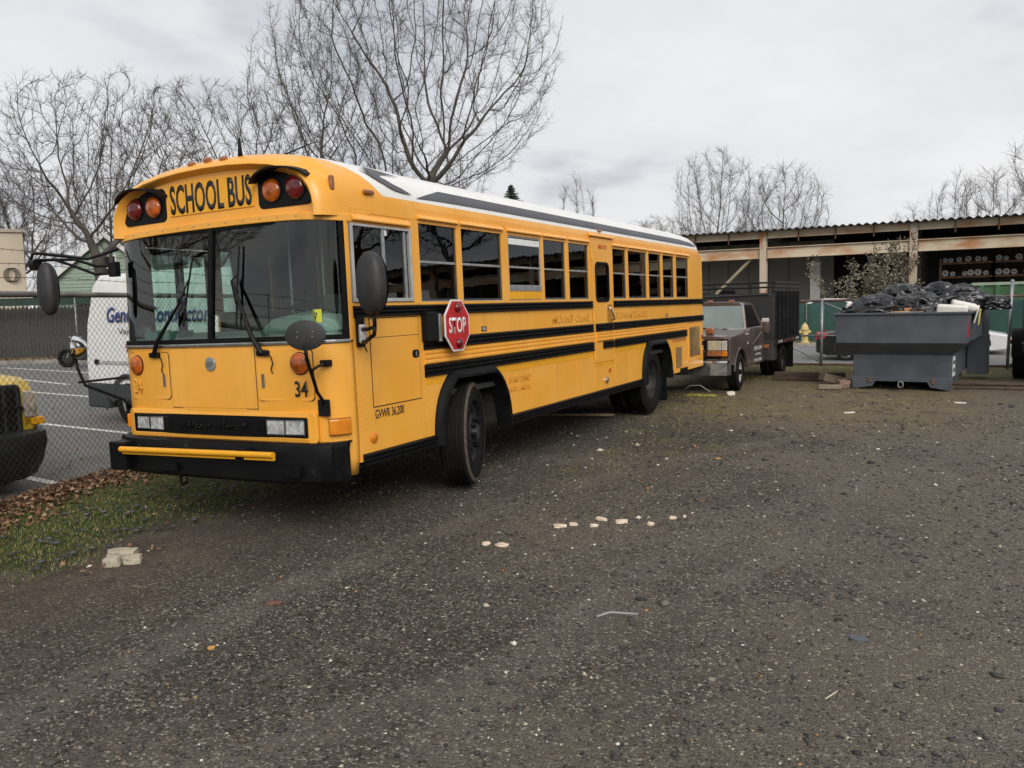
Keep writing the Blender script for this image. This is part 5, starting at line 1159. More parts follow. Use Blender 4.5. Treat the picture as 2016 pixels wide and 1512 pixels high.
# ------------------------------------------------------------------ cars
def car(name, loc, rz, label, paint, prof, green, L, W, wheels, rimmat, roof_in=.16, gl=gVEH, group=None):
    """prof: lower body side outline (y,z) y from rear 0 to nose L; green: greenhouse outline"""
    c = empty(name, loc, rz, label, 'car', group)
    def body(pr, ws):
        secs = []
        for x, dy, dz in ws:
            secs.append([(x, min(max(y, dy), L-dy), z-dz*(1 if z > .5 else 0)) for y, z in pr])
        return MB().loft(secs)
    h = W/2; body(prof, [(-h, .10, .05), (-h+.04, .05, .02), (-h+.16, .012, 0), (0, 0, -.015), (h-.16, .012, 0), (h-.04, .05, .02), (h, .10, .05)]).build('body', paint, c, smooth=R(38))
    gi = h-.10; gsec = []
    for x, sq in ((-gi, 0), (-gi+roof_in, 1), (gi-roof_in, 1), (gi, 0)): pass
    base = [green[0], green[-1]]; top = green[1:-1]
    gv = []
    zs = [z for _, z in green]; z0 = min(zs); z1 = max(zs)
    secs = []
    for s_ in (-1, 1): secs.append([(s_*(gi-roof_in*(z-z0)/(z1-z0)), y, z) for y, z in green])
    cabm = MB().loft(secs).build('cabin', paint, c, bevel=.03)
    # glass set a few mm proud of the pillars
    ym = sum(y for y, _ in green)/len(green)
    for s_ in (-1, 1):
        pts = []
        for y, z in green:
            yy = ym+(y-ym)*.84; zz = z0+.03+(z-z0)*.84; pts.append((s_*(gi+.004-roof_in*(zz-z0)/(z1-z0)), yy, zz))
        MB().add(pts, [tuple(range(len(pts)))]).build('side_window', mDGL, cabm)
    def end_glass(a, b, nm):
        (ya, za), (yb, zb_) = a, b; o = .006; t = Vector((yb-ya, zb_-za)).normalized(); nn = Vector((-t.y, t.x)); nn = nn if nn.y > 0 else -nn
        P = [(s_*(gi-.06-roof_in*(z-z0)/(z1-z0)), y+nn.x*o, z+nn.y*o) for s_, (y, z) in ((-1, (ya+(yb-ya)*.1, za+(zb_-za)*.1)), (1, (ya+(yb-ya)*.1, za+(zb_-za)*.1)), (1, (ya+(yb-ya)*.88, za+(zb_-za)*.88)), (-1, (ya+(yb-ya)*.88, za+(zb_-za)*.88)))]
        MB().add(P, [(0, 1, 2, 3)]).build(nm, mDGL, cabm)
    end_glass(green[0], green[1], 'rear_window'); end_glass(green[-1], green[-2], 'windscreen')
    for y, r in wheels:
        for s_ in (-1, 1):
            wheel(c, 'wheel', (s_*(h-.10), y, r), r, .21, r*.72, 'car', 0 if s_ > 0 else PI, rimmat)
            arch_ = MB().lathe([(s_*(h-.01), r*1.16), (s_*(h+.004), r*1.15), (s_*(h+.004), r*1.0), (s_*(h-.2), r*1.0)], 28, 'x', (0, y, r), -.15, PI+.15).build('wheel_arch', mDARK, c)
    return c
mDGL = M('dark_car_glass', (.015, .017, .018), .06, var=.1, coat=.5)
mCARB = M('car_black', (.012, .012, .014), .2, var=.1, coat=.6)
mCARW = M('car_white', (.72, .73, .74), .3, var=.03, coat=.5)
sedan = [(0, .42), (.02, .62), (.10, .82), (.20, .92), (.75, .97), (3.3, .95), (4.2, .80), (4.62, .66), (4.70, .45), (4.62, .22), (3.9, .18), (.4, .18), (.05, .28)]
sg = [(.55, .93), (1.25, 1.36), (1.8, 1.42), (2.5, 1.40), (3.45, .92)]
# black sedan nose to the right, tail towards the yard
bc = car('parked_car', (-3.48, 25.45, 0), R(-90), 'black sedan parked behind the chain-link fence, mostly hidden by the dumpster', mCARB, [(y, z*.86) for y, z in sedan], [(y, z*.88) for y, z in sg], 4.7, 1.8, ((.95, .32), (3.75, .32)), M('silver_rim', (.5, .5, .5), .3, .8))
bc.scale = (1, .87, 1)
for s_ in (-1, 1):
    tl = MB().loft([[(s_*.45, -.01, .66), (s_*.45, .005, .80), (s_*.45, .1, .80), (s_*.45, .1, .66)], [(s_*.80, .02, .60), (s_*.80, .04, .78), (s_*.80, .15, .79), (s_*.80, .15, .60)], [(s_*.905, .12, .60), (s_*.905, .18, .76), (s_*.905, .42, .76), (s_*.905, .28, .62)]]).build('tail_light', M('tail_red', (.55, .02, .03), .2, coat=.6), bc)
# white sports coupe
sport = [(0, .50), (.02, .64), (.12, .72), (.45, .80), (1.0, .90), (1.6, .86), (2.9, .82), (3.9, .70), (4.2, .55), (4.25, .38), (4.1, .20), (3.6, .17), (.5, .18), (.15, .24), (.03, .34)]
spg = [(.55, .80), (1.35, 1.18), (1.75, 1.24), (2.2, 1.20), (2.95, .83)]
wc = car('parked_car', (1.45, 28.3, 0), R(90), 'white sports car with bronze wheels parked on the street', mCARW, [(y, z*.80) for y, z in sport], [(y, z*.82) for y, z in spg], 4.25, 1.75, ((.88, .31), (3.4, .30)), M('bronze_rim', (.42, .19, .09), .35, .6))
for s_ in (-1, 1): MB().bx(s_*.55, s_*.86, .0, .20, .40, .45).build('tail_light', M('tail_red2', (.45, .05, .04), .3), wc)
pw = car('parked_car', (-6.2, 34.6, .13), R(-90), 'white car whose roof shows above the green fence fabric', mCARW, sedan, [(y, z*1.12) for y, z in sg], 4.7, 1.8, ((.95, .32), (3.75, .32)), M('silver_rim', (.5, .5, .5), .3, .8))
# ------------------------------------------------------------------ black trailer at the right edge
TL = empty('black_trailer', (1.27, 20.15, 0), R(-3), 'black trailer or truck edge with large dark tyre beside the dumpster', 'trailer')
wheel(TL, 'wheel', (-.07, 0, .47), .47, .25, .25, 'dual', PI); wheel(TL, 'wheel', (1.6, 0, .47), .47, .25, .25, 'dual', 0)
fd = MB().lathe([(-.22, .60), (-.22, .57), (.12, .57), (.12, .60)], 24, 'x', (0, 0, .47), .0, PI).build('fender', mRUB, TL, smooth=R(30))
MB().bx(-.05, 1.7, -1.5, 2.6, .62, .80).build('frame', mBLK, TL, bevel=.01); MB().bx(-.02, 1.66, -1.45, 2.5, .80, 1.62).build('box_body', mSTK, TL, bevel=.02); MB().bx(-.2, .1, .5, .55, .18, .8).build('mud_flap', mRUB, TL)
lens_box('side_marker', (-.23, -.2, .76), (.02, .08, .07), mat=mRED, parent=TL)
# ------------------------------------------------------------------ van, pickup, motorcycle in the lot
VA = empty('cargo_van', (-12.85, 8.9, 0), R(-5), 'white high-roof cargo van with blue lettering parked behind the chain-link fence', 'van')
# x forward, y=0 near side plane, +y away
vs_ = [(0, .50), (-.02, 1.0), (.03, 1.62), (.20, 2.34), (.34, 2.45), (3.0, 2.46), (3.55, 2.36), (4.35, 1.62), (5.05, 1.22), (5.25, .80), (5.22, .40), (.05, .40)]
sec = []
for y, k, dz in ((0.0, .03, .10), (.05, .0, .02), (.25, 0, 0), (1.75, 0, 0), (1.95, 0, .02), (2.0, .03, .10)):
    sec.append([(x, y+(.06*max(0, (z-1.3)/1.1) if y < .2 else -.06*max(0, (z-1.3)/1.1) if y > 1.8 else 0), z-dz*(z > 2.0)) for x, z in vs_])
MB().loft(sec).build('body', mWHT, VA, smooth=R(35))
MB().bx(-.03, 5.2, -.012, .2, .40, .66).build('lower_cladding', M('van_cladding', (.035, .042, .045), .6), VA, bevel=.02); MB().bx(-.06, .52, -.015, .3, .24, .66).build('rear_skirt', M('van_cladding', (.035, .042, .045), .6), VA, bevel=.03)
MB().bx(.25, 5.0, -.014, .0, .98, 1.03).build('rub_strip', M('van_strip', (.45, .45, .45), .5), VA); MB().bx(.22, .34, -.02, .0, .97, 1.05).build('strip_end', mPLB, VA)
MB().bx(-.04, .02, .02, .16, .78, 1.12).build('tail_light', mRED, VA, bevel=.01); MB().bx(.1, 5.1, .2, 1.8, .3, .42).build('chassis', mDARK, VA)
for x in (1.10, 4.35):
    for y, rz in ((.10, R(-90)), (1.9, R(90))): wheel(VA, 'wheel', (x, y, .36), .36, .22, .205, 'steel', rz, mSTEEL)
    MB().lathe([(-.018, .47), (-.018, .38), (.2, .38)], 24, 'y', (x, 0, .36), 0, PI).build('wheel_arch', M('van_cladding', (.035, .042, .045), .6), VA)
bl_ = M('sign_blue', (.03, .05, .22), .5)
vt = lambda x, z: frame_mtx(Vector((x, -.004+.06*max(0, (z-1.3)/1.1), z)), (1, 0, 0), (0, .055, 1))
text_obj('van_lettering', 'General Contractors', bl_, VA, .25, 2.75, .003, .018, vt(1.98, 1.78), .15)
text_obj('van_lettering', 'Various repairs', M('van_text_grey', (.08, .08, .09), .5), VA, .12, 1.4, .003, .0, vt(1.62, 1.50))
text_obj('van_lettering', 'We Build', M('van_text_red', (.5, .03, .03), .5), VA, .13, .75, .003, .012, vt(1.48, 1.24))
MB().bx(2.6, 4.3, -.006, .02, 1.3, 1.34).build('door_groove', mDARK, VA)
MB().add([(3.62, -.0, 1.45), (4.2, .0, 1.45), (3.75, .10, 2.05), (3.45, .10, 2.05)], [(0, 1, 2, 3)]).build('front_side_window', mDGL, VA)
# yellow pickup
PK = empty('pickup_truck', (-8.27, 4.24, 0), R(87), 'yellow pickup truck with black grille and bumper facing the chain-link fence', 'pickup truck')
mPKY = M('pickup_yellow', (.72, .48, .03), .3, var=.05, coat=.5)
# local: y = rearward from the nose, x = its driver side
def pk_sec(y, w, zt, zb_, crown): return [(-w, y, zb_), (-w*1.0, y, zt-.22), (-w*.93, y, zt-.06), (-w*.6, y, zt), (0, y, zt+crown), (w*.6, y, zt), (w*.93, y, zt-.06), (w*1.0, y, zt-.22), (w, y, zb_)]
MB().loft([pk_sec(.02, .80, 1.10, .62, .04), pk_sec(.12, .92, 1.18, .60, .05), pk_sec(.35, .98, 1.22, .60, .06), pk_sec(1.25, 1.0, 1.27, .55, .06)]).build('hood', mPKY, PK, smooth=R(40))
MB().loft([pk_sec(1.25, 1.0, 1.27, .5, .0), pk_sec(5.4, 1.0, 1.27, .5, .0)]).build('body', mPKY, PK, smooth=R(40))
MB().loft([[(-.88, 1.3, 1.25), (.88, 1.3, 1.25), (.88, 3.4, 1.25), (-.88, 3.4, 1.25)], [(-.72, 1.95, 1.85), (.72, 1.95, 1.85), (.72, 3.1, 1.85), (-.72, 3.1, 1.85)]]).build('cab', mDGL, PK, bevel=.05)
gr = MB().bx(-.71, .71, -.03, .1, .62, 1.12).build('grille', mPLB, PK, bevel=.05, seg=3)
MB().bx(-.70, .70, -.045, .0, .86, .90).build('grille_bar', mPLB, gr); MB().bx(-.03, .03, -.045, .0, .68, 1.08).build('grille_bar', mPLB, gr)
for k in range(11): MB().bx(-.68+k*.132, -.65+k*.132, -.035, .0, .65, 1.09).build('grille_fin', mDARK, gr)
for sx in (-1, 1):
    MB().loft([[(sx*.73, -.01, .78), (sx*.73, .0, 1.05), (sx*.73, .15, 1.05), (sx*.73, .15, .78)], [(sx*.85, .02, .77), (sx*.85, .04, 1.03), (sx*.85, .2, 1.03), (sx*.85, .2, .77)], [(sx*.925, .14, .76), (sx*.93, .16, 1.0), (sx*.93, .34, .96), (sx*.925, .3, .78)]]).build('headlight', mLENS, PK, bevel=.01)
    MB().bx(sx*.73, sx*.94, .02, .2, .69, .765).build('turn_signal', mYEL2, PK, bevel=.01)
bsec = [(-1.0, .35), (-.97, .05), (-.75, -.10), (-.3, -.16), (.3, -.16), (.75, -.10), (.97, .05), (1.0, .35)]
mPB = M('bumper_black', (.02, .021, .022), .42, var=.2)
MB().loft([[(x*k, y+dy, z) for x, y in bsec] for z, k, dy in ((.16, .90, .10), (.30, .96, .04), (.52, 1, 0), (.62, .99, .01), (.66, .97, .08))], False, False).build('bumper', mPB, PK, smooth=R(40)).modifiers.new('t', 'SOLIDIFY').thickness = .02
MB().bx(-.85, .85, .05, .5, .2, .66).build('radiator', mDARK, PK)
for sx, rz in ((1, 0), (-1, PI)):
    for y in (.95, 4.4): wheel(PK, 'wheel', (sx*.88, y, .40), .40, .27, .22, 'steel', rz, mSTEEL)
# motorcycle
MO = empty('motorcycle', (-26.3, 18.2, 0), R(115), 'dark motorcycle parked by the wooden fence beside the white van', 'motorcycle')
for y in (-.72, .72):
    rt = wheel(MO, 'wheel', (0, y, .32), .32, .13, .22, 'car', 0, mPLB)
MB().loft([[(-.11, -.5, .55), (.11, -.5, .55), (.11, -.5, .72), (-.11, -.5, .72)], [(-.17, .1, .5), (.17, .1, .5), (.17, .1, .98), (-.17, .1, .98)], [(-.12, .45, .6), (.12, .45, .6), (.12, .45, .92), (-.12, .45, .92)]]).build('tank', mCARB, MO, bevel=.05)
MB().bx(-.18, .18, -.25, .3, .25, .6).build('engine', mDARK, MO, bevel=.03); MB().bx(-.14, .14, -.75, .0, .72, .82).build('seat', mPLB, MO, bevel=.04)
MB().tube([(0, .72, .32), (0, .5, .95), (-.35, .35, 1.05)], .025, 8).build('fork', mSTEEL, MO); MB().tube([(0, .5, .95), (.35, .35, 1.05)], .02, 8).build('handlebar', mSTEEL, MO)
# ------------------------------------------------------------------ open steel shed
SH = empty('storage_shed', (0, 37, 0), 0, 'long open-fronted steel shed with rusty beige posts and corrugated roof', 'shed')
mBEI = M('beige_rusted_steel', (.56, .48, .36), .7, var=.1, scale=1.1, col2=(.42, .20, .08), lo=.34, hi=.53, det=8, stretch=(.6, 1, 1.6))
mBEI2 = M('beige_rusted_post', (.50, .42, .32), .7, var=.1, scale=1.6, col2=(.38, .16, .06), lo=.36, hi=.50, det=8, stretch=(1.5, 1, .8))
mCOR = M('corrugated_sheet', (.13, .13, .135), .6, .3, var=.25, scale=1.5)
mSIN = M('shed_back_wall', (.15, .14, .135), .9, var=.2, scale=.6); mSIN2 = M('shed_side_wall', (.24, .225, .21), .9, var=.15, scale=.5)
n = 900; top = []; bot = []
X0, X1 = -26., 26.
secs = []
for k in range(n+1):
    x = X0+(X1-X0)*k/n; w_ = .045*math.sin(x*2*PI/.30); secs.append(((x, -.55, 4.66+w_), (x, 16, 4.98+w_)))
rf = MB(); V = [p for s_ in secs for p in s_]; rf.add(V, [(2*k, 2*k+2, 2*k+3, 2*k+1) for k in range(n)]); ro = rf.build('roof', mCOR, SH, smooth=True); ro.modifiers.new('t', 'SOLIDIFY').thickness = .012
def ibeam(name, x0, x1, y, z0, z1, mat):
    b = MB().bx(x0, x1, y-.02, y+.02, z0, z1).bx(x0, x1, y-.12, y+.10, z1, z1+.03).bx(x0, x1, y-.10, y+.10, z0-.03, z0).build(name, mat, SH); return b
PX = [-25.0, -19.1, -13.25, -7.36, -1.53, 4.3, 10.1, 15.9, 21.7]
for a, b in zip(PX, PX[1:]):
    ibeam('eave_beam', a+.15, b-.15, .0, 4.37, 4.60, mBEI); ibeam('lower_beam', a+.15, b-.15, .0, 3.52, 3.93, mBEI)
    for q in range(1, 4): MB().bx(a+(b-a)*q/4-.025, a+(b-a)*q/4+.025, -.16, -.10, 4.16, 4.62).build('hanger', M('hanger_rust', (.13, .06, .04), .8), SH)
for x in PX:
    MB().bx(x-.14, x+.14, -.14, -.11, 0, 4.62).bx(x-.14, x+.14, .11, .14, 0, 4.62).bx(x-.02, x+.02, -.11, .11, 0, 4.62).build('post', mBEI2, SH)
    for y in (5, 10, 15): MB().bx(x-.12, x+.12, y-.12, y+.12, 0, 4.7).build('inner_post', mSIN2, SH)
    MB().bx(x-.08, x+.08, .2, 15, 4.30, 4.55).build('rafter', mSIN2, SH)
for z0, x0, x1 in ((0, -10.6, -7.5), ): 
    MB().tube([(-10.6, .1, .9), (-7.5, .1, 3.9)], .06, 4).build('brace', M('brace_tan', (.42, .36, .24), .7), SH); MB().tube([(-10.5, .1, .9), (-12.9, .1, 3.2)], .06, 4).build('brace', M('brace_orange', (.45, .24, .10), .7), SH)
MB().bx(X0, X1, 15.5, 15.7, 0, 5.15).build('back_wall', mSIN, SH); MB().bx(X0, -5.0, 4.0, 4.15, 0, 4.4).build('partition_wall', mSIN2, SH); MB().bx(X0-.1, X0, 0, 15.6, 0, 4.9).build('end_wall', mSIN2, SH)
for k in range(22): MB().bx(X0+k*.95, X0+k*.95+.03, 3.975, 4.0, 0, 4.4).build('wall_batten', M('batten', (.12, .11, .10), .9), SH)
MB().bx(-5.62, -5.22, 1.2, 1.6, 0, 3.3).build('white_column', M('column_white', (.40, .39, .37), .7), SH)
MB().bx(-10.3, -9.5, 3.93, 3.99, 1.2, 2.2).build('doorway', mDARK, SH)
# storage racks with white pipe bundles
RK = []
mRK = M('rack_orange', (.20, .095, .05), .7, var=.3); mROLL = M('pipe_white', (.55, .55, .53), .6, var=.2, scale=4)
def rack(x0, x1, label):
    r = empty('storage_rack', (x0, 39.6, .14), 0, label, 'rack', 'racks inside the shed'); w = x1-x0
    for x in (0, w): MB().bx(x-.04, x+.04, -.04, .04, 0, 3.1).build('upright', mRK, r); MB().bx(x-.04, x+.04, 1.0, 1.08, 0, 3.1).build('upright', mRK, r)
    for k in range(5): MB().bx(.04, w-.04, -.05, 1.05, .55+k*.58, .63+k*.58).build('rack_shelf', mRK, r)
    return r
nroll = 0
for i in range(6):
    x0 = -.6+i*1.95
    rack(x0, x0+1.95, ['first orange rack shelf unit right of the leafy shrub inside the shed', 'second rack unit inside the shed above the green container', 'third rack unit inside the shed near the frame edge', 'rack unit inside the shed beyond the frame edge mirrored in bus windows', 'far rack unit inside the shed mirrored in bus windows', 'last rack unit inside the shed mirrored in bus windows'][i])
    if i < 3:
        for k in range(5):
            x = x0+.18
            while x < x0+1.8:
                rr = rnd.uniform(.095, .135)
                if rnd.random() < .9:
                    o = MB().lathe([(.1, .0001), (.1, rr*.4), (-.02, rr*.45), (-.02, rr*.95), (.0, rr), (.8, rr)], 14, 'y').build('pipe_coil', mROLL, None, smooth=R(40)); o.location = (x, 39.62+rnd.uniform(0, .15), .14+.63+k*.58+rr)
                    tag(o, 'white pipe roll on the %s shelf of the %s orange shed rack' % (('lowest', 'second', 'middle', 'fourth', 'top')[k], ('first', 'second', 'third')[i]), 'pipe roll', 'pipe rolls on the racks')
                x += rr*2+.015+rnd.choice((0, 0, 0, 0, .10))
# green container in front of the shed
GC = empty('green_container', (.75, 34.9, .13), 0, 'green ribbed steel container behind the screened fence', 'container')
mGC = M('container_green', (.045, .115, .050), .6, var=.2, scale=2)
MB().bx(-.2, 6, 0, 2.2, 0, 2.0).build('body', mGC, GC); MB().bx(-.25, 6.05, -.07, .05, 1.93, 2.03).build('rim', M('container_rim', (.28, .36, .26), .6), GC)
for k in range(12): MB().bx(.0+k*.5, .16+k*.5, -.07, -.001, 0, 1.93).build('rib', mGC, GC, bevel=.01)
# ------------------------------------------------------------------ left background: stockade fence, buildings
WF = empty('stockade_fence', tuple(v0+vn*2.2), math.atan2(vd.y, vd.x), 'weathered dark grey wooden stockade fence behind the parking lot', 'fence')
mWD = M('weathered_wood', (.060, .056, .055), .9, var=.35, scale=3, stretch=(6, 6, .5), bump=.3, bscale=20)
pk = MB().prism([(-.07, .12), (.07, .12), (.07, 2.08), (0, 2.2), (-.07, 2.08)], 'y', 0, .02)
me0 = None
for k in range(170):
    x = -14+k*.149
    if me0 is None: o = pk.build('picket', mWD, WF); me0 = o.data
    else: o = bpy.data.objects.new('picket', me0); COL.objects.link(o); o.parent = WF
    o.location = (x, rnd.uniform(-.008, .008), rnd.uniform(-.03, .03))
for z in (.5, 1.7): MB().bx(-14, 11.3, .025, .065, z, z+.09).build('fence_rail', mWD, WF)
CF = empty('chain_link_fence', tuple(v0+vn*1.2), math.atan2(vd.y, vd.x), 'thin grey chain-link fence standing just before the wooden stockade fence', 'fence')
for k in range(9): MB().tube([(-14+k*3.1, 0, .12), (-14+k*3.1, 0, 2.62)], .03, 8).build('post', mSTEEL, CF, smooth=True)
MB().tube([(-14, 0, 2.55), (11, 0, 2.55)], .022, 8).build('top_rail', mSTEEL, CF, smooth=True)
scr = MB().loft([[(-14+25*k/120, .05+.015*math.sin(k*1.3), z) for k in range(121)] for z in (2.2, 2.5)], False, False).build('fabric_strip', M('green_fabric_faded', (.02, .045, .035), .8), CF, smooth=True)
# beige warehouse on the far left
BW = empty('warehouse', (-40.74, 21.56, 0), R(58), 'windowless beige block building at the far left behind the fence', 'building')
MB().bx(-14, 3.1, 0, 3.2, 0, 5.75).build('wall', M('beige_wall', (.55, .47, .37), .85, var=.06, scale=.4, bump=.05, bscale=6), BW)
MB().bx(-14.1, 3.2, -.1, 3.3, 5.75, 5.9).build('parapet', M('parapet', (.42, .36, .30), .8), BW)
for k in range(5):
    MB().tube([(2.45+.24*math.cos(a)+.05*k, -.06-.03*k, 3.75+.32*math.sin(a)) for a in [2*PI*q/24 for q in range(25)]], .012, 6).build('cable_coil', mPLB, BW)
MB().tube([(.3, -.03, 5.7), (.35, -.03, 4.2), (1.6, -.04, 3.8)], .015, 5).build('cable', mPLB, BW)
# pale green house
HG = empty('green_house', (-43.2, 31.6, .5), R(35), 'pale green clapboard house with steep white-edged gable behind the lot', 'house')
mCLP = M('green_clapboard', (.34, .44, .36), .8, var=.06)
MB().prism([(-4, 0), (4, 0), (4, 2.4), (0, 5.7), (-4, 2.4)], 'y', 0, 8).build('wall', mCLP, HG)
for k in range(34):
    z = .2*k+.1; hw = 4 if z < 2.4 else 4*(5.7-z)/3.3
    if hw > .1: MB().box((0, -.015, z), (hw*2, .03, .035)).build('clapboard_edge', mCLP, HG)
rfh = MB().prism([(-4.4, 2.07), (0, 5.72), (4.4, 2.07), (4.4, 2.3), (0, 5.95), (-4.4, 2.3)], 'y', -.3, 8.3).build('roof', M('shingle_grey', (.10, .10, .10), .9), HG)
MB().prism([(-4.45, 2.02), (0, 5.69), (4.45, 2.02), (4.45, 2.32), (0, 5.99), (-4.45, 2.32)], 'y', -.36, -.30).build('bargeboard', mWHT, HG)
for x, z in ((-1.4, .8), (1.4, .8), (0, 3.2)):
    wn = MB().bx(x-.5, x+.5, -.06, .0, z, z+1.5).build('window', mWHT, HG); MB().bx(x-.42, x+.42, -.07, -.055, z+.08, z+1.42).build('pane', mDGL, wn); MB().bx(x-.42, x+.42, -.08, -.065, z+.73, z+.78).build('glazing_bar', mWHT, wn)
# ------------------------------------------------------------------ bare winter trees
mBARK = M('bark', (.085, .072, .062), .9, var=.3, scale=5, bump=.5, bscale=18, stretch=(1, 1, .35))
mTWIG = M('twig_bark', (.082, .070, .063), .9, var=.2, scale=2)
mTWIGF = M('hazed_twig', (.135, .118, .112), .9, var=.2, scale=2)  # paler than the near twigs: distance haze put into the colour
def grow(seed, H, Rc, base, fork, natt=2600, step=.38, off=(0, 0), vase=.0, tip=.009, twigs=1.0, up=.05, stems=1, twl=.6, infl=3.4, jit=.13):
    """limbs compete for room inside a crown envelope, so the crown fills out evenly and every limb tapers into fine twigs"""
    rs_ = np.random.RandomState(seed); A = []
    while len(A) < natt:
        p = rs_.uniform(-1, 1, 3); r_ = np.linalg.norm(p)
        if r_ > 1 or rs_.uniform() > .25+.75*r_**2: continue
        z = base+(H-base)*(p[2]+1)/2; t = (p[2]+1)/2; wdt = Rc*(1-vase*(1-t)**1.5)
        lump = 1+.22*pnoise(Vector((p[0]*1.7+seed, p[1]*1.7, p[2]*1.7)))
        A.append((p[0]*wdt*lump+off[0]*t, p[1]*wdt*lump+off[1]*t, z))
    A = np.array(A); P = []; par = []; D = []
    for k in range(stems):
        a = 2*PI*k/stems+seed; q = np.array((.0 if stems == 1 else .35*math.cos(a), .0 if stems == 1 else .35*math.sin(a), -.1)); lean = np.array((math.cos(a)*.12*(stems > 1)+rs_.normal(0, .03), math.sin(a)*.12*(stems > 1)+rs_.normal(0, .03), 1.)); lean /= np.linalg.norm(lean)
        n = max(2, int(fork/step)); par.append(-1); P.append(q); D.append(lean)
        for i_ in range(n):
            q = q+lean*step; P.append(q); par.append(len(P)-2); D.append(lean); lean = lean+rs_.normal(0, .035, 3); lean /= np.linalg.norm(lean)
    P = [np.asarray(p) for p in P]; near = np.full(len(A), 1e9); idx = np.zeros(len(A), int); done = 0; kill = step*1.9
    for it in range(260):
        new_ = np.array(P[done:])
        if len(new_) == 0: break
        d = np.linalg.norm(A[:, None, :]-new_[None], axis=2); m_ = d.min(1); am = d.argmin(1); b = m_ < near; near[b] = m_[b]; idx[b] = am[b]+done; done = len(P)
        alive = near > kill; A, near, idx = A[alive], near[alive], idx[alive]
        if len(A) == 0: break
        Pn = np.array(P); v = A-Pn[idx]; v /= np.linalg.norm(v, axis=1)[:, None]; acc = np.zeros((len(P), 3)); np.add.at(acc, idx, v)
        far_ = near > infl; acc = np.zeros((len(P), 3)); np.add.at(acc, idx[~far_], v[~far_]); act = np.unique(idx[~far_])
        if len(act) == 0: infl *= 1.6; P.append(P[-1]+np.array((0, 0, .02))); par.append(len(P)-2); D.append(D[-1]); continue
        for a in act:
            g_ = acc[a]; nn_ = np.linalg.norm(g_)
            if nn_ < .15: continue
            g_ = g_/nn_+np.asarray(D[a])*(.45 if jit > .1 else .8)+np.array((0, 0, up))+rs_.normal(0, jit, 3); g_ /= np.linalg.norm(g_); P.append(Pn[a]+g_*step); par.append(int(a)); D.append(g_)
        if len(P) > 7500: break
    n = len(P); r = np.zeros(n); kids = np.zeros(n, int)
    for i_ in range(n-1, -1, -1):
        if kids[i_] == 0: r[i_] = tip
        else: r[i_] = r[i_]**(1/2.08)
        if par[i_] >= 0: r[par[i_]] += r[i_]**2.08; kids[par[i_]] += 1
    r = r*(1+1.5*np.minimum(1, np.maximum(0, r-tip*2)/.14)); segs = []
    for i_ in range(n):
        if par[i_] >= 0:
            fl = 1.25 if P[i_][2] < .8 else 1.
            segs.append((P[par[i_]], P[i_], min(r[par[i_]], r[i_]*1.6)*fl, r[i_]*fl, 0 if r[i_] > .035 else 2))
    thin = [i_ for i_ in range(n) if r[i_] < tip*3.2]
    for i_ in thin:
        for k in range(int(twigs*rs_.uniform(1.2, 3.2))):
            d = np.asarray(D[i_])*.9+rs_.normal(0, .55, 3)+np.array((0, 0, .25)); d /= np.linalg.norm(d); ln = twl*rs_.uniform(.4, 1.1); q = P[i_]+np.asarray(D[i_])*rs_.uniform(-.3, .1); w = tip*.72
            m1 = q+d*ln*.5; d2 = d+rs_.normal(0, .22, 3)+np.array((0, 0, .1)); d2 /= np.linalg.norm(d2); e = m1+d2*ln*.5
            segs.append((q, m1, w, w*.8, 3)); segs.append((m1, e, w*.8, w*.45, 3))
            if rs_.uniform() < .7:
                d3 = d+rs_.normal(0, .6, 3); d3 /= np.linalg.norm(d3); segs.append((m1, m1+d3*ln*.42, w*.7, w*.4, 3))
    return segs
def seg_mesh(name, segs, ns):
    P0 = np.array([s_[0] for s_ in segs]); P1 = np.array([s_[1] for s_ in segs]); r0 = np.array([s_[2] for s_ in segs]); r1 = np.array([s_[3] for s_ in segs])
    d = P1-P0; d /= np.linalg.norm(d, axis=1)[:, None]+1e-9; ref = np.where(np.abs(d[:, 2:3]) < .9, np.array([[0, 0, 1.]]), np.array([[1., 0, 0]]))
    u = np.cross(d, ref); u /= np.linalg.norm(u, axis=1)[:, None]; v = np.cross(d, u); a = 2*PI*np.arange(ns)/ns
    ring_ = np.cos(a)[None, :, None]*u[:, None, :]+np.sin(a)[None, :, None]*v[:, None, :]
    P0 = P0-d*r0[:, None]*.25; P1 = P1+d*r1[:, None]*.25
    A = P0[:, None, :]+ring_*r0[:, None, None]; B = P1[:, None, :]+ring_*r1[:, None, None]
    V = np.concatenate([A, B], 1).reshape(-1, 3); b = np.arange(len(segs))[:, None]*2*ns; F = []
    for k in range(ns):
        j = (k+1) % ns; F.append(np.hstack([b+k, b+j, b+ns+j, b+ns+k]))
    F = np.vstack(F); me = bpy.data.meshes.new(name)
    me.vertices.add(len(V)); me.vertices.foreach_set('co', V.astype(np.float32).ravel()); me.loops.add(F.size); me.loops.foreach_set('vertex_index', F.astype(np.int32).ravel())
    me.polygons.add(len(F)); me.polygons.foreach_set('loop_start', np.arange(0, F.size, 4, dtype=np.int32)); me.polygons.foreach_set('loop_total', np.full(len(F), 4, dtype=np.int32))
    me.update(calc_edges=True); me.polygons.foreach_set('use_smooth', [True]*len(F)); return me
TREES = {}
def tree_kind(key, *a, far=False, **k):
    sg = grow(*a, **k); big = [s_ for s_ in sg if s_[4] < 2]; sm_ = [s_ for s_ in sg if s_[4] >= 2]
    m1 = seg_mesh('trunk', big, 9); m2 = seg_mesh('crown', sm_, 3); m1.materials.append(mBARK if not far else mTWIGF); m2.materials.append(mTWIG if not far else mTWIGF); TREES[key] = (m1, m2); return len(sg)
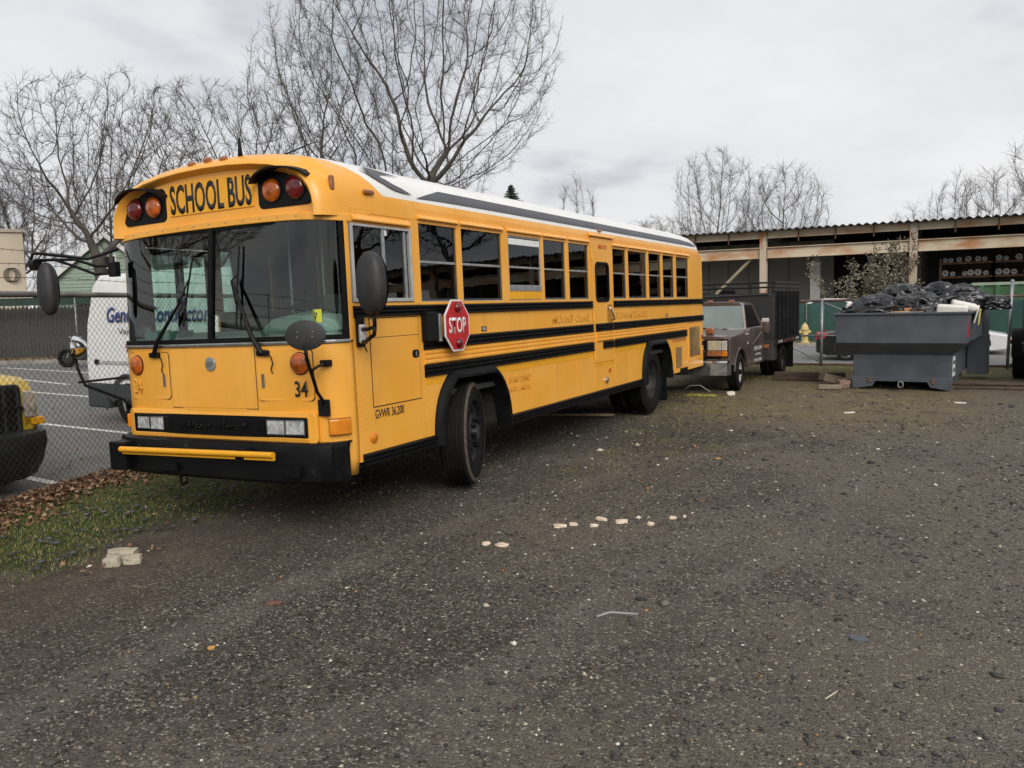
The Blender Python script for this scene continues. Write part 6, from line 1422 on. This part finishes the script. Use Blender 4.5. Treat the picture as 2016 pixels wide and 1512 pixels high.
def tree(key, loc, rz, sc, label, name='bare_tree', group='bare winter trees'):
    t = empty(name, (loc[0], loc[1], 0), rz, label, 'tree', group); t.scale = (sc[0], sc[0], sc[1]) if isinstance(sc, tuple) else (sc,)*3
    for nm, me in zip(('trunk', 'crown'), TREES[key]):
        o = bpy.data.objects.new(nm, me); COL.objects.link(o); o.parent = t
    return t
cnt = [tree_kind('maple', 3, 23.5, 8.4, 7.0, 7.6, 4300, .42, (1.6, 1.2), .0, twigs=2.2, tip=.0095, twl=.8),
       tree_kind('ash', 8, 19.3, 4.5, 7.0, 6.4, 2900, .40, (0, 0), .2, twigs=2.0, tip=.0095, twl=.8),
       tree_kind('oak', 21, 12.6, 5.3, 4.9, 4.9, 2900, .36, (.3, 0), .0, twigs=2.2, tip=.009, twl=.65),
       tree_kind('thin', 33, 12., 2.4, 4.5, 4.5, 1000, .36, (.3, .2), .3, twigs=2., tip=.0095, twl=.7),
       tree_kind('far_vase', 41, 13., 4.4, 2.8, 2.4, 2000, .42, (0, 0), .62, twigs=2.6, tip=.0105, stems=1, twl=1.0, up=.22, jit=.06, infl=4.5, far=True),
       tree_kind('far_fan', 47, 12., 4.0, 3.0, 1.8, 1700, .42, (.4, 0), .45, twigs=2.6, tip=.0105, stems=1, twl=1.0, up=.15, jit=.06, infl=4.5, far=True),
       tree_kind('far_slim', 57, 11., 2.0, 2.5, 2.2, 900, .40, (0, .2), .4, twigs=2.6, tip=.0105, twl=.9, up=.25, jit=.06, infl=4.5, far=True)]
print('tree segments', cnt)
tree('maple', (-27.6, 39.3), -.1, 1.0, 'tallest bare tree with spreading crown rising behind the middle of the bus')
tree('ash', (-32.8, 37.7), 1.2, 1.0, 'tall bare tree just left of the tallest one, rising above the front of the bus')
tree('oak', (-37.6, 35.6), 3.1, 1.2, 'lower bare tree reaching left from the clump behind the bus front')
tree('thin', (-29.8, 40.5), 2.1, 1.15, 'slender bare trunk crowded against the tallest tree')
tree('thin', (-25.8, 41.5), .6, .95, 'slender bare tree right of the tallest tree behind the bus roof')
tree('oak', (-34.0, 24.7), 2.0, 1.0, 'low-forked bare tree with wide crown over the white van')
tree('oak', (-49.5, 28.0), 4.0, .9, 'bare tree at the left edge above the beige building')
tree('thin', (-37.4, 27.4), 1.0, .95, 'slim straight bare trunk beside the wide-crowned tree over the van')
tree('thin', (-43, 33), 3.5, .85, 'thin bare tree in front of the pale green house'); tree('oak', (-48, 29), 5.2, .85, 'broad bare tree behind the beige building')
tree('thin', (-50, 36), .3, 1.0, 'far thin bare tree left of the pale green house'); tree('ash', (-52, 44), 2.6, .62, 'far bare tree beyond the pale green house roof')
tree('oak', (-46, 42), .9, .95, 'far bare tree seen between the van and the bus roof')
# far trees on the right
far_list = [('far_slim', (-33, 76), .4, (1.25, 1.30), 'leaning bare tree with broken top beyond the bus roof'), ('far_slim', (-29.5, 71), 2, (1.1, .80), 'small bare tree right of the broken-topped one'), ('far_fan', (-27, 78), 1.1, (1.0, .80), 'low bushy bare tree above the middle of the bus roof'),
    ('far_vase', (-23.8, 74), 5, (.9, .72), 'low bare tree left of the twin vase-shaped trees'), ('far_vase', (-18.6, 72.5), 3, (1.05, 1.12), 'taller of the twin vase-shaped bare trees over the shed roof'), ('far_fan', (-13.3, 73.5), 0.2, (1.15, 1.08), 'lower of the twin vase-shaped bare trees over the shed roof'),
    ('far_slim', (-16, 77), 2.4, (1.3, .9), 'bare tree filling the gap between the twin vase-shaped trees'), ('far_slim', (-9.5, 75), 4, (1.2, .62), 'short bare sapling right of the twin vase-shaped trees'), ('far_slim', (-21.5, 79), 1.9, (1.3, .95), 'bare tree behind the taller twin'),
    ('far_slim', (-2.6, 70), 1.5, (1.1, .78), 'short bare tree over the right part of the shed roof'), ('far_slim', (-.3, 70.5), 3.5, (1.1, .98), 'upright bare tree over the right part of the shed roof'), ('far_fan', (2.3, 71), 2.4, (.9, .90), 'bushy bare tree near the right edge over the shed roof'), ('far_vase', (6.9, 62), 1.2, (1.1, 1.02), 'bare tree cut by the right edge of the picture'),
    ('far_slim', (-36, 70), 5, (1.2, .75), 'low bare tree next to the dark spruce')]
for k_, l_, z_, s_, t_ in far_list: tree(k_, l_, z_, s_, t_)
# woods that read as one mass behind the lot and the bus
wd = []
def woods(name, spots, label):
    V = []; F = []; nv = 0
    for key, x, y, s_, rz in spots:
        for me in TREES[key]:
            a = np.empty(len(me.vertices)*3, np.float32); me.vertices.foreach_get('co', a); a = a.reshape(-1, 3)*s_; c_, s2 = math.cos(rz), math.sin(rz)
            V.append(np.stack([a[:, 0]*c_-a[:, 1]*s2+x, a[:, 0]*s2+a[:, 1]*c_+y, a[:, 2]], 1)); f = np.empty(len(me.loops), np.int32); me.loops.foreach_get('vertex_index', f); F.append(f.reshape(-1, 4)+nv); nv += len(a)
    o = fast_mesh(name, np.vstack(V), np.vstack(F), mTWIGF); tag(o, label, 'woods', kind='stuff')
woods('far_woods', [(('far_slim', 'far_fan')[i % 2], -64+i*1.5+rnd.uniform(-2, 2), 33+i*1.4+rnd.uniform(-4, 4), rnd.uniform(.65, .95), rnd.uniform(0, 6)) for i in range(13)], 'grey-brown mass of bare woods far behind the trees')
# trees behind the viewer, which the bus glass mirrors
tree('oak', (-25.0, -8.5), 1.0, 1.15, 'big bare tree behind the viewer mirrored in the windshield'); tree('ash', (-34, -17), 2.0, .75, 'second bare tree behind the viewer mirrored in the windshield')
for k_, l_, s_, t_ in (('maple', (15.5, 27), .8, 'nearest bare tree beyond the right edge mirrored in the driver window'), ('oak', (18, 33.5), 1.1, 'bare tree beyond the right edge mirrored in the first passenger window'), ('oak', (12.5, 33.8), 1.0, 'bare tree before the shed beyond the right edge mirrored in the bus glass'), ('maple', (24, 35), .8, 'far bare tree beyond the right edge mirrored in the bus glass')): tree(k_, l_, 1., s_, t_)
# dark spruce
def spruce():
    t = empty('spruce_tree', (-35.0, 66.0, 0), 0, 'dark pointed evergreen spruce top above the bus roof', 'tree'); MB().cyl((0, 0, 0), (0, 0, 12), .25, 10, .03).build('trunk', mBARK, t)
    V = []; F = []; r2 = random.Random(5)
    for z in np.arange(2., 12.4, .20):
        rad = min(3.2, 6.5*(12.6-z)/10.5)
        for k in range(34):
            a = r2.uniform(0, 2*PI); ln = rad*r2.uniform(.6, 1.08); nseg = max(3, int(ln/.16))
            for q in range(nseg):
                f = (q+.5)/nseg; c_ = Vector((math.cos(a)*ln*f, math.sin(a)*ln*f, z-.22*ln*f+.12*ln*f*f+r2.uniform(-.03, .03)))
                for w_ in range(3):
                    d = Vector((r2.gauss(0, 1), r2.gauss(0, 1), r2.gauss(-.2, .5))).normalized()*r2.uniform(.12, .26); e = d.cross(Vector((r2.gauss(0, 1), r2.gauss(0, 1), r2.gauss(0, 1)))).normalized()*.035
                    b = len(V); V += [c_-e, c_+e, c_+d]; F.append((b, b+1, b+2))
    fast_mesh('crown', np.array(V), np.array(F), M('spruce_needles', (.030, .042, .030), .8, var=.3, scale=2), t)
spruce()
# leafy shrub in front of the shed: dry pale leaves on thin stems
def leafy(name, loc, H, W, nst, nleaf, cols, label, seed):
    t = empty(name, (*loc, .1), 0, label, 'shrub'); r2 = random.Random(seed); segs = []; ends = []
    for k in range(nst):
        p = Vector((r2.gauss(0, W*.18), r2.gauss(0, .3), 0)); d = Vector((r2.gauss(0, .22), r2.gauss(0, .2), 1)).normalized(); hh = H*r2.uniform(.55, 1.0)*(1 if abs(p.x) < W*.3 else .8); n = 9
        for i in range(n):
            d = (d+Vector((r2.gauss(0, .12), r2.gauss(0, .12), .05))).normalized(); q = p+d*hh/n; segs.append((p, q, .025*(1-i/n)+.006, .025*(1-(i+1)/n)+.005, 0)); p = q
            if i > 1:
                for b in range(2):
                    e = (d+Vector((r2.gauss(0, .7), r2.gauss(0, .7), .2))).normalized(); e2 = p+e*r2.uniform(.3, .9)*(1-.4*i/n); segs.append((p, e2, .010, .005, 0)); ends.append((p, e2))
    me = seg_mesh('stems', segs, 4); me.materials.append(mTWIGF); link('trunk', me, None, t)
    V = []; F = []
    for k in range(nleaf):
        a, b = r2.choice(ends); c_ = a.lerp(b, r2.random()**.6)+Vector((r2.gauss(0, .07), r2.gauss(0, .07), r2.gauss(0, .07)))
        d = Vector((r2.gauss(0, 1), r2.gauss(0, 1), r2.gauss(-.3, .8))).normalized()*r2.uniform(.07, .13); e = d.cross(Vector((r2.gauss(0, 1), r2.gauss(0, 1), r2.gauss(0, 1)))).normalized()*r2.uniform(.03, .05); bb = len(V)
        V += [c_-d*.5, c_+e, c_+d*.5, c_-e]; F.append((bb, bb+1, bb+2, bb+3))
    fast_mesh('crown', np.array(V), np.array(F), cols, t)
leafy('dry_leaved_shrub', (-2.75, 35.3), 4.0, 4.4, 26, 5200, island_mat('dry_leaves', [(0, (.22, .19, .13)), (.35, (.15, .13, .09)), (.6, (.28, .25, .18)), (.85, (.11, .10, .07))]), 'tall shrub with pale withered leaves in front of the shed', 4)
# ------------------------------------------------------------------ loose stones, litter, grass, leaves
def stones(name, pts, sizes, mat, flat=(.25, .6), seed=1, kind='stuff', label=None):
    rs = np.random.RandomState(seed); n = len(pts); base = np.array([(1, 0, 0), (0, 1, 0), (-1, 0, 0), (0, -1, 0), (0, 0, 1), (0, 0, -1), (.62, .62, .55), (-.62, .55, .5)], float)[:6]
    V = np.repeat(base[None], n, 0)*rs.uniform(.6, 1.3, (n, 6, 3)); V[:, :, 2] *= rs.uniform(*flat, (n, 1)); V[:, :, 1] *= rs.uniform(.55, 1, (n, 1))
    a = rs.uniform(0, 2*PI, n); c_, s_ = np.cos(a)[:, None], np.sin(a)[:, None]; x = V[:, :, 0]*c_-V[:, :, 1]*s_; y = V[:, :, 0]*s_+V[:, :, 1]*c_; V[:, :, 0] = x; V[:, :, 1] = y
    V *= sizes[:, None, None]; V += pts[:, None, :]; F = np.array([(0, 1, 4), (1, 2, 4), (2, 3, 4), (3, 0, 4), (1, 0, 5), (2, 1, 5), (3, 2, 5), (0, 3, 5)])
    FF = (np.arange(n)[:, None, None]*6+F[None]).reshape(-1, 3); o = fast_mesh(name, V.reshape(-1, 3), FF, mat); tag(o, label, 'gravel' if label else None, kind=kind); return o
def in_view_points(n, dmin, dmax, rs, p=2.0, spread=.72):
    """ground points in front of the viewer, denser close by"""
    u = rs.uniform(0, 1, n); d = dmin*(dmax/dmin)**u if p == 2 else dmin+(dmax-dmin)*u
    t = rs.uniform(-spread, spread, n); yaw = R(28.2); fx, fy = -math.sin(yaw), math.cos(yaw); rx, ry = math.cos(yaw), math.sin(yaw)
    return np.stack([d*(fx+t*rx), d*(fy+t*ry)], 1), d
rs = np.random.RandomState(3)
mGRAV = island_mat('gravel_stones', [(0, (.030, .029, .027)), (.22, (.052, .049, .044)), (.55, (.088, .080, .067)), (.74, (.15, .135, .11)), (.88, (.23, .205, .165)), (.955, (.42, .38, .30)), (.983, (.64, .61, .53)), (.994, (.45, .25, .09))], .75)
XY, d = in_view_points(170000, 2.0, 16., rs)
m = (XY[:, 0] > -5.75+.5*np.sin(XY[:, 1]*1.3)+rs.normal(0, .25, len(d))) & ~((XY[:, 1] > 13) & (rs.uniform(0, 1, len(d)) < .5))
clump = np.array([pnoise((x*.8, y*.8, 3.)) for x, y in XY]); m &= rs.uniform(-.75, .55, len(d)) < clump
brown = (XY[:, 0] < -4.3) & (XY[:, 1] < 5.2) & (rs.uniform(0, 1, len(d)) < .75); m &= ~brown
XY, d = XY[m], d[m]
Z = np.array([gz(x, y) for x, y in XY]); sz = (.0015+.00080*d)*rs.lognormal(0, .55, len(d))
stones('gravel', np.column_stack([XY, Z+sz*.10]), sz, mGRAV, label='dark crushed gravel scattered over the yard', seed=4)
# flat slate chips in the grass and gravel
XY, d = in_view_points(700, 2.2, 14., rs); m = XY[:, 0] > -7.2; XY, d = XY[m], d[m]
Z = np.array([gz(x, y) for x, y in XY])
stones('slate_chips', np.column_stack([XY, Z+.004]), rs.uniform(.010, .034, len(d))*(1+.02*d), island_mat('slate', [(0, (.055, .053, .050)), (.5, (.075, .071, .066)), (.85, (.11, .085, .066))], .75), (.10, .2), 8, label='flat grey slate chips lying in grass and gravel')
def slate_in_grass():
    n = 190; x = rs.uniform(-7.2, -5.6, n); y = rs.uniform(2.6, 6.2, n)
    stones('slate_chips', np.stack([x, y, np.full(n, .022)], 1), rs.uniform(.02, .055, n), MATS.setdefault('slate2', island_mat('slate2', [(0, (.05, .052, .056)), (.5, (.085, .088, .094)), (.9, (.13, .13, .135))], .65)), (.10, .2), 9, label='grey slate pieces lying in the grass strip by the fence')
slate_in_grass()
# grass blades
def grass(name, XY, h, cols, label, seed):
    rs = np.random.RandomState(seed); n = len(XY); a = rs.uniform(0, 2*PI, n); w = .0022+.0012*rs.uniform(0, 1, n); lean = rs.normal(0, .5, (n, 2)); hh = h*rs.uniform(.4, 1.2, n)
    z0 = np.full(n, -.005); dx, dy = np.cos(a)*w, np.sin(a)*w
    p = np.column_stack([XY, z0]); A = p+np.stack([dx, dy, z0*0], 1); B = p-np.stack([dx, dy, z0*0], 1); mid = p+np.column_stack([lean*hh[:, None]*.35, hh*.6]); tip = p+np.column_stack([lean*hh[:, None], hh*(.95-.25*np.abs(lean).sum(1).clip(0, 1))])
    C = mid+np.stack([dx*.7, dy*.7, z0*0], 1); D = mid-np.stack([dx*.7, dy*.7, z0*0], 1)
    V = np.stack([A, B, C, D, tip], 1).reshape(-1, 3); b = np.arange(n)[:, None]*5; F = np.vstack([np.hstack([b, b+1, b+3]), np.hstack([b, b+3, b+2]), np.hstack([b+2, b+3, b+4])])
    o = fast_mesh(name, V, F, cols); tag(o, label, 'grass', kind='stuff')
mGR = island_mat('grass_blades', [(0, (.075, .105, .020)), (.30, (.115, .15, .032)), (.58, (.165, .165, .055)), (.80, (.28, .23, .11))], .6)
mGRD = island_mat('dry_grass_blades', [(0, (.12, .125, .038)), (.35, (.20, .175, .07)), (.65, (.30, .25, .14)), (.9, (.40, .33, .20))], .7)
n = 42000; x = rs.uniform(-8.2, -5.5, n); y = rs.uniform(2.4, 9.0, n); m = (np.array([pnoise((a*1.2, b*1.2, 1.)) for a, b in zip(x, y)])+rs.normal(0, .18, n)+np.clip((-5.95-x)*1.2, -1.5, .4) > .0)
grass('grass', np.stack([x[m], y[m]], 1), .034, mGR, 'short green grass strip beside the chain-link fence', 1)
n = 46000; x = rs.uniform(-5.5, 1.2, n); y = rs.uniform(11.2, 22.3, n); m = (np.array([pnoise((a*.7, b*.7, 5.)) for a, b in zip(x, y)])+rs.normal(0, .15, n)+np.clip((y-19.0)*.5, -.25, .6)+np.clip((-1.2-x)*.4, -.6, .05) > .12)
grass('grass', np.stack([x[m], y[m]], 1), .05, mGRD, 'patchy yellow-green grass between bus, truck and dumpster', 2)
n = 9000; x = rs.uniform(-9, -6.6, n); y = rs.uniform(9, 15, n); grass('grass', np.stack([x, y], 1), .06, mGRD, 'dry grass beyond the bus seen through its wheel arch', 3)
# straw-coloured tufts by the front wheel
n = 1500; c_ = rs.choice(8, n); cx = np.array([-3.5, -3.3, -3.0, -3.6, -2.9, -3.25, -2.5, -3.9])[c_]; cy = np.array([8.0, 8.5, 8.1, 9.2, 9.4, 10.2, 9.9, 10.8])[c_]
grass('grass', np.stack([cx+rs.normal(0, .12, n), cy+rs.normal(0, .14, n)], 1), .022, mGRD, 'straw tufts on the gravel beside the bus', 4)
# fallen leaves along the fence
def leaves(name, XYZ, size, mat, label, seed):
    rs = np.random.RandomState(seed); n = len(XYZ); ang = np.linspace(0, 2*PI, 11)[:-1]; rad = np.array([1, .55, .85, .5, .75, .45, .75, .5, .85, .55])
    base = np.stack([np.cos(ang)*rad, np.sin(ang)*rad, np.zeros(10)], 1); V = np.repeat(base[None], n, 0)*size[:, None, None]
    V[:, :, 2] += (V[:, :, 0]**2/size[:, None])*rs.uniform(-.6, .9, (n, 1))+(V[:, :, 1]**2/size[:, None])*rs.uniform(-.6, .9, (n, 1))
    a, t, t2 = rs.uniform(0, 2*PI, n), rs.normal(0, .38, n), rs.normal(0, .38, n)
    y = V[:, :, 1]*np.cos(t)[:, None]-V[:, :, 2]*np.sin(t)[:, None]; z = V[:, :, 1]*np.sin(t)[:, None]+V[:, :, 2]*np.cos(t)[:, None]; V[:, :, 1], V[:, :, 2] = y, z
    x = V[:, :, 0]*np.cos(t2)[:, None]+V[:, :, 2]*np.sin(t2)[:, None]; z = -V[:, :, 0]*np.sin(t2)[:, None]+V[:, :, 2]*np.cos(t2)[:, None]; V[:, :, 0], V[:, :, 2] = x, z
    x = V[:, :, 0]*np.cos(a)[:, None]-V[:, :, 1]*np.sin(a)[:, None]; y = V[:, :, 0]*np.sin(a)[:, None]+V[:, :, 1]*np.cos(a)[:, None]; V[:, :, 0], V[:, :, 1] = x, y
    V += XYZ[:, None, :]; F = np.arange(n)[:, None]*10+np.arange(10)[None]; 
    tri = np.array([(0, 1, 9), (1, 2, 3), (3, 4, 5), (5, 6, 7), (7, 8, 9), (1, 3, 9), (3, 5, 7), (3, 7, 9)]); FF = (np.arange(n)[:, None, None]*10+tri[None]).reshape(-1, 3)
    o = fast_mesh(name, V.reshape(-1, 3), FF, mat); tag(o, label, 'leaves', kind='stuff')
mLEAF = island_mat('fallen_leaf', [(0, (.13, .065, .034)), (.25, (.19, .10, .052)), (.5, (.26, .155, .085)), (.72, (.33, .22, .14)), (.9, (.085, .045, .028))], .75)
n = 11000; t = rs.uniform(-3.2, 7.5, n); off = -np.abs(rs.normal(0, .30, n))+.16+.10*np.sin(t*2.1); hz = np.clip(.085-.16*np.abs(off-.03), .008, .09)*rs.uniform(.1, 1, n)
P = np.array([tuple(fp(a, b, 0)) for a, b in zip(t, off)]); P[:, 2] = hz+.012
leaves('fallen_leaves', P, rs.lognormal(-3.75, .32, n), mLEAF, 'brown dead leaves drifted along the foot of the chain-link fence', 5)
n = 420; x = rs.uniform(-8, -5.2, n); y = rs.uniform(2.6, 7.5, n); leaves('fallen_leaves', np.stack([x, y, rs.uniform(.008, .025, n)], 1), rs.uniform(.010, .026, n), mLEAF, 'scattered brown leaves on the grass strip in front of the bus', 6)
n = 160; x = rs.uniform(-16, -8.6, n); y = rs.uniform(4.5, 12, n); leaves('fallen_leaves', np.stack([x, y, rs.uniform(.012, .02, n)], 1), rs.uniform(.02, .045, n), mLEAF, 'a few dead leaves on the parking lot asphalt', 7)
n = 700; t = rs.uniform(-6, 9, n); P = np.array([tuple(v0+vd*a+vn*b) for a, b in zip(t, rs.uniform(.2, 1.6, n))]); P[:, 2] = .15; leaves('fallen_leaves', P, rs.uniform(.05, .09, n), mLEAF, 'dead leaves on the verge under the wooden fence', 8)
# mesh of dead leaves caught in the pickup grille
lab = iter(['pale dead leaf stuck on the pickup bumper near the frame edge', 'smaller pale dead leaf stuck on the pickup bumper'])
# bricks and concrete lumps
def rock(name, c, d, rz, mat, label, cat, seed, group=None):
    amp = .45 if name == 'concrete_block' else 1.
    rr = random.Random(seed); bm = bmesh.new(); bmesh.ops.create_cube(bm, size=1); bmesh.ops.subdivide_edges(bm, edges=bm.edges[:], cuts=3, use_grid_fill=True)
    o_ = Vector((rr.uniform(0, 50), 0, 0))
    for v in bm.verts:
        k = 1+amp*(-.25*max(0, v.co.length-.58)*2+.30*pnoise(v.co*2.3+o_)+.14*pnoise(v.co*6+o_)); v.co = Vector((v.co.x*d[0]*k, v.co.y*d[1]*k, v.co.z*d[2]*k))
    me = bpy.data.meshes.new(name); bm.to_mesh(me); bm.free(); o = link(name, me, mat, None, bevel=.004); o.location = (c[0], c[1], c[2]+gz(c[0], c[1])); o.rotation_euler = (rr.uniform(-.08, .08), rr.uniform(-.08, .08), rz); tag(o, label, cat, group); return o
mCON = M('concrete_lump', (.40, .36, .27), .9, var=.2, scale=14, bump=.6, bscale=60); mPALE = M('pale_stone', (.62, .52, .40), .85, var=.2, scale=20, bump=.4, bscale=50)
rock('concrete_block', (-5.42, 3.92, .028), (.20, .11, .07), .55, mCON, 'longest of three pale concrete pieces at the grass edge', 'concrete piece', 1)
rock('concrete_block', (-5.32, 3.76, .026), (.11, .075, .075), .50, mCON, 'squarish pale concrete piece at the front of the three by the grass', 'concrete piece', 2)
rock('concrete_block', (-5.23, 3.86, .028), (.12, .07, .065), .65, mCON, 'third pale concrete piece beside the straw tuft at the grass edge', 'concrete piece', 3)
g = 'pale stone fragments on the gravel'
for i, (x, y, w, dpt, lb) in enumerate(((-3.10, 5.30, .09, .07, 'leftmost tan stone fragment on the gravel in front of the stop sign'), (-2.96, 5.30, .15, .06, 'long tan stone fragment beside the leftmost one'), (-2.78, 5.95, .15, .08, 'white wedge-shaped stone starting the row on the gravel'), (-2.70, 6.03, .10, .05, 'thin white stone touching the wedge-shaped one'), (-2.52, 6.03, .10, .05, 'small white stone in front of the middle of the row'), (-2.54, 6.25, .15, .06, 'flat white stone at the back of the row'), (-2.36, 6.23, .15, .09, 'largest tan block in the row of pale stones'), (-2.12, 6.26, .08, .06, 'small tan stone right of the largest block'), (-2.02, 6.52, .09, .04, 'flat pale sliver near the end of the stone row'), (-1.95, 6.62, .04, .03, 'tiny pale stone ending the row'))):
    rock('stone_fragment', (x, y, .008), (w*.66, dpt*.7, .028), rnd.uniform(-.3, .9), mPALE, lb, 'stone', 10+i, g)
rock('white_stone', (-3.68, 15.55, .03), (.15, .11, .09), .3, M('white_rock', (.66, .63, .55), .8, var=.1), 'rounded white rock on the grass in front of the truck wheel', 'rock', 31)
rock('red_stone', (-3.68, 3.68, .006), (.09, .05, .015), .2, M('red_shale', (.16, .07, .05), .8), 'flat reddish stone chip on the gravel', 'stone', 32)
rock('orange_pebble', (-3.50, 3.02, .008), (.035, .022, .018), .6, M('orange_pebble', (.50, .27, .08), .6), 'small orange pebble low in the foreground gravel', 'pebble', 33)
rock('flat_stone', (-.41, 4.54, .008), (.09, .06, .02), .2, M('blue_slate', (.07, .08, .09), .6), 'flat blue-grey slate chip on the right foreground gravel', 'stone', 34)
# bent white wire and stick
def tubeobj(name, pts, r, mat, label, cat): o = MB().tube(pts, r, 8).build(name, mat, None, smooth=True); tag(o, label, cat); return o
tubeobj('bent_rod', [(-1.76, 4.23, .012), (-1.70, 4.30, .022), (-1.55, 4.34, .020)], .006, M('rod_grey', (.30, .29, .27), .5), 'short bent pale metal rod on the gravel', 'rod')
tubeobj('straw_stem', [(-.47, 3.75, .01), (-.43, 3.84, .015)], .0035, M('straw', (.45, .40, .30), .8), 'thin pale straw stem on the foreground gravel', 'straw')
tubeobj('wooden_pole', [(-5.9, 11.5, .06), (-4.62, 11.95, .045)], .022, M('pole_wood', (.20, .14, .09), .8, var=.3, scale=15), 'thin brown wooden pole lying under the bus', 'pole')
tubeobj('round_log', [(-8.6, 11.3, .22), (-6.3, 12.6, .22)], .17, M('log_bark', (.13, .115, .095), .9, var=.3, scale=10, bump=.5), 'grey log lying beyond the bus seen through its front wheel arch', 'log')
tubeobj('wire_loop', [(-4.6, 15.5, .05), (-4.45, 15.5, .16), (-4.25, 15.5, .17), (-4.05, 15.5, .05)], .006, M('wire_pale', (.4, .38, .35), .6), 'curved pale wire sticking from the grass by the truck', 'wire')
mYR = M('yellow_rope', (.42, .36, .06), .8)
for i in range(1):
    pts = [(-4.15+.25*math.sin(k*.37)+.06*math.sin(k*1.9), 15.15+.16*math.cos(k*.83), .02+.014*math.sin(k*2.3)) for k in range(40)]
    tubeobj('yellow_rope', pts, .005, mYR, 'tangle of yellow rope on the grass by the truck wheel', 'rope')
# timbers and planks near the dumpster
def timber(name, c, d, rz, mat, label, ry=0):
    o = MB().box((0, 0, 0), d).build(name, mat, None, bevel=.008); o.location = c; o.rotation_euler = (0, ry, rz); tag(o, label, 'timber'); return o
mTIM = M('dark_timber', (.085, .055, .038), .85, var=.3, scale=3, stretch=(1, 8, 8), bump=.3); mPLK = M('grey_plank', (.22, .18, .13), .85, var=.25, scale=4, stretch=(1, 8, 8))
timber('timber_beam', (-2.75, 18.75, .09), (1.45, .20, .17), .10, mTIM, 'thick dark timber beam lying between truck and dumpster')
timber('timber_offcut', (-2.15, 18.0, .10), (.55, .30, .16), .5, mPLK, 'grey brown wood offcut resting against the dark beam', .25)
timber('timber_offcut', (-2.12, 17.05, .04), (.42, .22, .08), .15, mPLK, 'short weathered plank end lying before the dumpster corner')
timber('timber_plank', (.55, 18.4, .03), (1.5, .18, .035), .05, mTIM, 'dark plank under the side of the dumpster'); timber('timber_plank', (.62, 17.7, .03), (1.2, .10, .03), .02, mTIM, 'thin dark board in front of the plank under the dumpster')
rock('broken_block', (-1.90, 17.30, .08), (.22, .2, .16), .4, M('brown_block', (.20, .13, .10), .9), 'brown broken block at the dumpster corner', 'block', 41)
rock('broken_block', (-1.95, 18.0, .07), (.22, .18, .14), .9, mCON, 'grey broken concrete block beside the dumpster', 'block', 42)
# white rubbish specks far off
for i, (x, y) in enumerate(((.1, 15.5), (-1.4, 13.6))):
    rock('paper_scrap', (x, y, .012), (.16, .05, .02), .2*i, mFOAM, ['pale paper scrap on the gravel before the dumpster', 'pale paper scrap on the mossy gravel in front of the truck'][i], 'scrap', 50+i)
